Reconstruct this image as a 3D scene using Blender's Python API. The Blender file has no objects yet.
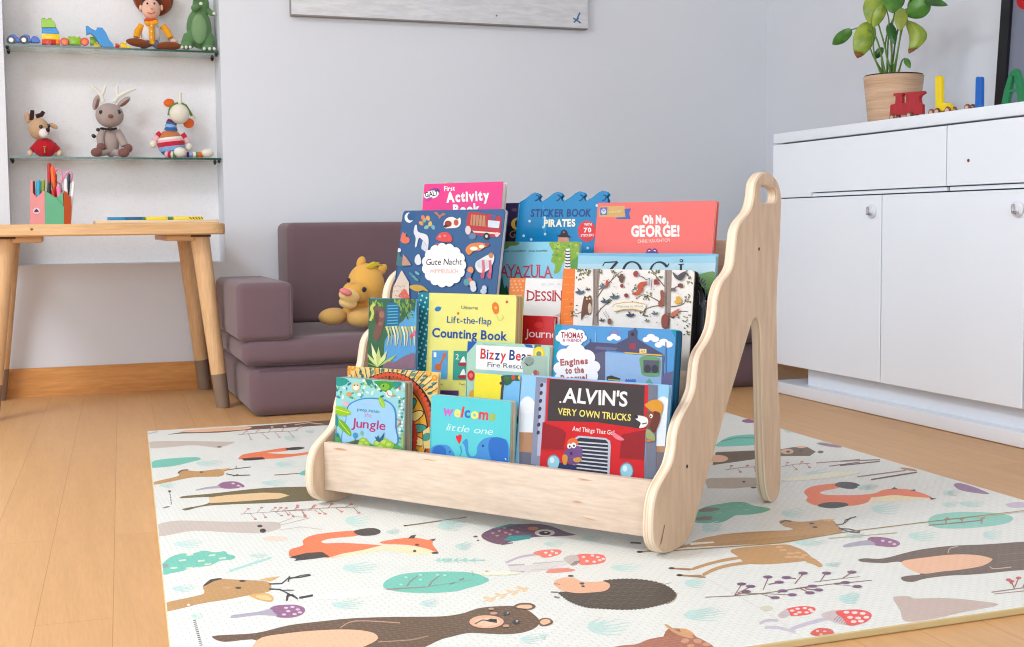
import bpy, bmesh, math, random
import numpy as np
from mathutils import Vector, Matrix, Quaternion
from mathutils.geometry import tessellate_polygon
random.seed(7)
sc = bpy.context.scene
COL = sc.collection
PI = math.pi

# ------------------------------------------------------------------ camera
F, PITCH, ROLL, YAW, CX, CY, H = 1247.671, -0.070831, -0.009878, 0.349818, 512.0, 312.566, 0.51
cyw, syw = math.cos(YAW), math.sin(YAW)
_f = Vector((syw*math.cos(PITCH), cyw*math.cos(PITCH), math.sin(PITCH)))
_r = Vector((cyw, -syw, 0)); _u = _r.cross(_f)
_r2 = _r*math.cos(ROLL) + _u*math.sin(ROLL); _u2 = -_r*math.sin(ROLL) + _u*math.cos(ROLL)
CAM = Vector((0, 0, H))
cd = bpy.data.cameras.new('camera'); cam = bpy.data.objects.new('camera', cd); COL.objects.link(cam)
M = Matrix((( _r2.x, _u2.x, -_f.x, CAM.x), (_r2.y, _u2.y, -_f.y, CAM.y), (_r2.z, _u2.z, -_f.z, CAM.z), (0, 0, 0, 1)))
cam.matrix_world = M
cd.sensor_width = 36; cd.lens = F*36/1024; cd.shift_y = -(323.5-CY)/1024
cd.clip_start = .02
sc.camera = cam

def ray(px, py): return _r2*((px-CX)/F) - _u2*((py-CY)/F) + _f
def onz(px, py, z=0.): d = ray(px, py); return CAM + d*((z-H)/d.z)
def ony(px, py, y): d = ray(px, py); return CAM + d*(y/d.y)
def onx(px, py, x): d = ray(px, py); return CAM + d*(x/d.x)

# ------------------------------------------------------------------ materials
def lin(c):
    def g(v):
        v /= 255.
        return v/12.92 if v <= .04045 else ((v+.055)/1.055)**2.4
    return (g(c[0]), g(c[1]), g(c[2]), 1)
MATS = {}
def nodes(name):
    m = bpy.data.materials.new(name); m.use_nodes = True
    nt = m.node_tree; b = nt.nodes['Principled BSDF']
    return m, nt, b
def N(nt, t, **k):
    n = nt.nodes.new(t)
    for a, v in k.items(): setattr(n, a, v)
    return n
def mixcol(nt, fac, c1, c2):
    mx = N(nt, 'ShaderNodeMix', data_type='RGBA')
    if hasattr(fac, 'links'): nt.links.new(fac, mx.inputs[0])
    else: mx.inputs[0].default_value = fac
    for i, c in ((6, c1), (7, c2)):
        if hasattr(c, 'links'): nt.links.new(c, mx.inputs[i])
        else: mx.inputs[i].default_value = c
    return mx.outputs[2]
def coords(nt, scale=(1, 1, 1), rot=(0, 0, 0), kind='Object'):
    tc = N(nt, 'ShaderNodeTexCoord'); mp = N(nt, 'ShaderNodeMapping')
    mp.inputs['Scale'].default_value = scale; mp.inputs['Rotation'].default_value = rot
    nt.links.new(tc.outputs[kind], mp.inputs['Vector'])
    return mp.outputs[0]
def noise(nt, vec, scale, detail=3, rough=.5):
    n = N(nt, 'ShaderNodeTexNoise'); n.inputs['Scale'].default_value = scale; n.inputs['Detail'].default_value = detail
    n.inputs['Roughness'].default_value = rough
    nt.links.new(vec, n.inputs['Vector']); return n.outputs[0]
def ramp(nt, fac, stops):
    r = N(nt, 'ShaderNodeValToRGB'); e = r.color_ramp.elements
    while len(e) < len(stops): e.new(.5)
    for el, (p, c) in zip(e, stops): el.position = p; el.color = c
    nt.links.new(fac, r.inputs[0]); return r.outputs[0]
def bump(nt, b, h, strength, dist=.002):
    n = N(nt, 'ShaderNodeBump'); n.inputs['Strength'].default_value = strength; n.inputs['Distance'].default_value = dist
    nt.links.new(h, n.inputs['Height']); nt.links.new(n.outputs[0], b.inputs['Normal'])
def shade(c, k): return tuple(max(0, min(255, v*k)) for v in c)
def plain(name, c, rough=.5, spec=.4, var=.04, nscale=30, bmp=0, metal=0):
    """solid colour with a faint cloud of variation"""
    key = (name, c, rough)
    if key in MATS: return MATS[key]
    m, nt, b = nodes(name)
    v = coords(nt); n = noise(nt, v, nscale)
    nt.links.new(mixcol(nt, n, lin(shade(c, 1-var)), lin(shade(c, 1+var))), b.inputs['Base Color'])
    b.inputs['Roughness'].default_value = rough; b.inputs['Specular IOR Level'].default_value = spec
    b.inputs['Metallic'].default_value = metal
    if bmp: bump(nt, b, noise(nt, v, nscale*12, 2), bmp)
    MATS[key] = m; return m
def ink(c): return plain('ink', tuple(int(x*.91) for x in c), .45, .25, .03, 60)
def fabric(name, c, nscale=900, var=.1, bmp=.35):
    key = (name, c)
    if key in MATS: return MATS[key]
    m, nt, b = nodes(name)
    v = coords(nt); n1 = noise(nt, v, nscale, 2); n2 = noise(nt, v, 14, 3)
    c0 = mixcol(nt, n1, lin(shade(c, 1-var)), lin(shade(c, 1+var)))
    c1 = mixcol(nt, n2, lin(shade(c, .93)), lin(shade(c, 1.05)))
    nt.links.new(mixcol(nt, .5, c0, c1), b.inputs['Base Color'])
    b.inputs['Roughness'].default_value = .9; b.inputs['Specular IOR Level'].default_value = .15
    b.inputs['Sheen Weight'].default_value = .25; b.inputs['Sheen Roughness'].default_value = .5
    bump(nt, b, n1, bmp, .001)
    MATS[key] = m; return m
def wood(name, c1, c2, scale=(3, 40, 40), rough=.45, dark=None, spec=.35, kind='Object'):
    if name in MATS: return MATS[name]
    m, nt, b = nodes(name)
    v = coords(nt, scale, kind=kind)
    n1 = noise(nt, v, 1.0, 5, .6); n2 = noise(nt, v, 4.5, 3, .6)
    col = ramp(nt, n1, [(.3, lin(c1)), (.7, lin(c2))])
    fine = ramp(nt, n2, [(.35, (.86, .86, .86, 1)), (.65, (1.06, 1.06, 1.06, 1))])
    mx = N(nt, 'ShaderNodeMix', data_type='RGBA', blend_type='MULTIPLY'); mx.inputs[0].default_value = .8
    nt.links.new(col, mx.inputs[6]); nt.links.new(fine, mx.inputs[7])
    out = mx.outputs[2]
    if dark:
        n3 = noise(nt, v, 2.1, 2, .4)
        mk = ramp(nt, n3, [(.70, (0, 0, 0, 1)), (.76, (1, 1, 1, 1))])
        out = mixcol(nt, mk, out, lin(dark))
    nt.links.new(out, b.inputs['Base Color'])
    b.inputs['Roughness'].default_value = rough; b.inputs['Specular IOR Level'].default_value = spec
    MATS[name] = m; return m

# ------------------------------------------------------------------ mesh builder
class MB:
    def __init__(s, Mx=None):
        s.v = []; s.f = []; s.mi = []; s.mats = []; s.M = Mx
    def idx(s, m):
        if m not in s.mats: s.mats.append(m)
        return s.mats.index(m)
    def add(s, vs, fs, m, Mx=None):
        k = len(s.v); i = s.idx(m)
        for p in vs:
            p = Vector(p)
            if Mx is not None: p = Mx @ p
            if s.M is not None: p = s.M @ p
            s.v.append(p)
        for f in fs:
            s.f.append([a+k for a in f]); s.mi.append(i)
        return s
    # --- shapes
    def box(s, c, d, m, r=0., seg=3, Mx=None):
        bm = bmesh.new(); bmesh.ops.create_cube(bm, size=1)
        for v in bm.verts: v.co = Vector((v.co.x*d[0], v.co.y*d[1], v.co.z*d[2]))
        if r > 0: bmesh.ops.bevel(bm, geom=bm.edges[:]+bm.verts[:], offset=min(r, min(d)*.49), segments=seg, profile=.5, affect='EDGES')
        bm.verts.ensure_lookup_table()
        c = Vector(c)
        s.add([v.co+c for v in bm.verts], [[v.index for v in f.verts] for f in bm.faces], m, Mx); bm.free(); return s
    def prism(s, out, a0, a1, m, axis='y', holes=(), side=None, r=0., Mx=None):
        """outline (list of 2d) extruded along axis from a0 to a1; optional holes; r = small edge chamfer"""
        loops = [list(out)]+[list(h) for h in holes]
        def P(q, a):
            if axis == 'y': return Vector((q[0], a, q[1]))
            if axis == 'x': return Vector((a, q[0], q[1]))
            return Vector((q[0], q[1], a))
        flat = [q for l in loops for q in l]
        tris = tessellate_polygon([[Vector((q[0], q[1], 0)) for q in l] for l in loops])
        n = len(flat)
        def inset(l, d, hole):
            area = sum(l[i][0]*l[(i+1) % len(l)][1]-l[(i+1) % len(l)][0]*l[i][1] for i in range(len(l)))
            sg = 1 if area > 0 else -1
            if hole: sg = -sg
            o = []
            for i in range(len(l)):
                p0, p1, p2 = Vector(l[i-1]), Vector(l[i]), Vector(l[(i+1) % len(l)])
                e1 = (p1-p0); e2 = (p2-p1)
                nn = Vector((-e1.y, e1.x)).normalized()+Vector((-e2.y, e2.x)).normalized() if e1.length > 1e-9 and e2.length > 1e-9 else Vector((0, 0))
                if nn.length > 1e-6: nn.normalize()
                o.append(p1+nn*d*sg)
            return o
        ring = []
        sgn = 1 if a1 > a0 else -1
        if r > 0:
            ins = [q for k, l in enumerate(loops) for q in inset(l, r, k > 0)]
            layers = [(ins, a0), (flat, a0+r*sgn), (flat, a1-r*sgn), (ins, a1)]
        else: layers = [(flat, a0), (flat, a1)]
        vs = [P(q, a) for (pts, a) in layers for q in pts]
        L = len(layers)
        s.add(vs, [], m, Mx); base = len(s.v)-len(vs)
        i0 = s.idx(m); i1 = s.idx(side or m)
        for t in tris:
            s.f.append([base+t[0], base+t[1], base+t[2]]); s.mi.append(i0)
            k = (L-1)*n
            s.f.append([base+k+t[2], base+k+t[1], base+k+t[0]]); s.mi.append(i0)
        off = 0
        for l in loops:
            for i in range(len(l)):
                j = (i+1) % len(l)
                for q in range(L-1):
                    s.f.append([base+q*n+off+i, base+q*n+off+j, base+(q+1)*n+off+j, base+(q+1)*n+off+i]); s.mi.append(i1)
            off += len(l)
        return s
    def tube(s, pts, rad, m, n=10, caps=True, Mx=None):
        pts = [Vector(p) for p in pts]
        rs = rad if isinstance(rad, (list, tuple)) else [rad]*len(pts)
        vs = []; fs = []; prev = None
        for i, p in enumerate(pts):
            t = (pts[min(i+1, len(pts)-1)]-pts[max(i-1, 0)]).normalized()
            if prev is None:
                a = Vector((0, 0, 1)) if abs(t.z) < .9 else Vector((1, 0, 0))
                x = t.cross(a).normalized()
            else: x = (prev-t*prev.dot(t)).normalized()
            prev = x; y = t.cross(x)
            for k in range(n):
                an = 2*PI*k/n; vs.append(p+(x*math.cos(an)+y*math.sin(an))*rs[i])
        for i in range(len(pts)-1):
            for k in range(n):
                fs.append([i*n+k, i*n+(k+1) % n, (i+1)*n+(k+1) % n, (i+1)*n+k])
        if caps: fs.append(list(range(n))[::-1]); fs.append([(len(pts)-1)*n+k for k in range(n)])
        return s.add(vs, fs, m, Mx)
    def lathe(s, prof, m, n=32, Mx=None):
        """profile [(r,z)] about z"""
        vs = []; fs = []
        for (r, z) in prof:
            for k in range(n):
                a = 2*PI*k/n; vs.append((r*math.cos(a), r*math.sin(a), z))
        for i in range(len(prof)-1):
            for k in range(n):
                fs.append([i*n+k, i*n+(k+1) % n, (i+1)*n+(k+1) % n, (i+1)*n+k])
        fs.append(list(range(n))[::-1]); fs.append([(len(prof)-1)*n+k for k in range(n)])
        return s.add(vs, fs, m, Mx)
    def ell(s, c, r, m, rot=None, nu=20, nv=12):
        c = Vector(c)
        if not isinstance(r, (tuple, list)): r = (r, r, r)
        R = rot or Matrix.Identity(3)
        vs = [c+R @ Vector((0, 0, r[2]))]; fs = []
        for j in range(1, nv):
            t = PI*j/nv
            for i in range(nu):
                a = 2*PI*i/nu
                vs.append(c+R @ Vector((r[0]*math.sin(t)*math.cos(a), r[1]*math.sin(t)*math.sin(a), r[2]*math.cos(t))))
        vs.append(c+R @ Vector((0, 0, -r[2])))
        for i in range(nu): fs.append([0, 1+i, 1+(i+1) % nu])
        for j in range(nv-2):
            for i in range(nu):
                a = 1+j*nu+i; b = 1+j*nu+(i+1) % nu
                fs.append([a, a+nu, b+nu, b])
        k = len(vs)-1
        for i in range(nu): fs.append([k, k-nu+(i+1) % nu, k-nu+i])
        return s.add(vs, fs, m)

def top_of(o):
    while o.parent: o = o.parent
    return o
def obj(name, mb, parent=None, label=None, smooth=True, sharp=.6, mods=None, print_fix=False):
    me = bpy.data.meshes.new(name)
    vs = mb.v
    if parent is not None:
        inv = top_of(parent).matrix_basis.inverted(); vs = [inv @ p for p in vs]
    me.from_pydata([tuple(p) for p in vs], [], mb.f)
    for m in mb.mats: me.materials.append(m)
    me.polygons.foreach_set('material_index', mb.mi)
    me.validate()
    if not print_fix:
        bm = bmesh.new(); bm.from_mesh(me); bmesh.ops.recalc_face_normals(bm, faces=bm.faces[:]); bm.to_mesh(me); bm.free()
    if smooth:
        me.polygons.foreach_set('use_smooth', [True]*len(me.polygons)); me.set_sharp_from_angle(angle=sharp)
    me.update()
    o = bpy.data.objects.new(name, me); COL.objects.link(o)
    if parent is not None: o.parent = parent
    if label: o['label'] = label
    return o
def recenter(o):
    """put a one-mesh thing's origin at the middle of its base"""
    xs = [v.co for v in o.data.vertices]
    c = Vector(((min(v.x for v in xs)+max(v.x for v in xs))/2, (min(v.y for v in xs)+max(v.y for v in xs))/2, min(v.z for v in xs)))
    o.data.transform(Matrix.Translation(-c)); o.location = c
def tag(o, label, cat, group=None):
    o['label'] = label; o['category'] = cat
    if group: o['group'] = group
    return o
def thing(name, label, cat, loc=(0, 0, 0), rotz=0, group=None, Mx=None):
    o = bpy.data.objects.new(name, None); COL.objects.link(o); o.empty_display_size = .05
    if Mx is not None: o.matrix_basis = Mx
    else: o.location = loc; o.rotation_euler = (0, 0, rotz)
    if Mx is None: o.matrix_basis = Matrix.Translation(Vector(loc)) @ Matrix.Rotation(rotz, 4, 'Z')
    return tag(o, label, cat, group)
def settle(t, z):
    """stand a finished thing on height z"""
    zs_ = [(top_of(o).matrix_basis @ v.co).z for o in t.children_recursive for v in o.data.vertices]
    t.matrix_basis = Matrix.Translation((0, 0, z-min(zs_))) @ t.matrix_basis
def struct(name, mb, label=None, **k):
    o = obj(name, mb, **k); o['kind'] = 'structure'
    if label: o['label'] = label
    return o
def blob(o, vox, smooth=6):
    r = o.modifiers.new('union', 'REMESH'); r.mode = 'VOXEL'; r.voxel_size = vox; r.use_smooth_shade = True
    s = o.modifiers.new('soften', 'SMOOTH'); s.iterations = smooth; s.factor = .5
    return o

# ------------------------------------------------------------------ printing on flat surfaces
def catmull(pts, closed=True, k=5):
    n = len(pts); o = []
    rng = range(n) if closed else range(n-1)
    for i in rng:
        if closed: p = [pts[(i+j-1) % n] for j in range(4)]
        else: p = [pts[max(0, i-1)], pts[i], pts[i+1], pts[min(n-1, i+2)]]
        for q in range(k):
            t = q/k
            o.append(tuple(.5*((2*p[1][c])+(-p[0][c]+p[2][c])*t+(2*p[0][c]-5*p[1][c]+4*p[2][c]-p[3][c])*t*t+(-p[0][c]+3*p[1][c]-3*p[2][c]+p[3][c])*t**3) for c in (0, 1)))
    if not closed: o.append(tuple(pts[-1]))
    return o
def clip(poly, win):
    """Sutherland-Hodgman against a convex counter-clockwise window"""
    out = poly
    for i in range(len(win)):
        a = win[i]; b = win[(i+1) % len(win)]; src = out; out = []
        if not src: return []
        ins = lambda p: (b[0]-a[0])*(p[1]-a[1])-(b[1]-a[1])*(p[0]-a[0]) >= -1e-9
        for j in range(len(src)):
            p = src[j-1]; q = src[j]; ip, iq = ins(p), ins(q)
            if ip != iq:
                d1 = (b[0]-a[0])*(p[1]-a[1])-(b[1]-a[1])*(p[0]-a[0]); d2 = (b[0]-a[0])*(q[1]-a[1])-(b[1]-a[1])*(q[0]-a[0])
                t = d1/(d1-d2); out.append((p[0]+(q[0]-p[0])*t, p[1]+(q[1]-p[1])*t))
            if iq: out.append(q)
    return out
GL = {}
def glyph(ch, bold):
    key = (ch, bold)
    if key not in GL:
        cu = bpy.data.curves.new('glyph', 'FONT'); cu.body = ch; cu.size = 1; cu.offset = bold; cu.resolution_u = 3; cu.fill_mode = 'FRONT'
        ob = bpy.data.objects.new('glyph', cu); COL.objects.link(ob)
        me = bpy.data.meshes.new_from_object(ob.evaluated_get(bpy.context.evaluated_depsgraph_get()))
        vs = [(v.co.x, v.co.y) for v in me.vertices]; fs = [list(p.vertices) for p in me.polygons]
        bpy.data.objects.remove(ob); bpy.data.curves.remove(cu); bpy.data.meshes.remove(me)
        GL[key] = (vs, fs)
    return GL[key]
CAP = .729
SERIF = {'A': [(0, 0), (1, 0)], 'Y': [(0, 1), (1, 1), (.5, 0)], 'U': [(.08, 1), (.92, 1)], 'L': [(.08, 1)], 'D': [(.08, 0), (.08, 1)], 'I': [(.5, 0), (.5, 1)], 'N': [(.08, 0), (.08, 1), (.92, 1)], 'E': [(.08, 0), (.08, 1)]}
KERN = {'AL': -.02, 'LV': -.16, 'AY': -.12, 'YA': -.12, 'AV': -.14, 'LA': -.03, "N'": -.02, "'S": -.02, 'RG': -.05, 'OR': -.01, 'ZZ': -.02, 'LT': -.1, 'RA': -.03, 'AT': -.1, 'TE': -.03, 'RY': -.04, 'TR': -.03, 'AR': -.02}
class Print:
    """flat artwork: everything is given in a close-up frame (x0,y0,scale) and lands on the plane P0,ux,uy"""
    def __init__(s, mb, P0, ux, uy, nrm, win, eps=4e-5):
        s.mb, s.P0, s.ux, s.uy, s.n, s.win, s.eps = mb, P0, ux, uy, nrm, win, eps
        s.k = 0; s.fr = (0, 0, 1)
    def frame(s, x0, y0, sc_): s.fr = (x0, y0, sc_); return s
    def reset(s, k=0): s.g = (getattr(s, 'g', 0)+1) % 8; s.k = k+s.g*.125; return s
    def loc(s, q):
        px = s.fr[0]+q[0]/s.fr[2]; py = s.fr[1]+q[1]/s.fr[2]
        d = ray(px, py); p = CAM+d*((s.P0-CAM).dot(s.n)/d.dot(s.n))-s.P0
        return (p.dot(s.ux), p.dot(s.uy))
    def put(s, uvs, faces, col):
        m = col if isinstance(col, bpy.types.Material) else ink(col)
        h = s.eps*(s.k+2)
        keep, s.mb.M = s.mb.M, None
        s.mb.add([s.P0+s.ux*a+s.uy*b+s.n*h for a, b in uvs], faces, m); s.mb.M = keep
    def rawpoly(s, uv, col):
        uv = clip(uv, s.win)
        if len(uv) < 3: return
        tr = tessellate_polygon([[Vector((a, b, 0)) for a, b in uv]])
        fs = []
        for t in tr:
            a, b, c = (uv[i] for i in t)
            ar = (b[0]-a[0])*(c[1]-a[1])-(b[1]-a[1])*(c[0]-a[0])
            if abs(ar) < 1e-12: continue
            fs.append(list(t) if ar > 0 else list(t)[::-1])
        s.put(uv, fs, col)
    def poly(s, pts, col, sm=False, same=False):
        if sm: pts = catmull(pts, True, 4)
        s.k += .1 if same else 1
        s.rawpoly([s.loc(p) for p in pts], col)
    def ell(s, x, y, rx, ry, col, ang=0, n=18, same=False):
        ca, sa = math.cos(ang), math.sin(ang)
        s.poly([(x+rx*math.cos(2*PI*i/n)*ca-ry*math.sin(2*PI*i/n)*sa, y+rx*math.cos(2*PI*i/n)*sa+ry*math.sin(2*PI*i/n)*ca) for i in range(n)], col, same=same)
    def line(s, pts, w, col, sm=False, taper=0, same=False):
        if sm: pts = catmull(pts, False, 4)
        L = []; R = []; n = len(pts)
        for i, p in enumerate(pts):
            a = pts[max(0, i-1)]; b = pts[min(n-1, i+1)]
            dx, dy = b[0]-a[0], b[1]-a[1]; l = math.hypot(dx, dy) or 1
            ww = w*.5*(1-taper*i/(n-1))
            L.append((p[0]-dy/l*ww, p[1]+dx/l*ww)); R.append((p[0]+dy/l*ww, p[1]-dx/l*ww))
        s.k += .1 if same else 1
        for i in range(n-1): s.rawpoly([s.loc(q) for q in (L[i], L[i+1], R[i+1], R[i])], col)
    def text(s, t, p0, p1, h, col, bold=0., shear=0., jit=0., serif=0., up=None, seed=1, gap=.06):
        """t written along p0->p1 (baseline), capital height h, in frame pixels"""
        rnd = random.Random(seed); cur = 0; items = []
        for i, ch in enumerate(t):
            if ch == ' ': cur += .28; continue
            vs, fs = glyph(ch, bold)
            x0 = min(v[0] for v in vs); x1 = max(v[0] for v in vs)
            if i and t[i-1:i+1] in KERN: cur += KERN[t[i-1:i+1]]
            items.append((ch, vs, fs, cur-x0, cur, x1-x0)); cur += x1-x0+gap
        tot = cur-gap
        bx, by = p1[0]-p0[0], p1[1]-p0[1]; L = math.hypot(bx, by); sx = L/tot; sy = h/CAP
        ex, ey = bx/L, by/L
        ux, uy = up if up else (ey, -ex)
        s.k += 1
        for i, (ch, vs, fs, off, c0, w) in enumerate(items):
            ji = (rnd.uniform(-1, 1)*jit, rnd.uniform(-1, 1)*jit*.12)
            col_i = col[i % len(col)] if isinstance(col, list) else col
            ca, sa = math.cos(ji[0]), math.sin(ji[0]); cxm = c0+w/2
            def tr(v):
                x = v[0]+off-cxm; y = v[1]-CAP/2
                x, y = x*ca-y*sa, x*sa+y*ca
                x += cxm+shear*(y+CAP/2); y += CAP/2+ji[1]
                return (p0[0]+ex*x*sx+ux*y*sy, p0[1]+ey*x*sx+uy*y*sy)
            uv = [s.loc(tr(v)) for v in vs]
            us = [a for a, b in uv]; vv = [b for a, b in uv]; wu = [a for a, b in s.win]; wv = [b for a, b in s.win]
            if min(us) > min(wu) and max(us) < max(wu) and min(vv) > min(wv) and max(vv) < max(wv):
                g = []
                for f in fs:
                    ar = sum(uv[f[j]][0]*uv[f[(j+1) % len(f)]][1]-uv[f[(j+1) % len(f)]][0]*uv[f[j]][1] for j in range(len(f)))
                    g.append(f if ar > 0 else f[::-1])
                s.put(uv, g, col_i)
            else:
                for f in fs: s.rawpoly([uv[j] for j in f], col_i)
            if serif:
                for fx, top in SERIF.get(ch, []):
                    xx = c0+w*fx; yy = CAP*top; q = serif
                    pl = [(xx-q, yy-.03), (xx+q, yy-.03), (xx+q, yy+.03), (xx-q, yy+.03)]
                    s.rawpoly([s.loc((p0[0]+ex*a*sx+ux*b*sy, p0[1]+ey*a*sx+uy*b*sy)) for a, b in pl], col_i)
    def tuft_old(s, x, y, w, h, col, n=4, flip=1):
        s.k += 1
        for i in range(n):
            t = i/(n-1)-.5
            a = (x, y+t*h*.3); b = (x+flip*w*(.75+.25*((i*7) % 3)/2), y+t*h*2)
            m_ = ((a[0]+b[0])/2, (a[1]+b[1])/2+t*h*.5)
            s.line([a, m_, b], h*.2, col, taper=.8, same=True)
    def tuft(s, x, y, w, h, col, n=4, flip=1):
        s.k += 1
        for i in range(n):
            t = i/(n-1)-.5; L = w*(.62+.38*math.cos(t*2.2)*(.75+.25*((i*5) % 3)/2))
            a = (x+flip*abs(t)*w*.12, y+t*h*.5); b = (x+flip*L, y+t*h*1.7-h*.25*(1-abs(t)))
            m_ = (x+flip*L*.5, y+t*h*1.25+h*.12)
            s.line([a, m_, b], h*.30, col, True, .75, same=True)
# ------------------------------------------------------------------ room materials
def floor_mat():
    m, nt, b = nodes('floor_oak_strips')
    v = coords(nt, (1, 1, 1), (0, 0, -math.radians(90-2.7)))
    sh_ = N(nt, 'ShaderNodeVectorMath', operation='ADD'); sh_.inputs[1].default_value = (.35, -.025, 0); nt.links.new(v, sh_.inputs[0]); v = sh_.outputs[0]
    br = N(nt, 'ShaderNodeTexBrick'); br.offset = .37; br.squash = 1
    br.inputs['Scale'].default_value = 1; br.inputs['Brick Width'].default_value = 1.25; br.inputs['Row Height'].default_value = .096
    br.inputs['Mortar Size'].default_value = .0005; br.inputs['Mortar Smooth'].default_value = 0; br.inputs['Bias'].default_value = 0
    br.inputs['Color1'].default_value = (0, 0, 0, 1); br.inputs['Color2'].default_value = (1, 1, 1, 1); br.inputs['Mortar'].default_value = (.5, .5, .5, 1)
    nt.links.new(v, br.inputs['Vector'])
    tone = ramp(nt, br.outputs['Color'], [(0, lin((203, 156, 105))), (1, lin((210, 164, 113)))])
    v2 = coords(nt, (45, 3, 3), (0, 0, math.radians(2.7)))
    g = noise(nt, v2, 1, 5, .6); g2 = noise(nt, v2, 6, 3, .6)
    gr = ramp(nt, g, [(.3, (.93, .92, .9, 1)), (.7, (1.05, 1.05, 1.05, 1))])
    gr2 = ramp(nt, g2, [(.35, (.95, .94, .93, 1)), (.65, (1.03, 1.03, 1.03, 1))])
    mx = N(nt, 'ShaderNodeMix', data_type='RGBA', blend_type='MULTIPLY'); mx.inputs[0].default_value = 1
    nt.links.new(tone, mx.inputs[6]); nt.links.new(gr, mx.inputs[7])
    mx2 = N(nt, 'ShaderNodeMix', data_type='RGBA', blend_type='MULTIPLY'); mx2.inputs[0].default_value = 1
    nt.links.new(mx.outputs[2], mx2.inputs[6]); nt.links.new(gr2, mx2.inputs[7])
    seam = mixcol(nt, br.outputs['Fac'], mx2.outputs[2], lin((168, 120, 78)))
    nt.links.new(seam, b.inputs['Base Color'])
    b.inputs['Roughness'].default_value = .38; b.inputs['Specular IOR Level'].default_value = .4
    return m
def wall_mat(name, c, sc_=160, st=.08):
    m, nt, b = nodes(name)
    v = coords(nt); n = noise(nt, v, sc_, 4); n2 = noise(nt, v, 2, 2)
    nt.links.new(mixcol(nt, n2, lin(shade(c, .985)), lin(shade(c, 1.015))), b.inputs['Base Color'])
    b.inputs['Roughness'].default_value = .75; b.inputs['Specular IOR Level'].default_value = .2
    bump(nt, b, n, st, .003); return m
def weave_mat():
    m, nt, b = nodes('niche_woven_paper')
    v = coords(nt); n1 = noise(nt, coords(nt, (60, 1, 420)), 1, 3); n2 = noise(nt, coords(nt, (420, 1, 60)), 1, 3)
    ad = N(nt, 'ShaderNodeMath', operation='ADD'); nt.links.new(n1, ad.inputs[0]); nt.links.new(n2, ad.inputs[1])
    nt.links.new(ramp(nt, ad.outputs[0], [(.6, lin((228, 226, 226))), (1.4, lin((238, 237, 238)))]), b.inputs['Base Color'])
    b.inputs['Roughness'].default_value = .8
    bump(nt, b, ad.outputs[0], .12, .002); return m
WALL = wall_mat('wall_paint_grey_white', (221, 225, 231))
WALLR = wall_mat('wall_paint_right', (221, 225, 232))
CEIL = wall_mat('ceiling_paint', (240, 240, 240))
FLOOR = floor_mat()
WEAVE = weave_mat()
WHITE = plain('white_lacquer', (236, 239, 246), .35, .4, .01, 3)
BASEW = wood('baseboard_wood', (196, 130, 66), (222, 160, 92), (3, 30, 30), .4)

YW, XR, XL, YF, ZC = 4.06, 2.490, -2.3, -2.2, 2.5
NX0, NX1, NZ0, NZ1, NY = -.126, .509, .399, 1.75, 4.21     # niche opening and its depth

mb = MB(); mb.box(((XL+XR)/2, (YF+NY)/2, -.05), (XR-XL+.4, NY-YF+.4, .1), FLOOR); struct('floor', mb, 'warm light brown strip wood floor')
mb = MB(); mb.box(((XL+XR)/2, (YF+NY)/2, ZC+.05), (XR-XL+.4, NY-YF+.4, .1), CEIL); struct('ceiling', mb)
mb = MB()
T = .16
yc = YW+T/2
def wb(x0, x1, z0, z1): mb.box(((x0+x1)/2, yc, (z0+z1)/2), (x1-x0, T, z1-z0), WALL)
wb(XL-.1, NX0, 0, ZC); wb(NX1, XR+.1, 0, ZC); wb(NX0, NX1, 0, NZ0); wb(NX0, NX1, NZ1, ZC)
mb.box(((NX0+NX1)/2, NY+.02, (NZ0+NZ1)/2), (NX1-NX0+.02, .04, NZ1-NZ0+.02), WEAVE)
struct('wall_back', mb, 'pale grey back wall with a recessed display niche lined in woven white paper', sharp=.3)
mb = MB(); mb.box((XR+.05, (YF+YW)/2, ZC/2), (.1, YW-YF, ZC), WALLR); struct('wall_right', mb, 'pale grey wall behind the white sideboard')
# left wall with its window, wall behind the viewer with a second window (both outside the picture, they light the room)
WY0, WY1, WZ0, WZ1 = -.6, 2.5, .55, 2.25
mb = MB()
def wl(y0, y1, z0, z1): mb.box((XL-.05, (y0+y1)/2, (z0+z1)/2), (.1, y1-y0, z1-z0), WALL)
wl(YF, WY0, 0, ZC); wl(WY1, YW, 0, ZC); wl(WY0, WY1, 0, WZ0); wl(WY0, WY1, WZ1, ZC)
struct('wall_left', mb)
VX0, VX1, VZ0, VZ1 = -1.7, .6, .7, 2.25
mb = MB()
def wf(x0, x1, z0, z1): mb.box(((x0+x1)/2, YF-.05, (z0+z1)/2), (x1-x0, .1, z1-z0), WALL)
wf(XL-.1, VX0, 0, ZC); wf(VX1, XR+.1, 0, ZC); wf(VX0, VX1, 0, VZ0); wf(VX0, VX1, VZ1, ZC)
struct('wall_front', mb)
mb = MB()
for y in (WY0+.03, (WY0+WY1)/2, WY1-.03): mb.box((XL-.05, y, (WZ0+WZ1)/2), (.06, .06, WZ1-WZ0), WHITE, .006)
for z in (WZ0+.03, WZ1-.03): mb.box((XL-.05, (WY0+WY1)/2, z), (.06, WY1-WY0, .06), WHITE, .006)
struct('window_1', mb)
mb = MB()
for x in (VX0+.03, (VX0+VX1)/2, VX1-.03): mb.box((x, YF-.05, (VZ0+VZ1)/2), (.06, .06, VZ1-VZ0), WHITE, .006)
for z in (VZ0+.03, VZ1-.03): mb.box(((VX0+VX1)/2, YF-.05, z), (VX1-VX0, .06, .06), WHITE, .006)
struct('window_2', mb)
mb = MB()
mb.prism([(YW-.016, 0), (YW-.001, 0), (YW-.001, .086), (YW-.010, .086), (YW-.016, .080)], XL, XR-.02, BASEW, axis='x')
struct('baseboard_back', mb, 'orange toned wooden baseboard along the back wall')
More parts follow.
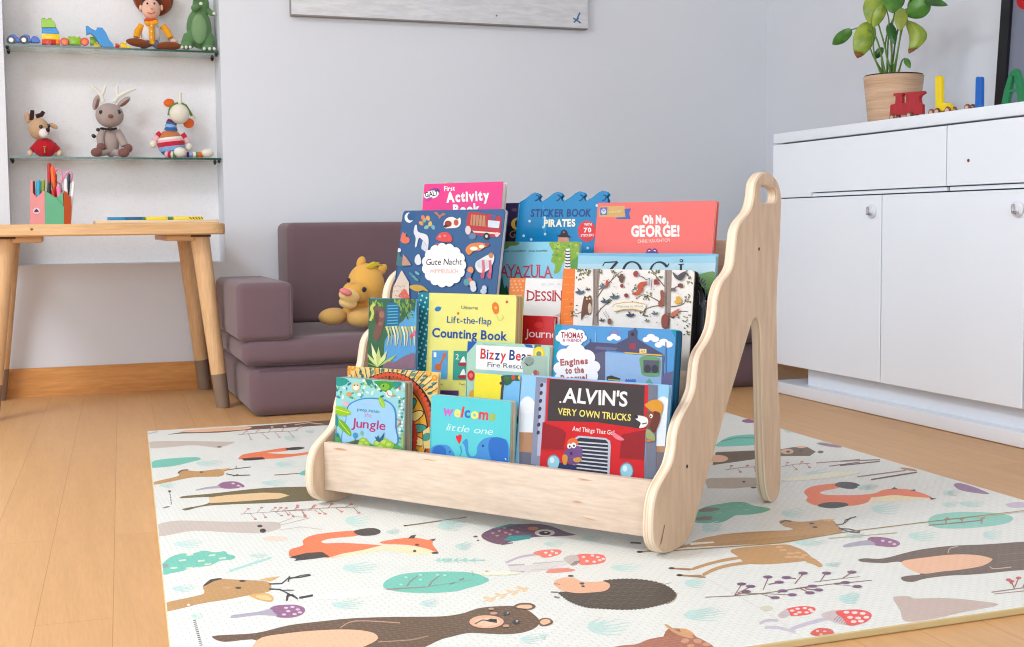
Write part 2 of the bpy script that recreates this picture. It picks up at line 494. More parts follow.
mb = MB()
mb.prism([(XR-.016, 0), (XR-.001, 0), (XR-.001, .086), (XR-.010, .086), (XR-.016, .080)], YF, YW-.02, BASEW, axis='y')
struct('baseboard_right', mb)

# ------------------------------------------------------------------ light: daylight through the two windows, plus an added overhead light
def area(name, loc, rot, sx, sy, e, col):
    l = bpy.data.lights.new(name, 'AREA'); l.shape = 'RECTANGLE'; l.size = sx; l.size_y = sy; l.energy = e; l.color = col
    o = bpy.data.objects.new(name, l); COL.objects.link(o); o.location = loc; o.rotation_euler = rot; return o
area('daylight_left_window', (XL-.12, (WY0+WY1)/2, (WZ0+WZ1)/2), (0, math.radians(-90), 0), WZ1-WZ0, WY1-WY0, 50, (.88, .94, 1))
area('daylight_front_window', ((VX0+VX1)/2, YF-.12, (VZ0+VZ1)/2), (math.radians(90), 0, 0), VX1-VX0, VZ1-VZ0, 75, (.88, .94, 1))
l_ = bpy.data.lights.new('added_overhead_light', 'AREA'); l_.shape = 'DISK'; l_.size = 1.1; l_.energy = 76; l_.color = (.88, .94, 1)  # added overhead light, no known lamp; brightens the mat from upper left
o_ = bpy.data.objects.new('added_overhead_light', l_); COL.objects.link(o_); o_.location = (-1.45, 1.7, ZC-.02)
w = bpy.data.worlds.new('world'); sc.world = w; w.use_nodes = True
bg = w.node_tree.nodes['Background']; bg.inputs[0].default_value = (.85, .93, 1, 1); bg.inputs[1].default_value = 1.0
sc.view_settings.view_transform = 'Standard'; sc.view_settings.look = 'None'; sc.view_settings.gamma = 1; sc.view_settings.exposure = -.16
sc.view_settings.use_curve_mapping = False
sc.cycles.use_denoising = True
sc.cycles.filter_width = 1.1
sc.cycles.max_bounces = 8; sc.cycles.diffuse_bounces = 5; sc.cycles.sample_clamp_indirect = 8

# ------------------------------------------------------------------ glass shelves in the niche
def glass_mat():
    m, nt, b = nodes('clear_glass_green')
    b.inputs['Base Color'].default_value = lin((232, 245, 240)); b.inputs['Roughness'].default_value = .03
    b.inputs['Transmission Weight'].default_value = 1; b.inputs['IOR'].default_value = 1.3
    n = noise(nt, coords(nt), 3); nt.links.new(mixcol(nt, n, lin((228, 244, 238)), lin((236, 247, 243))), b.inputs['Base Color'])
    return m
GLASS = glass_mat()
GEDGE = plain('green_glass_edge', (16, 72, 60), .15, .6, .1, 40)
CLIP = plain('black_plastic', (28, 28, 30), .45, .4)
ZU, ZL = 1.0637, .7285           # top faces of the two shelves
def glass_shelf(z, lab):
    t = thing('glass_shelf', lab, 'shelf', ((NX0+NX1)/2, NY-.06, z-.008), group='glass shelves in the niche')
    x0, x1, y0, y1 = NX0+.004, NX1-.004, YW+.008, NY-.002
    mb = MB(); mb.box(((x0+x1)/2, (y0+y1)/2+.001, z-.003), (x1-x0, y1-y0-.002, .006), GLASS); obj('pane', mb, t)
    mb = MB(); mb.box(((x0+x1)/2, y0+.0005, z-.003), (x1-x0, .003, .006), GEDGE); obj('edge', mb, t, 'dark green polished front edge')
    for x in (x0+.006, x1-.006):
        for y in (y0+.012, y1-.02):
            mb = MB(); mb.box((x, y, z-.0085), (.010, .010, .005), CLIP, .001); mb.tube([(x, y-.001, z-.0105), (x, y-.001, z-.0155)], .0032, CLIP, 8); obj('clip', mb, t)
    return t
glass_shelf(ZU, 'upper glass shelf with green edge holding the toy bricks and dinosaur')
glass_shelf(ZL, 'lower glass shelf with green edge holding three crocheted toys')

# ------------------------------------------------------------------ artwork high on the back wall
GREYP = wood('canvas_grey_paint', (216, 218, 223), (224, 226, 229), (4, 4, 25), .7)
EDGEP = plain('canvas_edge', (150, 146, 142), .8)
a0, a1 = ony(291, 13.1, YW-.028), ony(588.5, 29.5, YW-.028)
t = thing('canvas_picture', 'large pale grey painted canvas hung high on the back wall', 'picture', ((a0.x+a1.x)/2, YW, a1.z))
mb = MB(); mb.box(((a0.x+a1.x)/2, YW-.013, a1.z+.30), (a1.x-a0.x, .024, .60), EDGEP, .003); obj('stretcher', mb, t)
mb = MB(); mb.box(((a0.x+a1.x)/2, YW-.0265, a1.z+.302), (a1.x-a0.x-.004, .003, .596), GREYP, .001)
p = Print(mb, Vector((a0.x, YW-.0282, a1.z)), Vector((1, 0, 0)), Vector((0, 0, 1)), Vector((0, -1, 0)), [(0, 0), (2, 0), (2, .6), (0, .6)])
p.frame(280, 0, 3.2)
for q in ([(938, 58), (952, 66), (962, 74)], [(940, 72), (950, 62), (960, 40)], [(944, 66), (956, 58)]): p.line(q, 5, (84, 130, 178))
p.ell(693, 50, 3, 3, (130, 130, 130))
obj('painted_canvas', mb, t, 'grey painted canvas with a small blue signature mark')

# ------------------------------------------------------------------ sofa
SOFA = fabric('mauve_brown_velour', (112, 90, 96))
SOFAD = plain('dark_seam', (60, 46, 52), .9)
t = thing('foam_sofa', 'low mauve brown foam play sofa standing against the back wall', 'sofa', (1.27, 3.7, 0))
def cushion(name, x0, x1, y0, y1, z0, z1, r=.028, label=None, sub=True, parent=None):
    mb = MB(); mb.box(((x0+x1)/2, (y0+y1)/2, (z0+z1)/2), (x1-x0, y1-y0, z1-z0), SOFA, r, 5)
    o = obj(name, mb, parent or t, label, sharp=1.2)
    return o
cushion('base_cushion', .474, 2.09, 3.334, 4.02, .0, .139, .036)
o = cushion('seat_cushion', .455, 2.10, 3.328, 4.02, .1385, .2125)
mb = MB(); mb.tube([(.49, 3.331, .139), (2.07, 3.331, .139)], .003, SOFAD, 6); obj('seam', mb, o)
o = cushion('armrest', .443, .593, 3.324, 3.80, .206, .362, .02)
mb = MB(); mb.tube([(.585, 3.328, .222), (.585, 3.328, .345)], .0025, SOFA, 6); obj('piping', mb, o)
o = cushion('armrest', 1.96, 2.11, 3.324, 3.80, .206, .362, .02)
mb = MB(); mb.tube([(1.968, 3.328, .222), (1.968, 3.328, .345)], .0025, SOFA, 6); obj('piping', mb, o)
o = cushion('backrest', .668, 1.88, 3.83, 4.03, .2095, .521, .022)

# ------------------------------------------------------------------ small table
TW = wood('table_beech', (203, 158, 108), (226, 184, 134), (3, 45, 45), .4)
TL = wood('table_leg_beech', (212, 168, 120), (232, 193, 146), (40, 40, 4), .4)
TAUPE = plain('taupe_paint', (136, 116, 100), .5)
BRK = plain('dark_metal_plate', (92, 62, 44), .5)
TX0, TX1, TY0, TY1, TZ = -.192, .447, 3.515, 4.035, .5215
t = thing('low_table', 'light wooden low table with tapered legs dipped in taupe paint', 'table', ((TX0+TX1)/2, (TY0+TY1)/2, 0))
def rrect(x0, x1, y0, y1, r, k=8):
    o = []
    for cx_, cy_, a in ((x1-r, y1-r, 0), (x0+r, y1-r, 90), (x0+r, y0+r, 180), (x1-r, y0+r, 270)):
        for i in range(k+1):
            an = math.radians(a+90*i/k); o.append((cx_+r*math.cos(an), cy_+r*math.sin(an)))
    return o
mb = MB(); mb.prism(rrect(TX0, TX1, TY0, TY1, .05), TZ-.032, TZ, TW, axis='z', r=.004); 
p = Print(mb, Vector((0, TY0, 0)), Vector((1, 0, 0)), Vector((0, 0, 1)), Vector((0, -1, 0)), [(-1, 0), (1, 0), (1, 1), (-1, 1)])
p.frame(0, 150, 2.396); p.ell(76, 190, 4, 3, (150, 96, 50))
obj('table_top', mb, t)
mx = (TX0+TX1)/2
for x in (.325, 2*mx-.325):
    mb = MB(); mb.box((x, (TY0+TY1)/2, TZ-.0405), (.075, TY1-TY0-.1, .017), TW, .003); obj('batten', mb, t)
for (xt, xb, yt, yb) in ((.381, .431, 3.592, 3.573), (2*mx-.381, 2*mx-.431, 3.592, 3.573), (.377, .428, 3.965, 4.003), (2*mx-.377, 2*mx-.428, 3.965, 4.003)):
    P0 = Vector((xb, yb, .0)); P1 = Vector((xt, yt, TZ-.038)); k = .20; Pm = P0.lerp(P1, k)
    mb = MB(); mb.tube([Pm, P1], [.0215, .0265], TL, 20); o = obj('leg', mb, t)
    mb = MB(); mb.tube([P0, P0.lerp(P1, .01), Pm], [.018, .0195, .0216], TAUPE, 20); obj('foot_tip', mb, o, 'taupe painted lower end of the leg')
    mb = MB(); mb.box((P1.x, P1.y, TZ-.0355), (.055, .055, .006), BRK, .001); obj('fixing_plate', mb, t)

# ------------------------------------------------------------------ white sideboard
CXF = 2.0                     # plane of the doors
SY1 = 3.219; SY0 = 1.05          # far and near ends
SZ = .767
CABW = plain('cabinet_white', (238, 245, 255), .3, .45, .01, 2)
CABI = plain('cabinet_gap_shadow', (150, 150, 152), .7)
t = thing('sideboard', 'long white sideboard with drawers and doors along the right wall', 'sideboard', ((CXF+XR)/2, 2.0, 0))
mb = MB(); mb.box(((CXF+XR)/2-.001, (SY0+SY1)/2, .7525), (XR-CXF-.004, SY1-SY0, .029), CABW, .002); obj('worktop', mb, t)
mb = MB()
th_ = .018
mb.box(((CXF+XR)/2+.010, SY1-.009, .415), (XR-CXF-.024, th_, .646), CABW)
mb.box(((CXF+XR)/2+.010, SY0+.009, .415), (XR-CXF-.024, th_, .646), CABW)
mb.box(((CXF+XR)/2+.020, (SY0+SY1)/2, .100), (XR-CXF-.044, SY1-SY0, .018), CABW)
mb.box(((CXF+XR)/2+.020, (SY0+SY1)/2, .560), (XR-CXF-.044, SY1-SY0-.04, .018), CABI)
mb.box((XR-.016, (SY0+SY1)/2, .41), (.010, SY1-SY0-.04, .62), CABW)
obj('carcass', mb, t)
# drawers: front with a finger groove along its lower edge
def front(y0, y1, z0, z1): return (CXF+.010, (y0+y1)/2, (z0+z1)/2), (.018, y1-y0, z1-z0)
DG = [ (SY1-.001, 2.4555), (2.4510, 1.65), (1.647, SY0+.002) ]
for i, (ya, yb) in enumerate(DG):
    gy = 3.024 if i == 0 else ya
    zb, zt, zg = .5785, .7335, .5905
    out = [(ya, zt), (yb, zt), (yb, zg), (gy-.006, zg), (gy, zg-.006), (gy, zb), (ya, zb)] if i == 0 else [(ya, zt), (yb, zt), (yb, zg), (ya, zg)]
    mb = MB(); mb.prism(out, CXF, CXF+.018, CABW, axis='x', r=.0012); o = obj('drawer', mb, t)
    mb = MB(); mb.box((CXF+.012, (gy+yb)/2, (zb+zg)/2-.001), (.008, gy-yb-.006, zg-zb-.003), CABW); obj('finger_groove', mb, o)
    if i == 1:
        mb = MB(); q = onx(968.5, 160.5, CXF); mb.tube([(CXF-.0006, q.y, q.z), (CXF+.004, q.y, q.z)], .0042, plain('brown_hole', (120, 70, 40), .6), 10); obj('screw_hole', mb, o)
DD = [(SY1-.001, 2.7035), (2.6985, 2.1925), (2.1875, 1.65), (1.647, SY0+.002)]
DISC = plain('clear_white_plastic', (225, 228, 236), .15, .6)
CHROME = plain('chrome', (190, 190, 195), .15, .5, metal=1)
for i, (ya, yb) in enumerate(DD):
    c, d = front(yb, ya, .089, .5755)
    mb = MB(); mb.box(c, d, CABW, .0015, 1); o = obj('door', mb, t)
    if i < 2:
        q = onx(*((872, 211), (1018, 209))[i], CXF)
        mb = MB(); mb.lathe([(.001, 0), (.0175, 0), (.0185, .0025), (.016, .004), (.010, .0045), (.009, .008), (.001, .009)], DISC, 24, Matrix.Translation((CXF-.0002, q.y, q.z)) @ Matrix.Rotation(-PI/2, 4, 'Y'))
        k = obj('child_lock', mb, o, 'round clear plastic child lock')
        mb = MB(); mb.tube([(CXF-.010, q.y+.004, q.z+.010), (CXF-.013, q.y+.003, q.z+.004), (CXF-.014, q.y+.001, q.z-.007), (CXF-.014, q.y-.014, q.z-.009)], .0034, CHROME, 8); obj('hook', mb, k, 'small metal hook')
# base tray and set back kick board, open at the far end
mb = MB(); mb.box(((CXF+XR)/2-.017, (SY0+SY1)/2, .0185), (XR-CXF-.040, SY1-SY0+.004, .034), CABW, .002); obj('plinth', mb, t)
kb = onz(808, 379, .032)
mb = MB(); mb.box((CXF+.049, (SY0+3.089)/2, .0615), (.016, 3.089-SY0, .052), CABW); obj('kick_board', mb, t)
BRN = wood('brown_board', (150, 98, 62), (176, 120, 80), (4, 30, 30), .6)
mb = MB(); mb.box((CXF+.21, (2.70+SY1)/2, .0615), (.012, SY1-2.70-.004, .052), BRN); obj('rear_panel', mb, t, 'brown wooden panel seen in the open gap under the sideboard')
# ------------------------------------------------------------------ helpers for things seen against the back wall
class Fr:
    """close-up frame on an upright plane y = const: q(zx,zy,dy) is a point, s() the size of a frame pixel in metres"""
    def __init__(s, x0, y0, k, y): s.x0, s.y0, s.k, s.y = x0, y0, k, y
    def q(s, a, b, dy=0.): return ony(s.x0+a/s.k, s.y0+b/s.k, s.y+dy)
    def u(s, a=0, b=0):
        return (s.q(a+s.k, b)-s.q(a, b)).length/s.k
    def ell(s, mb, a, b, ra, rb, rd, m, dy=0., ang=0., nu=20, nv=12):
        """ra, rb, rd in frame pixels; ang turns it in the picture plane (clockwise)"""
        k = s.u(a, b)
        mb.ell(s.q(a, b, dy), (ra*k, rd*k, rb*k), m, Matrix.Rotation(ang, 3, 'Y'), nu, nv)
    def on(s, h, a, b):
        """depth of the front of ellipsoid h = (a, b, ra, rb, rd, dy) at the frame point (a, b)"""
        q = 1-((a-h[0])/h[2])**2-((b-h[1])/h[3])**2
        return h[5]-h[4]*s.u(h[0], h[1])*math.sqrt(max(q, .02))
    def tube(s, mb, pts, r, m, n=10, dys=None):
        k = s.u(*pts[0])
        rs = [v*k for v in r] if isinstance(r, (list, tuple)) else r*k
        mb.tube([s.q(a, b, (dys[i] if dys else 0)) for i, (a, b) in enumerate(pts)], rs, m, n)

def knit(name, c): return fabric(name, c, 700, .16, .6)
def base(f, a, b, z=None):
    p = f.q(a, b); return (p.x, p.y, z if z is not None else p.z)

# --- crocheted reindeer in grey, middle of the lower shelf
f = Fr(80, 70, 7.183, YW+.06)
GY = knit('grey_yarn', (168, 152, 146)); BR = knit('brown_yarn', (128, 88, 80)); CR = knit('cream_yarn', (236, 230, 216)); DK = plain('dark_bead', (30, 26, 28), .25, .5)
t = thing('crochet_reindeer', 'grey crocheted reindeer with cream antlers sitting on the lower glass shelf', 'soft toy', base(f, 215, 610, ZL))
mb = MB(); f.ell(mb, 220, 505, 62, 112, 56, GY); obj('body', mb, t)
HD = (212, 312, 102, 92, 84, -.012); mb = MB(); f.ell(mb, *HD[:5], GY, HD[5]); h = obj('head', mb, t)
for a in (150, 279):
    mb = MB(); f.ell(mb, a, 288, 14, 15, 9, DK, f.on(HD, a, 288)); obj('eye', mb, h)
mb = MB(); f.ell(mb, 219, 318, 19, 15, 12, BR, f.on(HD, 219, 318)); obj('nose', mb, h)
for (a, b, an) in ((115, 220, .25), (315, 215, .9)):
    mb = MB(); f.ell(mb, a, b, 24, 58, 16, GY, 0, an); o = obj('ear', mb, h)
    mb = MB(); f.ell(mb, a+4, b+4, 14, 42, 8, BR, -.0035, an); obj('inner_ear', mb, o)
mb = MB()
f.tube(mb, [(165, 215), (150, 165), (110, 125), (65, 90)], [17, 16, 14, 9], CR, 8); f.tube(mb, [(155, 170), (172, 130), (182, 95)], [14, 13, 9], CR, 8); obj('antler', mb, h, 'cream branched antler')
mb = MB()
f.tube(mb, [(245, 215), (270, 180), (330, 145), (400, 118)], [17, 16, 14, 9], CR, 8); f.tube(mb, [(275, 175), (262, 140), (268, 100)], [14, 13, 9], CR, 8); obj('antler', mb, h, 'cream branched antler')
for s_ in (-1, 1):
    pts = [(165, 425), (145, 470), (150, 525)] if s_ < 0 else [(265, 425), (290, 470), (320, 530)]
    mb = MB(); f.tube(mb, pts, [27, 30, 28], GY, 12, [-.005, -.012, -.018]); o = obj('arm', mb, t)
    a = (150, 540) if s_ < 0 else (345, 548)
    mb = MB(); f.ell(mb, a[0], a[1], 32, 34, 28, BR, -.024); obj('paw', mb, o, 'brown yarn paw')
    pts = [(205, 570), (165, 580), (125, 585)] if s_ < 0 else [(240, 575), (275, 582), (305, 585)]
    mb = MB(); f.tube(mb, pts, [24, 26, 26], GY, 12, [-.008, -.022, -.034]); o = obj('leg', mb, t)
    a = (118, 577) if s_ < 0 else (312, 580)
    mb = MB(); f.ell(mb, a[0], a[1], 42, 34, 34, BR, -.040); obj('foot', mb, o, 'brown yarn foot')
mb = MB(); f.tube(mb, [(150, 405), (180, 408), (220, 415), (262, 405)], [9, 9, 9, 9], DK, 8, [-.012, -.027, -.031, -.026]); f.ell(mb, 130, 415, 16, 14, 8, DK, -.01); f.ell(mb, 98, 460, 18, 14, 8, DK, -.008, .6)
obj('neck_ribbon', mb, t, 'thin black ribbon tied round the neck')
settle(t, ZL+.0003)

# --- little fawn in a red jumper
f = Fr(0, 90, 8.0875, YW+.07)
TA = knit('tan_yarn', (196, 160, 124)); RD = knit('red_yarn', (186, 28, 42)); WH = knit('white_yarn', (238, 234, 230)); BN = knit('dark_brown_yarn', (62, 30, 30)); SK = knit('pale_yarn', (232, 200, 170))
t = thing('crochet_fawn', 'small tan crocheted fawn in a red jumper on the lower glass shelf', 'soft toy', base(f, 350, 520, ZL))
mb = MB(); f.ell(mb, 362, 448, 98, 84, 70, RD); o = obj('body', mb, t, 'red knitted jumper body')
mb = MB(); mb.box(f.q(360, 440, -.0255), (.009, .003, .0025), plain('gold_letter', (160, 150, 90), .6)); mb.box(f.q(360, 468, -.0255), (.003, .003, .016), plain('gold_letter', (160, 150, 90), .6)); obj('letter', mb, o, 'gold letter on the jumper')
HD = (316, 296, 88, 94, 76, -.008); mb = MB(); f.ell(mb, *HD[:5], TA, HD[5]); h = obj('head', mb, t)
mb = MB(); f.ell(mb, 352, 330, 40, 42, 34, WH, -.030); o = obj('muzzle', mb, h, 'white yarn muzzle')
mb = MB(); f.ell(mb, 386, 304, 17, 20, 14, BN, -.036); obj('nose', mb, o)
for a in ((330, 278), (392, 272)):
    mb = MB(); f.ell(mb, a[0], a[1], 16, 16, 9, DK, f.on(HD, *a)-.001); obj('eye', mb, h)
mb = MB(); f.ell(mb, 221, 205, 24, 46, 14, TA, 0, -.1); obj('ear', mb, h)
mb = MB(); f.ell(mb, 432, 272, 40, 20, 14, TA, -.004, .5); obj('ear', mb, h)
mb = MB(); f.tube(mb, [(252, 225), (258, 180), (262, 145)], [20, 20, 17], BN, 10); obj('horn', mb, h, 'dark brown horn')
mb = MB(); f.tube(mb, [(290, 195), (335, 182), (352, 155)], [20, 20, 17], BN, 10); obj('horn', mb, h, 'dark brown horn')
for s_ in (0, 1):
    mb = MB(); f.tube(mb, [(300, 430), (255, 470)] if not s_ else [(425, 425), (470, 470)], [32, 26], RD, 12); o = obj('sleeve', mb, t)
    mb = MB(); f.ell(mb, 243 if not s_ else 480, 492, 22, 26, 18, SK, -.002); obj('hand', mb, o, 'pale yarn hand')
settle(t, ZL+.0003)

# --- striped long-necked crocheted toy
f = Fr(140, 80, 7.189, YW+.065)
YA = {k: knit('yarn_'+k, c) for k, c in dict(blue=(46, 104, 164), sky=(140, 176, 226), red=(196, 44, 62), pink=(238, 178, 186), white=(238, 232, 224), tan=(190, 122, 74), orange=(226, 104, 44), maroon=(120, 34, 50), green=(98, 140, 60), cream=(234, 226, 208)).items()}
t = thing('crochet_giraffe', 'cream headed crocheted toy in a rainbow striped suit on the lower glass shelf', 'soft toy', base(f, 240, 550, ZL))
mb = MB()
k = f.u(225, 440); c0 = f.q(222, 445)
prof = []
nst = 26
bands = ['blue', 'blue', 'blue', 'sky', 'sky', 'red', 'red', 'pink', 'white', 'tan', 'tan', 'orange', 'white']
tilt = Matrix.Translation(c0) @ Matrix.Rotation(-.12, 4, 'Y')
def ring(z, R, h, w): return R*math.sqrt(max(0, 1-(z/h)**2))
Hh, Rr = 108*k, 100*k
nb = len(bands)
for i, bn in enumerate(bands):
    za, zb = -Hh+2*Hh*i/nb, -Hh+2*Hh*(i+1)/nb
    vs = []; fs = []; n = 28; L = 4
    for j in range(L+1):
        z = za+(zb-za)*j/L; r = max(ring(z, Rr, Hh, 0)*(1-.22*(z/Hh if z > 0 else 0)), .0005)
        for q in range(n): vs.append((r*math.cos(2*PI*q/n), .85*r*math.sin(2*PI*q/n), z))
    for j in range(L):
        for q in range(n): fs.append([j*n+q, j*n+(q+1) % n, (j+1)*n+(q+1) % n, (j+1)*n+q])
    mb.add(vs, fs, YA[bn], tilt)
obj('body', mb, t, 'rainbow striped round body', sharp=3)
mb = MB(); f.tube(mb, [(222, 360), (220, 335)], [50, 44], YA['blue'], 16); f.tube(mb, [(220, 336), (222, 312)], [42, 40], YA['sky'], 16); f.tube(mb, [(222, 313), (226, 300)], [40, 40], YA['blue'], 16); f.tube(mb, [(226, 302), (234, 284)], [38, 36], YA['maroon'], 16); obj('neck', mb, t, 'blue and maroon striped neck')
mb = MB(); f.ell(mb, 283, 236, 72, 74, 66, YA['cream'], -.012); h = obj('head', mb, t)
mb = MB(); f.tube(mb, [(205, 245), (215, 195), (245, 165), (290, 155), (330, 175), (355, 215), (372, 250)], [9]*7, YA['green'], 8, [.0]*7); obj('head_band', mb, h)
mb = MB(); f.tube(mb, [(285, 165), (287, 120), (287, 85)], [16, 14, 16], YA['cream'], 10, [0, .004, .008]); obj('horn', mb, h)
mb = MB(); f.ell(mb, 208, 155, 40, 30, 16, YA['orange'], .004, -.2); obj('ear', mb, h, 'orange ear')
mb = MB(); f.ell(mb, 350, 302, 40, 36, 16, YA['orange'], .004, -.3); obj('ear', mb, h, 'orange ear')
mb = MB(); f.tube(mb, [(365, 225), (395, 262), (410, 262)], [8, 8, 5], YA['cream'], 8, [.01, .01, .01]); obj('mane', mb, h)
for pts, hand in (([(150, 375), (125, 395), (105, 430)], (95, 452)), ([(300, 380), (322, 410), (340, 440)], (350, 472))):
    mb = MB(); f.tube(mb, pts[:2], [24, 24], YA['red'], 12); f.tube(mb, pts[1:], [24, 24], YA['pink'], 12); o = obj('arm', mb, t, 'red and pink striped arm')
    mb = MB(); f.ell(mb, hand[0], hand[1], 26, 30, 22, YA['cream'], -.004); obj('hand', mb, o, 'cream yarn hand')
mb = MB()
for i, (a, c_) in enumerate(((185, 'pink'), (205, 'red'), (222, 'white'), (240, 'green'))): f.tube(mb, [(a, 528), (a+20, 528)], [24, 24], YA[c_], 12, [-.03, -.034])
o = obj('leg', mb, t, 'striped leg'); mb = MB(); f.ell(mb, 288, 512, 46, 38, 38, YA['cream'], -.036); obj('foot', mb, o, 'cream yarn foot')
mb = MB()
for a, c_ in ((318, 'sky'), (334, 'maroon'), (352, 'sky'), (378, 'white'), (400, 'green'), (416, 'orange'), (432, 'orange')): f.tube(mb, [(a, 528), (a+22, 528)], [21, 21], YA[c_], 12, [-.012, -.012])
o = obj('leg', mb, t, 'striped leg'); mb = MB(); f.ell(mb, 485, 518, 46, 32, 34, YA['cream'], -.014); obj('foot', mb, o, 'cream yarn foot')
settle(t, ZL+.0003)

# --- plush green dinosaur, right end of the upper shelf
f = Fr(110, 0, 8.533, YW+.075)
GN = fabric('green_plush', (92, 132, 84), 600, .12); GNL = fabric('pale_green_plush', (122, 156, 112), 600, .12); CLAW = plain('white_felt', (226, 226, 214), .8)
t = thing('plush_dinosaur', 'green plush dinosaur standing at the right end of the upper glass shelf', 'soft toy', base(f, 760, 430, ZU))
mb = MB()
f.ell(mb, 760, 250, 108, 175, 95, GN); f.ell(mb, 775, 60, 72, 130, 66, GN, 0, .05); f.ell(mb, 768, -60, 70, 62, 62, GN, -.01); f.ell(mb, 735, -40, 70, 40, 50, GN, -.03)
f.tube(mb, [(690, 330), (660, 380), (668, 415)], [70, 55, 45], GN, 14, [0, -.01, -.015]); f.tube(mb, [(820, 330), (845, 380), (835, 425)], [70, 55, 45], GN, 14, [0, -.01, -.015])
f.ell(mb, 648, 400, 58, 30, 60, GN, -.03); f.ell(mb, 838, 425, 58, 30, 60, GN, -.03)
f.tube(mb, [(760, 350), (790, 400), (840, 415)], [60, 36, 14], GN, 12, [.01, .045, .06])
o = blob(obj('body', mb, t), .0028, 4)
mb = MB(); f.ell(mb, 762, 255, 66, 130, 40, GNL, -.026); obj('belly_patch', mb, t, 'pale green belly patch')
for a in (615, 650, 685, 805, 850, 890):
    mb = MB(); f.ell(mb, a, 410 if a < 700 else 424, 13, 15, 14, CLAW, -.052); obj('claw', mb, t, 'white felt claw')
mb = MB(); f.tube(mb, [(835, 95), (865, 120), (885, 128)], [26, 24, 20], GN, 10, [-.01, -.018, -.022]); o = obj('arm', mb, t); mb = MB(); f.ell(mb, 888, 122, 14, 14, 12, CLAW, -.032); obj('claw', mb, o, 'white felt claw')
mb = MB(); f.tube(mb, [(715, 80), (735, 72), (765, 50)], [30, 26, 20], GN, 10, [-.02, -.03, -.036]); o = obj('arm', mb, t); mb = MB(); f.ell(mb, 776, 38, 15, 15, 12, CLAW, -.044); obj('claw', mb, o, 'white felt claw')
for a in (720, 790):
    mb = MB(); f.ell(mb, a, -85, 13, 15, 10, DK, -.055); obj('eye', mb, t)
settle(t, ZU+.0003)

# --- rag doll with a brown hat
SKIN = fabric('doll_skin', (232, 186, 164), 900, .05); HAT = fabric('hat_felt', (140, 66, 34), 500, .12); YEL = fabric('shirt_yellow', (232, 160, 36), 700, .08); VEST = fabric('vest_white', (222, 220, 222), 700, .06); BOOT = fabric('boot_brown', (124, 64, 32), 500, .15); REDC = fabric('scarf_red', (206, 84, 40), 700, .08); HAIR = fabric('doll_hair', (88, 46, 30), 500, .15); JEAN = fabric('trouser_blue', (74, 96, 130), 700, .1)
t = thing('rag_doll', 'rag doll in a brown hat, yellow shirt and white vest sitting on the upper shelf', 'doll', base(f, 350, 400, ZU))
mb = MB(); f.ell(mb, 345, 270, 86, 118, 62, VEST); o = obj('vest', mb, t, 'white vest')
mb = MB(); f.tube(mb, [(352, 165), (356, 260), (362, 360)], [22, 26, 26], YEL, 10, [-.024, -.028, -.024]); k_ = obj('shirt_front', mb, o, 'yellow shirt front')
mb = MB()
for b in (200, 250, 300): f.ell(mb, 356, b, 6, 6, 5, CLAW, -.041)
obj('button_row', mb, k_)
mb = MB(); f.ell(mb, 350, 60, 80, 92, 70, SKIN, -.01); h = obj('head', mb, t)
for a in (318, 378):
    mb = MB(); f.ell(mb, a, 10, 9, 10, 7, DK, -.043); obj('eye', mb, h)
mb = MB(); f.ell(mb, 350, 45, 11, 14, 16, SKIN, -.044); obj('nose', mb, h)
mb = MB(); f.tube(mb, [(318, 88), (350, 97), (385, 86)], 4, REDC, 8, [-.036, -.040, -.036]); obj('mouth', mb, h)
for a in (262, 440):
    mb = MB(); f.ell(mb, a, 48, 14, 26, 14, SKIN, -.008); obj('ear', mb, h)
mb = MB(); f.ell(mb, 350, 20, 92, 96, 64, HAIR, .012); obj('hair', mb, h, 'brown hair')
mb = MB(); q = f.q(365, 10); k = f.u(365, 10)
mb.lathe([(.001, -.002), (150*k, .004), (172*k, .022), (176*k, .024), (150*k, .008), (.001, .003)], HAT, 32, Matrix.Translation(q+Vector((0, .012, .008))) @ Matrix.Rotation(-.95, 4, 'X') @ Matrix.Rotation(.15, 4, 'Y'))
mb.lathe([(88*k, 0), (84*k, .03), (60*k, .05), (.001, .046)], HAT, 28, Matrix.Translation(f.q(352, -45)+Vector((0, .008, .004))) @ Matrix.Rotation(-.2, 4, 'X'))
obj('hat', mb, t, 'wide brimmed brown hat')
mb = MB(); f.ell(mb, 350, 158, 62, 30, 40, REDC, -.012); f.ell(mb, 320, 182, 28, 20, 14, YEL, -.03, .3); f.ell(mb, 385, 172, 30, 22, 14, YEL, -.03, -.4); obj('neck_scarf', mb, t, 'red and yellow neck scarf')
for pts, hp in (([(270, 200), (235, 250), (225, 300)], (262, 325)), ([(450, 205), (490, 255), (515, 305)], (545, 332))):
    mb = MB(); f.tube(mb, pts, [30, 30, 27], YEL, 12, [-.004, -.01, -.016]); o = obj('sleeve', mb, t, 'yellow sleeve')
    mb = MB(); f.ell(mb, hp[0], hp[1], 32, 20, 20, SKIN, -.02); obj('hand', mb, o)
mb = MB(); f.tube(mb, [(330, 350), (300, 365), (270, 372)], [34, 32, 30], JEAN, 12, [-.008, -.024, -.032]); o = obj('trouser_leg', mb, t, 'blue trouser leg')
mb = MB(); f.ell(mb, 240, 346, 104, 37, 42, BOOT, -.040, .12); obj('boot', mb, o, 'brown boot')
mb = MB(); f.tube(mb, [(385, 350), (400, 368), (420, 378)], [34, 32, 30], JEAN, 12, [-.008, -.026, -.038]); o = obj('trouser_leg', mb, t, 'blue trouser leg')
mb = MB(); f.ell(mb, 500, 374, 106, 38, 42, BOOT, -.044, -.03); obj('boot', mb, o, 'brown boot')
settle(t, ZU+.0003)

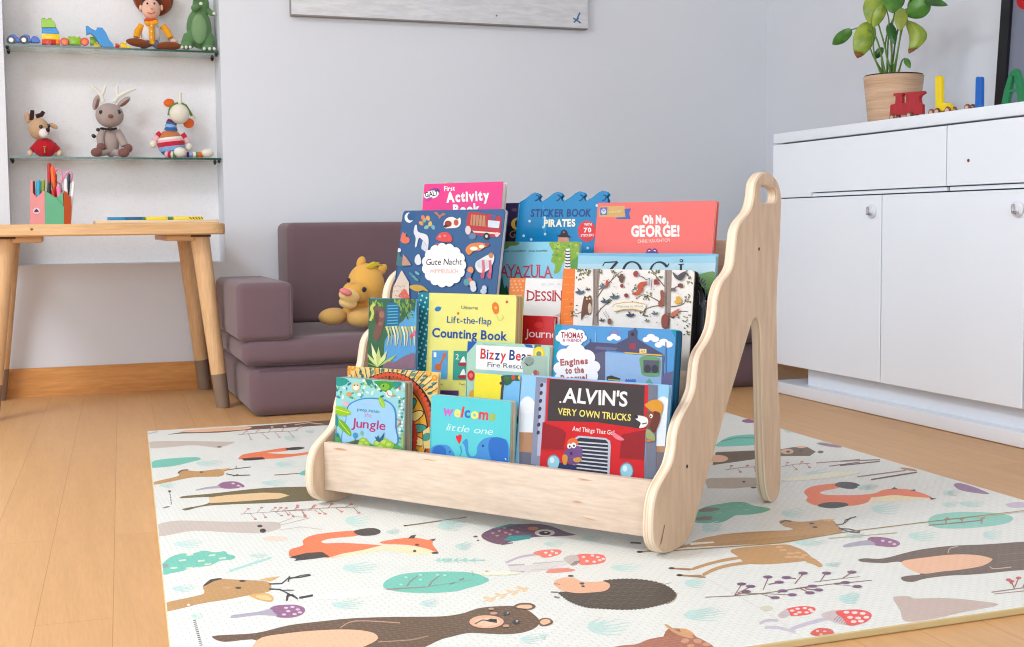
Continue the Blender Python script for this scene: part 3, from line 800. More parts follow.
# --- toy bricks on the upper shelf
f = Fr(0, 0, 8.533, YW+.034)
def pl(name, c): return plain(name, c, .22, .5, .01)
LIME = pl('brick_lime', (142, 190, 34)); BLU = pl('brick_blue', (0, 134, 206)); ORA = pl('brick_orange', (238, 124, 24)); YLW = pl('brick_yellow', (242, 204, 30)); REDB = pl('brick_red', (206, 44, 34)); DBL = pl('car_blue', (20, 84, 184)); BLK = pl('tyre_black', (22, 22, 24)); WHT = pl('brick_white', (236, 236, 236))
def brick(mb, a0_, a1_, b0, b1, m, dep=.032, studs=0, r=.0012, dy=0.):
    p0 = f.q(a0_, b1); p1 = f.q(a1_, b0)
    c = ((p0.x+p1.x)/2, f.y+dy, (p0.z+p1.z)/2); mb.box(c, (p1.x-p0.x, dep, p1.z-p0.z), m, r, 2)
    for i in range(studs):
        x = p0.x+(p1.x-p0.x)*(i+.5)/studs
        for yy in (-.25, .25): mb.lathe([(.0047, 0), (.0047, .0045), (.001, .0047)], m, 14, Matrix.Translation((x, f.y+dy+dep*yy, p1.z)))
zb = 366
def wheel(mb, a, b, r, m, hub, w=.008, dy=-.018):
    k = f.u(a, b); c = f.q(a, b, dy); R = Matrix.Translation(c) @ Matrix.Rotation(PI/2, 4, 'X')
    mb.lathe([(r*k*.5, -w/2), (r*k*.9, -w/2), (r*k, -w/4), (r*k, w/4), (r*k*.9, w/2), (r*k*.5, w/2)], m, 22, R)
    mb.lathe([(.001, -w/2), (r*k*.55, -w/2), (r*k*.55, w/2+.0006), (.001, w/2+.001)], hub, 18, R)
def prof(mb, pts, m, y0, y1, r=.0015):
    P = [f.q(a, b) for a, b in pts]; mb.prism([(p.x, p.z) for p in P], y0, y1, m, axis='y', r=r)
t = thing('toy_car', 'blue toy car with white hubs at the left end of the upper shelf', 'toy car', base(f, 200, zb, ZU))
mb = MB(); prof(mb, catmull([(62, 345), (70, 305), (110, 285), (140, 300), (165, 322), (180, 300), (220, 286), (250, 300), (262, 330), (270, 350), (180, 352)], True, 3), DBL, f.y-.015, f.y+.015); obj('body', mb, t)
mb = MB(); prof(mb, catmull([(262, 348), (270, 312), (290, 298), (325, 310), (345, 345), (330, 354), (280, 354)], True, 3), DBL, f.y-.013, f.y+.013); obj('bonnet', mb, t)
for a in (95, 203):
    for dy in (-.017, .017):
        mb = MB(); wheel(mb, a, 328, 36, BLK, WHT, .008, dy); obj('wheel', mb, t, 'black tyre with a white hub')
settle(t, ZU+.0003)
t = thing('brick_tower', 'small tower of orange, yellow, blue and lime toy bricks on a wheeled base', 'toy bricks', base(f, 420, zb, ZU))
mb = MB(); brick(mb, 357, 475, 322, 364, REDB); obj('brick', mb, t, 'red base brick')
mb = MB(); brick(mb, 357, 505, 278, 322, YLW); obj('brick', mb, t, 'yellow brick')
mb = MB(); brick(mb, 476, 509, 322, 364, ORA, .030); obj('brick', mb, t, 'orange brick')
mb = MB(); prof(mb, [(357, 277), (357, 226), (480, 224), (490, 240), (505, 262), (505, 277)], BLU, f.y-.016, f.y+.016); obj('brick', mb, t, 'blue sloped brick')
mb = MB(); prof(mb, [(355, 223), (352, 150), (370, 148), (440, 152), (462, 172), (476, 205), (478, 223)], LIME, f.y-.016, f.y+.016)
for a in (372, 424):
    p_ = f.q(a, 150); mb.lathe([(.0047, -.001), (.0047, .004), (.001, .0042)], LIME, 14, Matrix.Translation((p_.x, f.y-.008, p_.z)))
obj('brick', mb, t, 'lime curved brick')
mb = MB(); wheel(mb, 415, 345, 24, REDB, REDB, .006, -.018); obj('wheel', mb, t)
settle(t, ZU+.0003)
t = thing('brick_wagon', 'lime toy wagon on red wheels beside the brick tower', 'toy wagon', base(f, 630, zb, ZU))
mb = MB(); brick(mb, 575, 690, 305, 358, LIME, .030, 3); obj('body', mb, t)
for a in (550, 722):
    for dy in (-.018, .018):
        mb = MB(); wheel(mb, a, 332, 37, REDB, ORA, .008, dy); obj('wheel', mb, t, 'red wheel with an orange hub')
mb = MB(); f.tube(mb, [(550, 332), (722, 332)], 12, ORA, 8); obj('axle_bar', mb, t)
settle(t, ZU+.0003)
t = thing('brick_slide', 'sky blue toy slide on lime and yellow bricks', 'toy slide', base(f, 850, zb+10, ZU))
mb = MB(); prof(mb, [(735, 275), (730, 205), (745, 198), (780, 225), (815, 240), (830, 212), (870, 215), (900, 255), (930, 320), (965, 360), (968, 382), (870, 380), (850, 360), (800, 285), (770, 262)], BLU, f.y-.020, f.y+.006, .001); obj('slide', mb, t, 'sky blue slide')
mb = MB(); brick(mb, 770, 822, 285, 352, LIME, .022, dy=.016); obj('brick', mb, t, 'lime support brick')
mb = MB(); brick(mb, 800, 862, 350, 380, YLW, .024, 2, dy=.014); obj('brick', mb, t, 'yellow brick')
settle(t, ZU+.0003)
t = thing('toy_figure', 'tiny red and white toy figure lying beside the yellow brick', 'toy', base(f, 990, 382, ZU))
mb = MB(); f.tube(mb, [(974, 362), (983, 362)], 17, WHT, 10, [-.012, -.012]); obj('cap', mb, t)
mb = MB(); f.tube(mb, [(982, 362), (1010, 364)], 20, REDB, 12, [-.012, -.012]); f.ell(mb, 1008, 364, 14, 17, 17, REDB, -.012); obj('body', mb, t)
settle(t, ZU+.0003)
t = thing('yellow_brick', 'loose yellow toy brick between the tiny figure and the brown boot', 'toy brick', base(f, 1060, 386, ZU))
mb = MB(); brick(mb, 1024, 1080, 350, 386, YLW, .02, 2); obj('block', mb, t)
mb = MB(); brick(mb, 1080, 1112, 366, 388, YLW, .02); obj('plate', mb, t)
settle(t, ZU+.0003)

# ------------------------------------------------------------------ things on the low table
f = Fr(20, 160, 9.243, 3.76)
PKC = plain('pink_card', (222, 142, 142), .6); GNC = plain('green_card', (96, 170, 130), .6); ORC = plain('orange_card', (206, 92, 44), .6)
t = thing('pencil_holder', 'paper pencil pot with pink, green and orange sides on the low table', 'pencil holder', base(f, 285, 590, TZ))
mb = MB()
def sidep(a0_, b0, a1_, b1, y0, y1, m, notch):
    pts = notch
    return pts
def panel(mb, pts, m, dys):
    """thin card panel: outline in frame pixels, depth varies linearly with x between dys"""
    xs = [p[0] for p in pts]; x0_, x1_ = min(xs), max(xs)
    def pos(p, o): return f.q(p[0], p[1], dys[0]+(dys[1]-dys[0])*(p[0]-x0_)/(x1_-x0_)+o)
    tr = tessellate_polygon([[Vector((a, -b, 0)) for a, b in pts]])
    n = len(pts); vs = [pos(p, 0) for p in pts]+[pos(p, .0018) for p in pts]
    fs = [list(x) for x in tr]+[[i+n for i in x][::-1] for x in tr]+[[i, (i+1) % n, (i+1) % n+n, i+n] for i in range(n)]
    mb.add(vs, fs, m)
panel(mb, [(92, 592), (95, 185), (118, 190), (118, 300), (150, 345), (215, 285), (228, 285), (230, 592)], PKC, (.0, -.006)); o = obj('pink_side', mb, t, 'pink card side with a heart sticker')
mb = MB(); k = f.u(150, 470)
p = Print(mb, Vector((0, 3.76-.004, 0)), Vector((1, 0, 0)), Vector((0, 0, 1)), Vector((0, -1, 0)), [(-1, 0), (1, 0), (1, 1), (-1, 1)], 2e-4)
p.frame(20, 160, 9.243); p.ell(153, 468, 32, 30, (240, 225, 232)); p.poly([(128, 478), (140, 458), (152, 450), (165, 460), (175, 478), (150, 482)], (120, 40, 90)); obj('sticker', mb, o, 'small heart sticker')
mb = MB(); panel(mb, [(230, 592), (230, 280), (330, 345), (405, 430), (405, 592)], GNC, (-.006, -.014)); obj('green_side', mb, t, 'green card side')
mb = MB(); panel(mb, [(330, 350), (395, 290), (402, 430)], GNC, (-.004, -.010)); panel(mb, [(405, 592), (402, 280), (425, 290), (470, 345), (478, 430), (472, 592)], ORC, (-.014, .0)); obj('orange_side', mb, t, 'orange card side')
mb = MB(); panel(mb, [(95, 592), (95, 260), (472, 330), (472, 592)], PKC, (.03, .03)); obj('back_side', mb, t)
mb = MB(); panel(mb, [(96, 592), (96, 580), (470, 580), (470, 592)], PKC, (.012, .012)); obj('pot_base', mb, t)
settle(t, TZ+.0002)
PENS = [  # (bottom, top, radius, colour, cap colour, label)
 ('felt_pen', (128, 560), (124, 195), 16, (90, 40, 44), None, 'dark maroon felt pen standing in the pink side of the pot', .010),
 ('felt_pen', (165, 560), (172, 185), 21, (40, 160, 190), None, 'turquoise felt pen standing in the pink side of the pot', .006),
 ('felt_pen', (215, 560), (214, 185), 19, (130, 160, 40), None, 'olive green felt pen at the seam of the pot', .010),
 ('felt_pen', (275, 560), (270, 30), 20, (176, 34, 30), (176, 34, 30), 'tall dark red felt pen at the back of the pot', .024),
 ('felt_pen', (335, 560), (298, 58), 20, (240, 100, 30), (240, 90, 20), 'tall bright orange felt pen in the pot', .0115),
 ('felt_pen', (250, 560), (272, 205), 18, (34, 48, 36), None, 'short black felt pen low in the pot', .0005),
 ('felt_pen', (322, 560), (304, 270), 17, (200, 30, 36), None, 'short red felt pen low in the green side', -.001),
 ('felt_pen', (388, 560), (354, 240), 23, (240, 120, 160), None, 'thick pink felt pen in the green side', .003),
 ('felt_pen', (428, 560), (424, 175), 17, (232, 232, 236), (60, 40, 60), 'white pen with a dark clip beside the scissors', .002),
 ('felt_pen', (430, 560), (454, 125), 16, (40, 60, 66), None, 'black teal capped pen behind the white pens', .014),
 ('felt_pen', (462, 560), (494, 200), 15, (236, 236, 240), None, 'white pen leaning out to the right of the pot', .006),
 ('pencil', (330, 560), (335, 130), 8, (170, 40, 46), None, 'thin red pencil behind the orange pen', .022),
]
for nm, b_, t_, r_, c_, cap_, lab_, dy_ in PENS:
    t = thing(nm, lab_, 'pencil' if nm == 'pencil' else 'pen', base(f, b_[0], b_[1]), group='pens in the pencil pot')
    t.location = f.q(b_[0], b_[1], dy_); t.matrix_basis = Matrix.Translation(t.location)
    A = Vector(b_); B = Vector(t_); Mx_ = A.lerp(B, .62)
    mb = MB(); f.tube(mb, [tuple(A), tuple(Mx_)], [r_*.9, r_*.9], plain('pen_plastic', shade(c_, .9), .3), 14, [dy_]*2); obj('barrel', mb, t)
    mb = MB(); f.tube(mb, [tuple(Mx_), tuple(A.lerp(B, .95)), tuple(B)], [r_, r_, r_*.7], plain('pen_plastic', c_, .3), 14, [dy_]*3); o = obj('cap' if nm != 'pencil' else 'tip', mb, t)
    if cap_: 
        mb = MB(); q0 = Mx_.lerp(B, .35); q1 = B.lerp(Mx_, .06); f.tube(mb, [(q0.x+r_*.9, q0.y), (q1.x+r_*.9, q1.y)], 5, plain('pen_plastic', cap_, .3), 8, [dy_-.002]*2); obj('clip', mb, o)
t = thing('scissors', 'scissors with two pink loop handles standing in the pencil pot', 'scissors', base(f, 400, 560))
PKP = plain('pink_plastic', (238, 140, 184), .3)
for nm, cx_, cy_, rx_, ry_, ang_ in (('handle', 358, 150, 34, 66, -.12), ('handle', 445, 165, 36, 62, .25)):
    mb = MB(); pts = []
    for i in range(25):
        a_ = 2*PI*i/24; xx, yy = rx_*math.cos(a_), ry_*math.sin(a_)
        pts.append((cx_+xx*math.cos(ang_)-yy*math.sin(ang_), cy_+xx*math.sin(ang_)+yy*math.cos(ang_)))
    f.tube(mb, pts, 8, PKP, 8, [.027]*25); obj('handle', mb, t, 'pink loop handle')
mb = MB(); f.tube(mb, [(372, 214), (395, 330), (405, 560)], [10, 12, 5], plain('steel', (180, 180, 185), .25, .5, metal=.9), 8, [.0262]*3); obj('blade', mb, t)
mb = MB(); f.tube(mb, [(430, 226), (405, 330), (395, 560)], [10, 12, 5], plain('steel', (180, 180, 185), .25, .5, metal=.9), 8, [.0225]*3); obj('blade', mb, t)

f = Fr(20, 160, 5.12, 3.70)
BOARD = wood('pale_board', (222, 196, 160), (240, 218, 186), (3, 40, 40), .5)
t = thing('wooden_board', 'thin pale wooden puzzle board lying on the low table', 'board', base(f, 700, 320, TZ))
pa, pb = f.q(372, 320), f.q(1032, 320)
mb = MB(); mb.box(((pa.x+pb.x)/2, 3.80, TZ+.0053), (min(pb.x, .44)-pa.x, .20, .010), BOARD, .002); obj('panel', mb, t)
CB = plain('puzzle_blue', (40, 130, 180), .4); CB2 = plain('puzzle_dark_blue', (34, 96, 140), .4); CY_ = plain('puzzle_yellow', (232, 208, 36), .4); CG = plain('puzzle_green', (80, 140, 70), .4)
SP = [('puzzle_piece', 452, 545, CB, 'bright blue flat puzzle strip at the left end of the board'), ('puzzle_piece', 547, 632, CB2, 'dark blue flat puzzle strip beside the bright blue one'), ('puzzle_piece', 650, 760, CY_, 'yellow flat puzzle strip in the middle of the board'), ('puzzle_piece', 792, 940, CY_, 'longer yellow puzzle strip with a small print at the right end')]
for nm, a_, b_, m_, lab_ in SP:
    qa, qb = f.q(a_, 300), f.q(b_, 300)
    mb = MB(); mb.box(((qa.x+qb.x)/2, 3.755, TZ+.0104+.0045), (qb.x-qa.x-.0006, .06, .009), m_, .001, 2)
    if b_ == 940:
        p = Print(mb, Vector((0, 3.7248, 0)), Vector((1, 0, 0)), Vector((0, 0, 1)), Vector((0, -1, 0)), [(-1, 0), (1, 0), (1, 1), (-1, 1)])
        p.frame(20, 160, 5.12)
        for i in range(5): p.line([(868+i*15, 292), (878+i*15, 303)], 5, (120, 110, 30))
    o = obj(nm, mb); recenter(o); tag(o, lab_, 'puzzle piece', 'puzzle strips on the board')
for a_, b_, m_, lab_ in ((633, 648, CG, 'tiny green peg between the blue and yellow strips'), (742, 790, CG, 'small green and red peg lying between the yellow strips')):
    qa, qb = f.q(a_, 300), f.q(b_, 300)
    if b_ == 790: qa = f.q(762, 300)
    mb = MB(); mb.tube([(qa.x+.0005, 3.74, TZ+.0151), (qb.x-.0005, 3.74, TZ+.0151)], .0045, m_, 12)
    o = obj('puzzle_peg', mb); recenter(o); tag(o, lab_, 'puzzle peg', 'pegs on the board')

# ------------------------------------------------------------------ things on the sideboard
f6 = (820, 0, 5.36)
PXX = 2.25
def g6(a, b, dx=0.): p = onx(820+a/5.36, b/5.36, PXX); return Vector((p.x+dx, p.y, p.z))
pl_, pr_ = g6(226, 380), g6(524, 372); pc = (pl_+pr_)/2; pc.y -= .021
R_ = (pr_-pl_).length*math.cos(math.radians(49))/2
zt = pc.z-.021
POTW = wood('pot_wood_veneer', (190, 146, 112), (228, 196, 164), (4, 4, 75), .5)
SOIL = plain('potting_soil', (40, 30, 24), .95, .1, .2, 80)
t = thing('plant_pot', 'leafy green plant in a pale wood grain pot on the sideboard', 'potted plant', (pc.x, pc.y, SZ))
hh = zt-SZ
mb = MB(); mb.lathe([(R_*.78, 0), (R_*.80, .002), (R_*.99, hh-.003), (R_*1.0, hh), (R_*.96, hh), (R_*.95, hh-.02), (.01, hh-.02)], POTW, 48, Matrix.Translation((pc.x, pc.y, SZ+.0003))); obj('pot', mb, t, sharp=.8)
mb = MB(); mb.lathe([(R_*.955, hh-.010), (R_*.955, hh+.004), (R_*.925, hh+.004), (R_*.925, hh-.010)], CLIP, 40, Matrix.Translation((pc.x, pc.y, SZ+.0003))); obj('inner_pot_rim', mb, t, 'black rim of the inner pot')
mb = MB(); mb.lathe([(.001, hh-.006), (R_*.5, hh-.004), (R_*.92, hh-.010)], SOIL, 32, Matrix.Translation((pc.x, pc.y, SZ+.0003))); obj('soil', mb, t)
def leafmat(nm, c1, c2):
    m, nt, b = nodes(nm)
    n = noise(nt, coords(nt), 28, 3)
    nt.links.new(ramp(nt, n, [(.35, lin(c1)), (.65, lin(c2))]), b.inputs['Base Color']); b.inputs['Roughness'].default_value = .35
    b.inputs['Subsurface Weight'].default_value = .0
    return m
LF = [leafmat('leaf_green', (58, 110, 36), (84, 140, 44)), leafmat('leaf_yellow_green', (120, 150, 48), (160, 178, 66)), leafmat('leaf_dark', (36, 84, 30), (50, 104, 38)), leafmat('leaf_fading', (150, 160, 60), (120, 140, 60))]
TIP = plain('dry_leaf_tip', (130, 84, 46), .7)
STEM = plain('stem_green', (88, 130, 50), .5)
FW = Vector((_f.x, _f.y, 0)).normalized(); RTV = Vector((_r.x, _r.y, 0))
def plant_pt(a, b, back):  # frame point pushed along the viewing direction
    p = g6(a, b); d = (p-CAM).normalized(); return p+d*back
LEAVES = [ # base, tip, width(px), material, back0, back1, fold, dry tip
 ((268, 112), (205, 298), 105, 1, .0, -.06, .25, 1), ((172, 158), (74, 232), 58, 0, -.02, -.05, .3, 0), ((300, -40), (272, 118), 98, 1, .0, -.03, .25, 0),
 ((345, 18), (290, 138), 58, 1, -.02, -.05, .3, 0), ((400, -50), (390, 62), 104, 0, .02, -.03, .3, 0), ((438, 40), (430, 158), 64, 3, -.01, -.05, .3, 0),
 ((590, 10), (468, 78), 100, 0, .05, .0, .35, 0), ((548, -10), (676, 26), 44, 2, .04, .05, .3, 0), ((470, 108), (476, 274), 84, 1, .02, .03, .4, 1),
 ((370, 122), (400, 232), 48, 2, .01, -.01, .3, 0), ((336, 254), (295, 312), 38, 2, .02, .0, .3, 0), ((456, 312), (482, 362), 30, 0, -.02, -.03, .3, 0), ((470, 60), (590, -20), 90, 2, .06, .08, .3, 0)]
for i, (b_, t_, w_, mi_, k0, k1, fold, dry) in enumerate(LEAVES):
    B = plant_pt(b_[0], b_[1], k0); Tt = plant_pt(t_[0], t_[1], k1)
    if i == 8: 
        pass
    ax = (Tt-B)*1.08; L_ = ax.length; ax.normalize()
    vd = (B-CAM).normalized(); sd = ax.cross(vd).normalized(); nr = sd.cross(ax).normalized()
    w_m = w_*1.3/5.36/F*(B-CAM).length
    mb = MB(); vs = []; fs = []; n = 14; c = 6; dv = []
    for j in range(n+1):
        s_ = j/n; wd = w_m/2*(2.05*(s_**.62)*((1-s_)**.78))*(1.0 if s_ < .995 else 0)
        bend = math.sin(PI*s_)*L_*.12
        bow = Vector((0, 0, 0)) if i != 8 else RTV*(math.sin(PI*s_)*L_*.30)
        for q in range(-c, c+1):
            e_ = q/c
            vs.append(B+ax*(L_*s_)+bow+sd*(wd*e_)-nr*(bend)+nr*(fold*wd*(abs(e_)**1.4)-.05*wd*math.sin(s_*14+e_*2)*abs(e_)))
    W2 = 2*c+1
    f0 = []; f1 = []
    for j in range(n):
        for q in range(W2-1):
            fc = [j*W2+q, j*W2+q+1, (j+1)*W2+q+1, (j+1)*W2+q]
            (f1 if dry and j >= n-2 else f0).append(fc)
    mb.add(vs, f0, LF[mi_]); 
    if f1: mb.add(vs, f1, TIP)
    o = obj('leaf', mb, t, sharp=3); so = o.modifiers.new('thickness', 'SOLIDIFY'); so.thickness = .0008
STEMS = [([(335, 402), (325, 372), (285, 300), (262, 235)], -.01), ([(343, 402), (335, 372), (330, 300), (340, 258)], .0), ([(329, 402), (318, 372), (290, 290), (280, 130), (268, 112)], -.02), ([(372, 402), (372, 372), (345, 240), (308, 110), (300, 60)], -.02), ([(375, 402), (376, 372), (350, 250), (370, 120), (345, 18)], .0), ([(379, 402), (380, 372), (385, 240), (372, 125)], .01), ([(391, 402), (395, 372), (425, 230), (440, 60)], -.01), ([(388, 402), (392, 372), (380, 200), (400, 60), (400, 0)], .02), ([(396, 402), (402, 372), (430, 200), (455, 120), (470, 108)], .02), ([(363, 402), (360, 372), (370, 180), (420, 70), (590, 10)], .04), ([(415, 402), (425, 372), (440, 325), (456, 312)], -.02), ([(351, 402), (345, 372), (300, 200), (230, 150), (172, 158)], -.02), ([(383, 402), (385, 372), (420, 150), (500, 20), (548, -10)], .04)]
for pts, bk in STEMS:
    pp = [plant_pt(a, b, bk) for a, b in catmull(pts, False, 5)]
    mb = MB(); mb.tube(pp, [.0032-.0016*i/(len(pp)-1) for i in range(len(pp))], STEM, 8); obj('stem', mb, t)

# wooden letter train
LX = 2.085
def gl(a, b): p = onx(870+a/6.649, 60+b/6.649, LX); return (p.y, p.z)
def zrel(pts): return pts
WR = wood('wheel_wood', (108, 64, 48), (136, 88, 68), (60, 60, 60), .5)
RSP = plain('wheel_inner_pale', (214, 176, 160), .6)
def letter(name, lab, cat, outline, m, holes=(), wheels=(), x0=LX, x1=LX+.012, group='coloured wooden train letters', lift=None):
    pts = [gl(a, b) for a, b in outline]; hl = [[gl(a, b) for a, b in h] for h in holes]
    zmin = min(p[1] for p in pts)
    ymid = (min(p[0] for p in pts)+max(p[0] for p in pts))/2
    off = SZ+.0125-zmin
    pts = [(p[0], p[1]+off) for p in pts]
    if not wheels: pts = [(p[0], SZ+.0004) if p[1] < SZ+.0125+.014 else p for p in pts]   # these two stand straight on the top
    hl = [[(p[0], p[1]+off) for p in h] for h in hl]
    t = thing(name, lab, cat, ((x0+x1)/2, ymid, SZ), group=group)
    mb = MB(); mb.prism(pts, x0, x1, m, axis='x', holes=hl, r=.0015); obj('letter_block', mb, t)
    for (a, b) in wheels:
        y, z = gl(a, b); z = SZ+.0112
        for xx in (x0-.004, x1+.004):
            mb = MB(); R = Matrix.Translation((xx, y, z)) @ Matrix.Rotation(PI/2, 4, 'Y')
            mb.lathe([(.001, -.0025), (.0095, -.0025), (.011, -.0012), (.011, .0012), (.0095, .0025), (.001, .0025)], WR, 24, R)
            k = obj('wheel', mb, t)
            mb = MB(); mb.lathe([(.0045, -.0029), (.0068, -.0029), (.0068, .0029), (.0045, .0029)], RSP, 20, R); obj('hub_ring', mb, k)
    return t
RED = wood('red_painted_wood', (168, 40, 48), (186, 52, 58), (20, 20, 4), .55); YL = plain('yellow_painted_wood', (236, 208, 22), .45); BL = plain('blue_painted_wood', (18, 96, 186), .45); GRN = plain('green_painted_wood', (22, 120, 74), .45)
letter('toy_locomotive', 'red wooden toy locomotive leading the letter train on the sideboard', 'toy train', [(128, 372), (134, 300), (165, 292), (168, 246), (152, 238), (156, 224), (214, 219), (217, 230), (207, 242), (207, 289), (236, 287), (238, 242), (229, 236), (231, 218), (350, 209), (356, 224), (328, 242), (322, 258), (326, 288), (342, 300), (342, 362)], RED, wheels=((156, 362), (270, 350)))
letter('wooden_letter', 'yellow wooden letter L on wheels behind the red locomotive', 'wooden letter', [(434, 350), (430, 122), (438, 112), (462, 112), (469, 120), (471, 290), (500, 292), (524, 293), (530, 302), (530, 341)], YL, wheels=((455, 345), (525, 338)))
letter('wooden_letter', 'blue wooden letter I between the yellow L and the green A', 'wooden letter', [(696, 312), (700, 120), (708, 111), (730, 112), (737, 122), (735, 308)], BL)
letter('wooden_letter', 'green wooden letter A in front of the black framed picture', 'wooden letter', [(866, 284), (890, 190), (920, 90), (945, 56), (962, 52), (980, 66), (996, 120), (1022, 262), (984, 266), (970, 202), (925, 212), (905, 280)], GRN, holes=[[(926, 190), (944, 106), (954, 106), (966, 184)]])
# couplings between the letters
for a0_, a1_ in ((400, 425), (640, 662)):
    y, z = gl((a0_+a1_)/2, 330)
    t = thing('coupling_wheels', 'pair of brown wooden wheels on the small link '+('before the yellow L' if a0_ == 400 else 'between the yellow L and blue I'), 'toy wheels', (LX+.011, y, SZ), group='links of the letter train')
    for xx in (LX-.002, LX+.014):
        mb = MB(); R = Matrix.Translation((xx, y, SZ+.0112)) @ Matrix.Rotation(PI/2, 4, 'Y'); mb.lathe([(.001, -.0025), (.0095, -.0025), (.011, -.0012), (.011, .0012), (.0095, .0025), (.001, .0025)], WR, 24, R); o = obj('wheel', mb, t)
        mb = MB(); mb.lathe([(.0045, -.0029), (.0068, -.0029), (.0068, .0029), (.0045, .0029)], RSP, 20, R); obj('hub_ring', mb, o)
    mb = MB(); mb.tube([(LX-.002, y, SZ+.0112), (LX+.014, y, SZ+.0112)], .003, WR, 10); obj('axle', mb, t)

# black framed picture leaning against the right wall
FB = plain('black_frame', (22, 20, 28), .3, .4)
GLS = plain('grey_print_behind_glass', (118, 124, 142), .12, .5, .02, 4)
t0 = onx(994, 104, 2.425); t1 = onx(1004, 0, 2.46)
zA = SZ+.0006
lean = .040
p0 = Vector((2.422, t0.y, zA)); up = Vector((lean, 0, .62)).normalized(); ln = Vector((0, -1, 0)); nr = ln.cross(up)
t = thing('framed_picture', 'black framed picture leaning on the wall behind the green A', 'picture', (2.44, p0.y-.22, SZ))
def bar(mb, u0, u1, v0, v1, d0, d1, m):
    vs = []
    for d in (d0, d1):
        for (a, b) in ((u0, v0), (u1, v0), (u1, v1), (u0, v1)): vs.append(p0+ln*a+up*b+Vector((1, 0, 0))*d)
    mb.add(vs, [[0, 1, 2, 3], [7, 6, 5, 4], [0, 4, 5, 1], [1, 5, 6, 2], [2, 6, 7, 3], [3, 7, 4, 0]], m)
mb = MB(); w_ = .035
bar(mb, 0, w_, 0, .62, 0, .022, FB); bar(mb, .44-w_, .44, 0, .62, 0, .022, FB); bar(mb, w_, .44-w_, 0, w_, 0, .022, FB); bar(mb, w_, .44-w_, .62-w_, .62, 0, .022, FB); obj('frame', mb, t)
mb = MB(); bar(mb, w_, .44-w_, w_, .62-w_, .010, .014, GLS)
P0_ = p0+Vector((.0095, 0, 0)); nrm_ = up.cross(ln); 
if nrm_.x > 0: nrm_ = -nrm_
pr_ = Print(mb, P0_, ln, up, nrm_, [(w_, w_), (.44-w_, w_), (.44-w_, .62-w_), (w_, .62-w_)])
pr_.frame(980, 0, 5.386); pr_.ell(248, 8, 52, 46, (206, 24, 36)); pr_.ell(300, 400, 60, 40, (40, 50, 60)); obj('print', mb, t, 'grey print with a red shape')

# ------------------------------------------------------------------ plush lion cub on the sofa
f = Fr(300, 250, 7.19, 3.47)
PLY = fabric('golden_plush', (226, 172, 84), 500, .10); PLC = fabric('cream_plush', (236, 200, 130), 500, .08); PLP = fabric('beige_plush', (210, 168, 98), 500, .10); PNK = plain('pink_nose', (228, 130, 130), .5); TUF = fabric('tuft_yellow', (206, 180, 50), 300, .2)
zs = .2125
t = thing('plush_lion_cub', 'golden plush lion cub lying on the sofa seat beside the book display', 'soft toy', base(f, 450, 560, zs))
mb = MB()
f.ell(mb, 475, 295, 132, 150, 120, PLY, .0); f.ell(mb, 400, 350, 95, 72, 80, PLY, -.035, .25)
f.ell(mb, 560, 470, 150, 120, 120, PLY, .09); f.ell(mb, 640, 480, 140, 105, 120, PLY, .16)
f.tube(mb, [(520, 430), (420, 500), (330, 520)], [70, 66, 62], PLY, 14, [.05, .0, -.02]); f.tube(mb, [(560, 450), (500, 520), (450, 540)], [70, 66, 62], PLY, 14, [.03, -.03, -.055])
h = blob(obj('body', mb, t), .004, 8)
mb = MB(); f.ell(mb, 355, 378, 76, 50, 58, PLC, -.072, .25); f.ell(mb, 345, 430, 66, 40, 48, PLC, -.062, .2); o = blob(obj('muzzle', mb, t, 'cream plush muzzle and chin'), .003, 5)
mb = MB(); f.ell(mb, 330, 352, 46, 24, 30, PNK, -.108, .35); obj('nose', mb, o, 'pink nose')
for a, b, w_, dy in ((352, 268, 12, -.060), (462, 334, 18, -.074)):
    mb = MB(); f.ell(mb, a, b, w_, 17, 9, DK, dy); obj('eye', mb, t, 'dark bead eye')
mb = MB(); f.ell(mb, 440, 140, 32, 46, 22, PLY, .0, .35); obj('ear', mb, t)
mb = MB(); f.ell(mb, 590, 190, 30, 46, 22, PLY, .02, .7); obj('ear', mb, t)
mb = MB()
for a, b, a2, b2 in ((480, 175, 545, 150), (490, 170, 570, 142), (500, 172, 595, 160), (495, 180, 560, 178)): f.tube(mb, [(a, b), ((a+a2)/2, (b+b2)/2-12), (a2, b2)], [14, 12, 4], TUF, 8, [-.03, -.03, -.02])
obj('hair_tuft', mb, t, 'small yellow hair tuft')
mb = MB(); f.ell(mb, 240, 527, 106, 62, 70, PLP, -.015, -.04); obj('paw', mb, t, 'beige plush paw')
mb = MB(); f.ell(mb, 438, 538, 96, 66, 74, PLP, -.055, 0); obj('paw', mb, t, 'beige plush paw')
settle(t, zs+.0002)
# ------------------------------------------------------------------ tiered book display
TH = -.941181
A3 = Vector((math.cos(TH), math.sin(TH), 0)); D3 = Vector((-math.sin(TH), math.cos(TH), 0)); Z3 = Vector((0, 0, 1))
SO = Vector((.439244, 2.198144, .0106)); WD = .6594
SM = Matrix(((A3.x, D3.x, 0, SO.x), (A3.y, D3.y, 0, SO.y), (0, 0, 1, SO.z), (0, 0, 0, 1)))
BIRCH = wood('birch_ply_face', (208, 180, 150), (217, 190, 162), (16, 16, 2.5), .5)
BIRCHF = wood('birch_board', (207, 186, 165), (219, 201, 182), (5, 40, 40), .5, dark=(186, 140, 108))
def ply_mat():
    m, nt, b = nodes('birch_ply_edge')
    n = noise(nt, coords(nt, (330, 2, 2)), 1, 2, .5)
    nt.links.new(ramp(nt, n, [(.36, lin((196, 166, 136))), (.5, lin((226, 204, 178))), (.64, lin((236, 218, 196)))]), b.inputs['Base Color'])
    b.inputs['Roughness'].default_value = .55; return m
PLY_E = ply_mat()
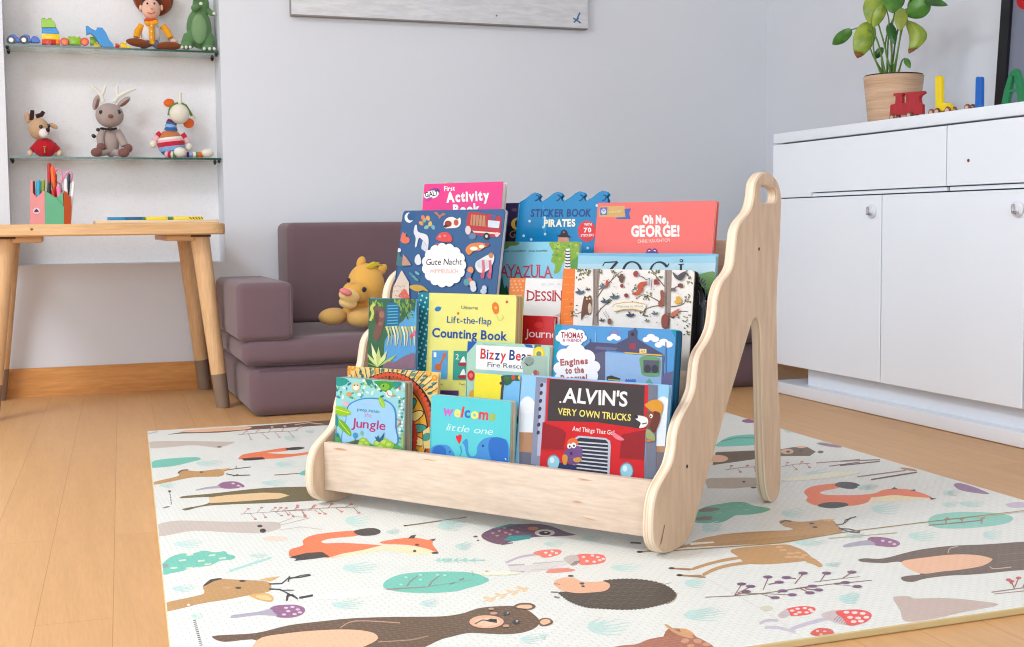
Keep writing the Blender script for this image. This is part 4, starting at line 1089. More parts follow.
prof_ = [(0.399, 0.585), (0.371, 0.58), (0.351, 0.568), (0.345, 0.557), (0.341, 0.541), (0.332, 0.525), (0.316, 0.513), (0.29, 0.501), (0.274, 0.487), (0.268, 0.471), (0.263, 0.451), (0.256, 0.429), (0.241, 0.416), (0.217, 0.405), (0.202, 0.391), (0.193, 0.374), (0.189, 0.354), (0.18, 0.331), (0.16, 0.312), (0.136, 0.298), (0.124, 0.284), (0.118, 0.264), (0.112, 0.241), (0.097, 0.224), (0.075, 0.209), (0.056, 0.191), (0.047, 0.173), (0.044, 0.158), (0.031, 0.135), (0.005, 0.118), (-0.016, 0.103), (-0.027, 0.082), (-0.031, 0.057), (-0.030, 0.036), (-0.020, 0.018), (0.006, 0.004), (0.041, 0.0), (0.075, 0.002), (0.098, 0.013), (0.124, 0.045), (0.16, 0.098), (0.202, 0.155), (0.239, 0.205), (0.283, 0.261), (0.326, 0.317), (0.341, 0.332), (0.356, 0.335), (0.368, 0.324), (0.375, 0.29), (0.384, 0.147), (0.392, 0.066), (0.4, 0.030), (0.418, 0.005), (0.441, 0.0), (0.461, 0.01), (0.469, 0.045), (0.464, 0.158), (0.455, 0.205), (0.446, 0.323), (0.447, 0.380), (0.457, 0.45), (0.463, 0.518), (0.464, 0.542), (0.452, 0.564), (0.43, 0.578)]
fixz = lambda s, z: z
prof_ = [(s, fixz(s, z)) for s, z in prof_]
outl = catmull(prof_, True, 3)
hole_ = [(s, fixz(s, z)) for s, z in catmull([(.371, .554), (.376, .560), (.400, .5595), (.429, .558), (.441, .551), (.441, .539), (.430, .532), (.400, .531), (.375, .532), (.370, .537)], True, 3)]
shelf = thing('book_display', 'birch plywood tiered book display with wavy side panels standing on the play mat', 'book rack', Mx=SM)
for u0 in (-.018, WD):
    mb = MB(SM); mb.prism(outl, u0, u0+.018, BIRCH, axis='x', holes=[hole_], side=PLY_E, r=.002)
    if u0 > 0:
        q = Print(mb, SM @ Vector((WD+.018, 0, 0)), D3, Z3, A3, [(-1, -1), (1, -1), (1, 1), (-1, 1)], 2e-4)
        q.frame(640, 400, 4.04); q.line([(98, 505), (94, 530), (84, 572), (78, 592)], 2.6, (120, 92, 70), False, .5); q.line([(90, 545), (86, 580)], 1.5, (150, 118, 92))
    o = obj('side_panel', mb, shelf, 'right wavy plywood side panel' if u0 > 0 else 'left wavy plywood side panel', sharp=.75)
    if u0 > 0:
        for (px, py) in ((759, 249), (687, 466.3)):
            d_ = ray(px, py); P_ = SM @ Vector((WD+.018, 0, 0)); w_ = CAM+d_*((P_-CAM).dot(A3)/d_.dot(A3)); ul = SM.inverted() @ w_
            m2 = MB(SM); m2.lathe([(.001, -.001), (.0028, -.001), (.0028, .0006), (.001, .0007)], CLIP, 12, Matrix.Translation((WD+.018, ul.y, ul.z)) @ Matrix.Rotation(PI/2, 4, 'Y')); obj('screw', m2, o, 'dark screw head')
def sbox(name, u0, u1, s0, s1, z0, z1, m=BIRCHF, r=.0015, label=None):
    mb = MB(SM); mb.box(((u0+u1)/2, (s0+s1)/2, (z0+z1)/2), (u1-u0, s1-s0, z1-z0), m, r, 2); return obj(name, mb, shelf, label)
sbox('front_board', 0.0004, WD-.0004, 0, .014, .0262, .1128, label='long front board with visible wood grain')
TS = [.0145, .075, .1435, .2265, .320]
for k in range(4):
    zf = .036+.1*k
    sbox('tier_floor', .0004, WD-.0004, TS[k]+(.0 if k == 0 else .0005), TS[k+1]-.0085, zf-.009, zf)
    if k < 3: sbox('tier_riser', .0004, WD-.0004, TS[k+1]-.007, TS[k+1], zf-.009, zf+.128)
sbox('top_rail', .0004, WD-.0004, .320, .334, .398, .4688, label='pale top rail that holds the last row of books')
mbk = MB(SM)
rail_knot = None

# ------------------------------------------------------------------ books
PAPER = plain('page_paper', (232, 226, 214), .85, .2, .05, 400)
PAPERB = plain('board_page_edges', (206, 192, 170), .85, .2, .12, 300)
def onplane(px, py, P0, n):
    d = ray(px, py); return CAM+d*((P0-CAM).dot(n)/d.dot(n))
class Book:
    def __init__(s, label, tier, so, tilt, TL, TR, th, cover, r=.003, pages=PAPER, u0=None, u1=None, v1=None, hard=.0022, top=None, spine=None, backc=None, zoff=0., board=False, name='picture_book'):
        t = math.radians(tilt); up = D3*math.sin(t)+Z3*math.cos(t); nn = D3*math.cos(t)-Z3*math.sin(t)
        P0 = SM @ Vector((0, so, .0363+.1*tier+zoff+th*math.sin(t)))
        a = onplane(TL[0], TL[1], P0, nn)-P0; b = onplane(TR[0], TR[1], P0, nn)-P0
        s.u0 = a.dot(A3) if u0 is None else u0; s.u1 = b.dot(A3) if u1 is None else u1
        s.h = (a.dot(up)+b.dot(up))/2 if v1 is None else v1
        P0 = P0+A3*s.u0; s.w = s.u1-s.u0
        s.M = Matrix(((A3.x, nn.x, up.x, P0.x), (A3.y, nn.y, up.y, P0.y), (A3.z, nn.z, up.z, P0.z), (0, 0, 0, 1)))
        s.up, s.nn, s.P0, s.th, s.hard = up, nn, P0, th, hard
        s.t = thing(name, label, 'book', Mx=s.M, group='picture books on the display')
        w, h = s.w, s.h
        def outline(e=0., rr=r):
            if top and e == 0: return top(w, h)
            rr = max(rr-e, .0004); o = []
            for cx_, cy_, a_ in ((w-e-rr, h-e-rr, 0), (rr if not spine else rr*.3, h-e-rr, 90), (rr if not spine else rr*.3, e+.0004, 180), (w-e-.0004, e+.0004, 270)):
                rq = rr if a_ < 100 else .0004
                if a_ == 90 and spine: rq = rr*.3
                for i in range(5):
                    an = math.radians(a_+90*i/4); o.append((cx_+rq*math.cos(an), cy_+rq*math.sin(an)))
            return o
        s.mb = MB(s.M); s.mb.prism(outline(), 0, hard, cover, axis='y', side=cover, r=.0003)
        m2 = MB(s.M)
        e = .0025 if not board else .0
        hh = min(h, top.base) if top else h
        def pout():
            x1 = w-(.003 if not board else .0004); y1 = hh-(.003 if not board else .0004); rr = max(r-.001, .0006)
            return [(.001, .001), (x1, .001)]+[(x1-rr+rr*math.cos(math.radians(90*i/4)), y1-rr+rr*math.sin(math.radians(90*i/4))) for i in range(5)]+[(.001, y1)]
        if board:   # thick pages, each one visible as a line
            n = max(2, int(th/.003)); stp = (th-2*hard)/n
            for i in range(n): m2.prism(pout(), hard+stp*i+.0002, hard+stp*(i+1)-.0002, pages, axis='y', r=.0002)
        else: m2.prism(pout(), hard+.0001, th-hard-.0001, pages, axis='y')
        obj('page_block', m2, s.t)
        m3 = MB(s.M); m3.prism(outline(), th-hard, th, backc or cover, axis='y'); obj('back_cover', m3, s.t)
        m4 = MB(s.M); m4.box((.0003, th/2, hh/2), (.0012, th-.0004, hh-2*r-.002), backc or cover); obj('spine', m4, s.t)
        win = clip(outline(), [(0, 0), (w, 0), (w, h), (0, h)])
        s.pr = Print(s.mb, P0, A3, up, -nn, [(0, 0), (w, 0), (w, h), (0, h)])
    def done(s, label=None): obj('front_cover', s.mb, s.t, label); return s
def ck(c, r=.3): return plain('cover_'+'_'.join(str(int(v)) for v in c), tuple(v*.91 for v in c), r, .3, .02, 20)
def pagemat(nm, c1, c2, f=900):
    m, nt, b = nodes(nm)
    n = noise(nt, coords(nt, (3, f, 3)), 1, 2, .6)
    nt.links.new(ramp(nt, n, [(.38, lin(c1)), (.6, lin(c2))]), b.inputs['Base Color']); b.inputs['Roughness'].default_value = .85; b.inputs['Specular IOR Level'].default_value = .2
    return m
W_ = (240, 240, 238); BK = (34, 32, 36)

# 1 pink activity book
b = Book('pink activity book with white title, behind the dark blue night book', 3, .240, 9, (424.2, 184.2), (503.5, 181.2), .014, ck((232, 52, 134)), .001, hard=.0006, backc=ck((214, 212, 216)))
p = b.pr.frame(380, 170, 4.979)
p.ell(258, 125, 42, 26, (220, 60, 150), -.35); p.ell(266, 112, 34, 20, (120, 60, 150), -.35); p.ell(256, 123, 38, 20, W_, -.2); p.ell(244, 146, 20, 8, (190, 60, 150), -.4)
p.text('GALT', (226, 136), (292, 126), 26, BK, .02)
p.text('First', (320, 104), (374, 102), 24, W_, .03); p.text('Activity', (331, 160), (546, 148), 50, W_, .05); p.text('Book', (366, 222), (500, 214), 50, W_, .05)
b.done()
# 2 dark purple book with moon
b = Book('dark purple book showing a yellow crescent moon between two others', 3, .2850, 10, (490, 203), (530, 203), .007, ck((58, 46, 92)), .001, hard=.001, u0=.13, u1=.33)
p = b.pr.frame(495, 180, 7.192)
p.poly([(80, 330), (160, 330), (160, 440), (70, 440)], (32, 28, 52))
p.poly(catmull([(160, 270), (130, 285), (116, 315), (128, 345), (160, 362), (160, 350), (146, 330), (145, 300), (160, 284)], True, 3), (236, 200, 84)); p.line(catmull([(150, 365), (120, 372), (108, 395), (125, 412), (145, 402), (138, 388)], False, 4), 7, (168, 140, 96))
p.ell(140, 215, 22, 12, (110, 90, 120)); b.done()
# 3 sticker book with a wavy top
class WaveTop:
    base = .205
    def __call__(s, w, h):
        bz = Print.__new__(Print); o = [(0, 0), (w, 0)]
        n = 4; pts = []
        for i in range(n):
            x1 = w*(1-i/n); L = w/n; 
            bb = h-.018
            # curl seen from the right going left: trough, hook tip, crest, slope down
            pts += [(x1-L*.02, bb+.001), (x1-L*.10, bb+.0065), (x1-L*.02, bb+.0115), (x1-L*.12, bb+.0165), (x1-L*.28, bb+.018), (x1-L*.44, bb+.0155), (x1-L*.70, bb+.0065), (x1-L*.96, bb+.0)]
        pts = [(min(max(x, 0), w), y) for x, y in pts]
        return o+pts
b = Book('turquoise blue pirate sticker book with a wave cut top edge', 3, .2760, 10, (518.5, 205), (606, 192), .008, ck((0, 128, 186)), .001, hard=.0008, top=WaveTop(), v1=.2235, u1=.412)
p = b.pr.frame(495, 180, 7.192)
p.poly([(345, 180), (356, 205), (372, 300), (360, 400), (340, 300)], (20, 150, 206), True)
for i, x in enumerate((308, 462, 626, 792)): p.line(catmull([(x-12, 108), (x+8, 118), (x-2, 142), (x-22, 148)], False, 4), 9, (16, 60, 110))
p.text('STICKER BOOK', (256, 264), (692, 262), 56, (34, 66, 128), .028, .12, .05); p.text('PIRATES', (352, 336), (578, 332), 52, (244, 240, 214), .045, .05, .06, seed=3)
p.ell(662, 368, 66, 76, (222, 62, 70)); p.text('WITH', (642, 330), (696, 328), 20, W_, .02); p.text('70', (640, 376), (694, 374), 32, W_, .05); p.text('STICKERS', (618, 408), (712, 404), 18, W_, .02)
p.poly([(442, 402), (470, 392), (478, 365), (500, 355), (518, 368), (530, 398), (552, 412), (520, 416), (480, 412)], (46, 44, 60)); p.poly([(458, 412), (530, 414), (534, 450), (452, 448)], (214, 150, 128)); p.ell(496, 376, 7, 7, (150, 110, 100)); 
for x, y in ((250, 296), (208, 402), (362, 390), (262, 428), (668, 490), (360, 272), (734, 184), (350, 340)): p.ell(x, y, 9, 10, (190, 222, 236))
b.done()
# 4 coral book
b = Book('coral red book with white hand lettered title, topmost at the right', 3, .262, 10, (598, 203), (716.3, 200.5), .012, ck((236, 104, 98)), .0008, hard=.0016)
p = b.pr.frame(550, 190, 5.689)
p.poly([(282, 94), (424, 90), (430, 156), (278, 152)], (206, 168, 104)); p.poly([(424, 108), (462, 104), (450, 134), (460, 164), (376, 166), (378, 156), (430, 154)], (60, 100, 176)); p.poly([(284, 100), (326, 98), (324, 142), (286, 142)], (84, 112, 176)); p.ell(306, 122, 14, 16, (200, 206, 224)); p.line([(298, 112), (306, 122), (314, 112)], 4, (60, 80, 150)); p.text('winner', (332, 132), (410, 126), 18, (226, 206, 150), 0, .2)
p.text('Oh No,', (528, 188), (676, 188), 44, W_, .075, 0, .05); p.text('GEORGE!', (462, 264), (738, 262), 62, W_, .05, 0, .04, seed=5); p.text('CHRIS HAUGHTON', (500, 302), (684, 294), 20, (244, 214, 204), .01, 0, .05)
p.ell(566, 352, 17, 20, (110, 60, 130)); p.ell(596, 352, 17, 20, (110, 60, 130)); p.ell(566, 354, 9, 12, (240, 230, 240)); p.ell(596, 354, 9, 12, (240, 230, 240)); p.ell(581, 372, 44, 26, (110, 60, 130))
b.done()
# 5 pale blue landscape book
b = Book('wide sky blue landscape book with tall thin black capitals behind the woodland book', 3, .229, 8, (578.5, 253.5), (716.2, 253), .010, ck((150, 204, 226)), .0008, hard=.0012)
p = b.pr.frame(550, 190, 5.689)
p.poly([(165, 358), (945, 358), (945, 372), (600, 380), (165, 372)], (120, 186, 220)); p.poly([(160, 420), (945, 415), (945, 470), (160, 470)], (186, 218, 230)); p.poly([(820, 500), (850, 480), (945, 470), (945, 600), (800, 600)], (110, 150, 90), True)
k_ = (40, 48, 62)
p.line([(300, 432), (312, 412), (384, 408)], 7, k_); p.line([(384, 408), (330, 470), (270, 540)], 15, k_, taper=.3); p.line([(270, 540), (370, 545)], 7, k_)
for i in range(28):
    a_ = 2*PI*i/28; a2 = 2*PI*(i+1)/28; cw = 7+8*abs(math.cos((a_+a2)/2)); p.line([(468+52*math.cos(a_), 470+62*math.sin(a_)), (468+52*math.cos(a2), 470+62*math.sin(a2))], cw, k_, same=i > 0)
for i in range(22):
    a_ = -.6-2*PI*.8*i/22; a2 = -.6-2*PI*.8*(i+1)/22; cw = 6+9*abs(math.cos((a_+a2)/2+.4)); p.line([(622+52*math.cos(a_), 472+62*math.sin(a_)), (622+52*math.cos(a2), 472+62*math.sin(a2))], cw, k_, same=i > 0)
p.line([(678, 418), (664, 440)], 6, k_)
p.line([(746, 424), (744, 545)], 13, k_); p.line([(732, 424), (762, 422)], 5, k_); p.ell(748, 402, 10, 9, k_); p.ell(748, 402, 5, 4, (160, 206, 228))
b.done()
# 6 tree covered story book
b = Book('light blue story book with red capitals and a birch tree, below the pirate book', 3, .229, 10, (503, 242), (579.8, 241.5), .008, ck((132, 198, 222)), .0008, hard=.001, u0=.200)
p = b.pr.frame(500, 190, 5.883)
p.poly([(0, 308), (110, 308), (100, 325), (60, 330), (40, 345), (10, 345), (0, 330)], (106, 140, 60), True)
p.poly([(300, 306), (475, 306), (462, 420), (430, 440), (400, 420), (370, 430), (350, 480), (318, 490), (325, 440), (300, 420), (315, 370), (300, 340)], (132, 170, 60), True)
rnd = random.Random(4)
for i in range(46): p.ell(rnd.uniform(310, 468), rnd.uniform(312, 420), 9, 7, rnd.choice([(104, 146, 48), (156, 188, 80), (120, 160, 52), (178, 196, 104)]), rnd.uniform(0, 3), 7, same=i > 0)
p.poly([(388, 346), (412, 344), (416, 560), (372, 560)], (226, 228, 226))
for i, y in enumerate((358, 376, 394, 412, 430, 448, 466)): p.line([(384, y), (398, y+5), (414, y+1)], 7, (54, 56, 60), same=i > 0)
p.poly([(416, 420), (470, 380), (470, 560), (416, 560)], (92, 150, 66))
p.text('Julia Donaldson', (26, 366), (150, 362), 12, (60, 90, 80), 0, .25); p.text('Axel Scheffler', (168, 364), (280, 362), 12, (60, 90, 80), 0, .25)
p.text('AYAZULA', (2, 512), (306, 516), 72, (198, 58, 84), .004, 0, .03, .12)
p.poly([(0, 560), (14, 500), (26, 580), (40, 560), (60, 640), (0, 640)], (40, 100, 70))
b.done()
# 7 night book
b = Book('dark blue night time book with a white cloud title and small animals', 2, .145, 12, (403.2, 210), (505.3, 209.6), .011, ck((36, 84, 134)), .006, board=True, hard=.0016, pages=plain('pale_page_edges', (206, 206, 210), .7))
p = b.pr.frame(380, 170, 4.979)
sky = (36, 84, 134)
p.ell(145, 237, 22, 25, W_); p.ell(154, 232, 18, 20, sky)
for x, y, c in ((205, 265, (220, 140, 70)), (240, 240, (230, 160, 90)), (222, 250, (120, 170, 130)), (250, 268, (216, 180, 90)), (232, 285, (120, 180, 170)), (265, 285, (110, 160, 190)), (215, 238, (230, 120, 80))): p.ell(x, y, 13, 9, c, x)
p.poly([(270, 212), (284, 210), (298, 226), (312, 214), (328, 222), (306, 232), (296, 244), (288, 228)], (176, 110, 88), True)
p.poly([(318, 262), (335, 240), (362, 234), (385, 245), (400, 238), (402, 268), (385, 286), (345, 290), (322, 288)], (236, 226, 218), True); p.ell(340, 268, 18, 16, (150, 50, 44)); p.ell(380, 262, 12, 16, (190, 80, 60)); p.ell(328, 280, 10, 8, (60, 40, 40))
p.poly([(440, 212), (470, 208), (600, 232), (606, 250), (600, 330), (560, 335), (430, 315), (432, 250)], (178, 50, 60)); p.poly([(455, 222), (530, 228), (528, 282), (450, 275)], (190, 130, 96))
for i in range(5): p.line([(464+i*16, 224), (460+i*16, 278)], 3, (120, 60, 50))
p.poly([(540, 250), (598, 256), (594, 290), (538, 285)], (200, 214, 226)); p.ell(566, 238, 14, 10, (60, 90, 150)); p.line([(440, 305), (600, 318)], 8, (234, 210, 200)); p.ell(532, 330, 16, 18, (36, 36, 44)); p.ell(532, 330, 7, 8, (200, 200, 200)); p.ell(455, 318, 14, 16, (60, 60, 72)); p.ell(440, 300, 14, 22, (210, 200, 200)); p.ell(462, 330, 18, 16, (96, 120, 160)); p.ell(584, 322, 10, 12, (236, 190, 190))
p.poly([(116, 308), (124, 318), (134, 312), (130, 330), (148, 340), (146, 362), (120, 366), (104, 350)], (214, 112, 84), True)
p.poly([(176, 278), (186, 276), (192, 308), (232, 322), (244, 348), (240, 396), (232, 372), (214, 350), (196, 340), (184, 382), (176, 380), (180, 340), (170, 312)], (214, 216, 222), True)
p.poly([(216, 352), (224, 362), (240, 392), (238, 412), (218, 400), (208, 388)], (200, 206, 218), True)
p.poly([(282, 345), (300, 316), (330, 310), (352, 322), (362, 354), (320, 358)], (212, 74, 74), True); p.ell(300, 332, 7, 5, (230, 140, 130)); p.ell(325, 328, 7, 5, (230, 140, 130))
p.poly([(274, 372), (300, 366), (350, 374), (346, 400), (330, 412), (290, 410), (274, 394)], (206, 108, 80), True); p.ell(308, 378, 28, 11, (110, 60, 56)); p.ell(326, 374, 12, 12, (60, 50, 60))
p.poly([(428, 398), (450, 370), (490, 362), (520, 366), (546, 376), (520, 388), (500, 402), (470, 404), (446, 424)], (214, 130, 66), True); p.ell(470, 392, 20, 10, (240, 226, 210)); p.ell(508, 382, 14, 9, (240, 226, 210)); p.ell(536, 372, 12, 8, (170, 70, 70))
p.poly([(80, 420), (94, 400), (106, 430), (130, 440), (158, 474), (110, 482), (84, 470)], (62, 110, 120), True); p.poly([(118, 420), (136, 440), (158, 474), (112, 476)], (190, 140, 120)); p.ell(98, 400, 10, 10, (220, 220, 220))
p.poly([(180, 432), (196, 420), (206, 440), (208, 466), (190, 474), (176, 458)], (214, 218, 222), True)
p.poly([(480, 462), (500, 446), (548, 420), (570, 424), (568, 460), (540, 500), (500, 512), (480, 490)], (222, 220, 222), True); p.ell(556, 426, 12, 14, (190, 130, 90)); p.ell(520, 470, 36, 24, (196, 206, 214))
for x in (520, 554): p.line([(x-4, 450), (x, 490), (x-6, 540)], 14, (212, 106, 128)); p.ell(x-6, 525, 10, 14, (190, 80, 110))
p.ell(322, 475, 92, 88, W_)
for i in range(15):
    a_ = 2*PI*i/15; p.ell(322+86*math.cos(a_), 475+84*math.sin(a_), 25, 27, W_, same=i > 0)
p.text('Gute Nacht', (232, 474), (410, 472), 32, (52, 44, 56), .004, .15); p.text('WIMMELBUCH', (250, 514), (392, 516), 22, (226, 170, 158), .0)
p.poly([(110, 502), (114, 502), (148, 560), (150, 640), (50, 640), (70, 585)], (214, 196, 180)); p.poly([(96, 632), (112, 606), (126, 592), (140, 610), (150, 640)], (216, 96, 84), True)
for i in range(20): p.ell(70+((i*37) % 68), 560+((i*23) % 70), 3, 3, (176, 146, 130), same=i > 0)
p.poly([(150, 582), (175, 572), (215, 578), (246, 606), (220, 600), (195, 606), (170, 600)], (196, 160, 70), True)
for x, y, c in ((170, 530, (90, 160, 170)), (190, 515, (110, 170, 170)), (160, 520, (70, 130, 150)), (185, 545, (90, 150, 140))): p.ell(x, y, 14, 6, c, .6)
for x, y, c in ((455, 500, (220, 140, 90)), (445, 525, (96, 120, 170)), (450, 555, (226, 110, 90)), (466, 570, (220, 214, 210)), (436, 560, (90, 150, 160)), (470, 590, (214, 214, 220))): p.ell(x, y, 15, 18, c)
p.ell(524, 590, 12, 14, (200, 206, 220)); p.ell(520, 605, 16, 14, (190, 200, 220)); b.done()
# 8 white / orange activity book
b = Book('white book with red capitals and an orange strip at its left edge', 2, .180, 8, (510, 278.3), (566, 278.5), .004, ck((238, 236, 234)), .0006, hard=.0006, u1=.424)
p = b.pr.frame(495, 230, 5.39)
p.poly([(70, 258), (166, 258), (158, 358), (70, 352)], (232, 132, 70)); p.poly([(70, 352), (158, 358), (150, 470), (60, 470)], (150, 170, 96))
for i in range(14): p.ell(84+((i*29) % 70), 275+((i*17) % 68), 6, 5, (240, 176, 120), same=i > 0)
for i in range(10): p.ell(132+((i*13) % 22), 372+((i*19) % 80), 3, 4, (206, 214, 160), same=i > 0)
p.text('JEUX A', (248, 300), (356, 298), 14, (206, 200, 206), -.012); p.text('DESSINER', (172, 380), (434, 384), 54, (190, 44, 62), .008, 0, .02, .1)
p.poly([(320, 462), (340, 452), (362, 448), (362, 470)], (226, 190, 180)); b.done()
# 9 red book
b = Book('bright red book with white title, between the yellow counting book and orange spine', 2, .1445, 8, (521, 313.8), (562, 318), .011, ck((196, 26, 34)), .0008, hard=.0012, u1=.391)
p = b.pr.frame(495, 230, 5.39); p.text('Journey', (162, 576), (366, 586), 46, (240, 226, 226), .0); p.ell(236, 488, 22, 20, (180, 20, 30)); p.ell(236, 512, 26, 16, (206, 50, 50)); b.done()
# 10 black book with a tyre shaped edge
class TyreTop:
    base = .14
    def __call__(s, w, h):
        o = [(0, 0), (w, 0), (w, h*.62)]
        for i in range(13):
            a_ = math.radians(5+80*i/12); r = .048+(.0016 if i % 2 else 0)
            o.append((min(w-.046+r*math.cos(a_)*.96, w+.002), h-.058+r*1.18*math.sin(a_)))
        o += [(w*.5, h-.004), (0, h-.004)]
        return o
b = Book('black book with a grey tyre shaped edge, behind the woodland book', 2, .1815, 8, (600, 274), (711.5, 274), .012, ck((26, 26, 30)), .001, hard=.002, top=TyreTop(), u1=.6535, u0=.43, backc=ck((26, 26, 30)))
p = b.pr.frame(560, 260, 6.4)
for i in range(13):
    a_ = math.radians(88-150*i/12); p.line([(872+58*math.cos(a_), 210-72*math.sin(a_)), (872+92*math.cos(a_), 210-106*math.sin(a_))], 11, (74, 78, 92), same=i > 0)
p.line(catmull([(866, 190), (888, 200), (896, 240), (890, 290)], False, 4), 4, (110, 112, 110)); b.done()
# 11 woodland book
b = Book('white woodland book full of trees, birds and squirrels with an orange spine', 2, .161, 8, (563.5, 268), (694.5, 271), .017, ck((232, 228, 222)), .006, hard=.0022, pages=plain('black_page_edges', (30, 28, 30), .7), backc=ck((30, 28, 30)))
p = b.pr.frame(560, 260, 6.4)
p.poly([(22, 54), (98, 54), (84, 420), (0, 420)], (232, 122, 46))
for i in range(30): p.ell(20+((i*31) % 68), 66+((i*47) % 330), 4, 4, (242, 158, 84), same=i > 0)
tr_ = (150, 136, 128); tr2 = (112, 98, 92)
p.poly([(210, 56), (258, 56), (250, 150), (246, 260), (250, 420), (206, 420), (214, 300), (212, 160)], tr_); p.line([(222, 60), (224, 200), (216, 410)], 5, tr2); p.line([(244, 70), (236, 220), (240, 400)], 4, tr2)
p.poly([(672, 60), (716, 62), (712, 200), (706, 440), (664, 440), (672, 300), (668, 160)], tr_); p.line([(684, 66), (682, 250), (678, 430)], 5, tr2)
bc = (112, 90, 80)
for L in ([(250, 190), (310, 150), (360, 100), (400, 70)], [(240, 240), (280, 180), (330, 130), (350, 84)], [(230, 360), (265, 310), (300, 280), (330, 262)], [(200, 345), (150, 330), (110, 345), (92, 335)], [(670, 170), (630, 120), (600, 84), (590, 66)], [(668, 290), (610, 295), (560, 310), (515, 345)], [(640, 268), (590, 240), (540, 222), (500, 240)], [(712, 300), (770, 290), (800, 270), (812, 230)], [(710, 200), (750, 170), (790, 180)], [(700, 360), (770, 330), (820, 330)]): p.line(L, 7, bc, True, .6)
rnd = random.Random(11)
grn = [(96, 100, 62), (122, 118, 74), (74, 82, 58), (150, 140, 90), (90, 92, 76)]
for cx_, cy_, rx_, ry_, n in ((140, 90, 40, 36, 22), (90, 320, 20, 50, 12), (600, 80, 40, 20, 14), (830, 110, 16, 50, 12), (540, 225, 50, 30, 16), (820, 240, 20, 30, 10), (540, 345, 30, 14, 8), (815, 420, 24, 70, 20), (330, 270, 30, 22, 10), (740, 350, 40, 20, 10), (360, 80, 30, 18, 8), (480, 180, 14, 20, 6), (180, 75, 24, 20, 10), (640, 130, 20, 30, 8), (260, 70, 16, 14, 6)):
    for i in range(n): p.ell(cx_+rnd.uniform(-rx_, rx_), cy_+rnd.uniform(-ry_, ry_), 8, 4, rnd.choice(grn), rnd.uniform(0, 3), 6, same=i > 0)
p.poly([(160, 232), (176, 240), (196, 226), (206, 250), (204, 320), (190, 350), (160, 350), (140, 385), (140, 340), (148, 280)], (108, 70, 54), True); p.ell(194, 310, 12, 34, (206, 186, 168)); p.ell(176, 250, 6, 6, (226, 200, 150)); p.ell(194, 248, 6, 6, (226, 200, 150))
def bird(x, y, k, c, c2=None, flip=1):
    p.poly([(x-26*k*flip, y-4*k), (x-6*k*flip, y-10*k), (x+14*k*flip, y-8*k), (x+22*k*flip, y-14*k), (x+30*k*flip, y-6*k), (x+20*k*flip, y+6*k), (x-4*k*flip, y+10*k)], c, True)
    p.poly([(x-4*k*flip, y-8*k), (x-14*k*flip, y-30*k), (x+8*k*flip, y-12*k)], c2 or shade(c, .75))
bird(128, 210, 1.1, (84, 96, 116)); bird(180, 190, .6, (70, 76, 84)); bird(280, 172, 1, (110, 112, 118)); bird(398, 112, .9, (112, 84, 74), None, -1); p.ell(398, 118, 16, 30, (104, 76, 66)); p.ell(400, 166, 11, 12, (146, 44, 50)); bird(350, 240, 1.1, (84, 104, 116)); bird(290, 268, 1, (74, 84, 98)); bird(452, 355, 1.0, (64, 70, 88)); bird(272, 388, .7, (80, 84, 90)); bird(610, 345, .8, (104, 112, 124)); bird(560, 390, .6, (130, 130, 120))
p.poly([(726, 76), (756, 100), (780, 84), (816, 74), (800, 110), (780, 132), (752, 124), (736, 106)], (76, 76, 84), True); p.ell(776, 164, 18, 14, (120, 70, 64)); p.ell(730, 190, 16, 12, (110, 100, 100))
p.poly([(748, 240), (764, 232), (780, 248), (780, 276), (752, 280), (736, 268), (750, 256)], (222, 172, 60), True)
p.poly([(540, 140), (562, 138), (556, 160), (536, 172), (532, 200), (510, 222), (480, 226), (466, 212), (490, 206), (506, 190), (500, 168), (520, 144)], (190, 84, 56), True); p.poly([(480, 76), (496, 70), (506, 84), (500, 104), (484, 108), (474, 92)], (160, 60, 66), True)
p.line([(510, 100), (540, 112), (556, 128), (580, 118)], 5, (80, 90, 130)); p.line([(578, 120), (576, 170)], 4, (90, 90, 120)); p.line([(596, 122), (590, 185)], 4, (90, 90, 120)); p.poly([(606, 126), (632, 124), (634, 158), (608, 160)], (160, 46, 60)); p.ell(430, 228, 13, 14, (130, 60, 54)); p.ell(308, 150, 10, 22, (180, 84, 60))
p.poly([(648, 200), (668, 198), (672, 240), (668, 290), (640, 300), (636, 270), (650, 250)], (150, 84, 66), True); p.poly([(660, 360), (684, 344), (700, 372), (690, 430), (662, 434), (654, 396)], (146, 74, 60), True); p.poly([(710, 350), (740, 326), (770, 312), (760, 340), (730, 366)], (196, 110, 86), True)
p.poly([(346, 300), (360, 284), (420, 272), (480, 270), (548, 284), (556, 300), (540, 330), (480, 316), (410, 318), (352, 334)], (238, 232, 214)); p.line([(346, 300), (356, 284), (420, 272), (480, 270), (552, 284)], 6, (212, 170, 96)); p.line([(354, 332), (410, 317), (480, 315), (540, 330)], 6, (212, 170, 96)); p.text('Welcome to Wood', (368, 306), (538, 304), 18, (150, 136, 130), -.01)
p.line([(280, 330), (318, 390)], 2, bc); p.line([(296, 325), (330, 385)], 2, bc); p.ell(324, 394, 13, 20, (122, 84, 66))
for i in range(40): p.ell(rnd.uniform(110, 840), rnd.uniform(75, 430), 4, 3, rnd.choice([(150, 60, 60), (170, 120, 100), (120, 110, 100), (90, 100, 80)]), 0, 6, same=i > 0)
b.done()
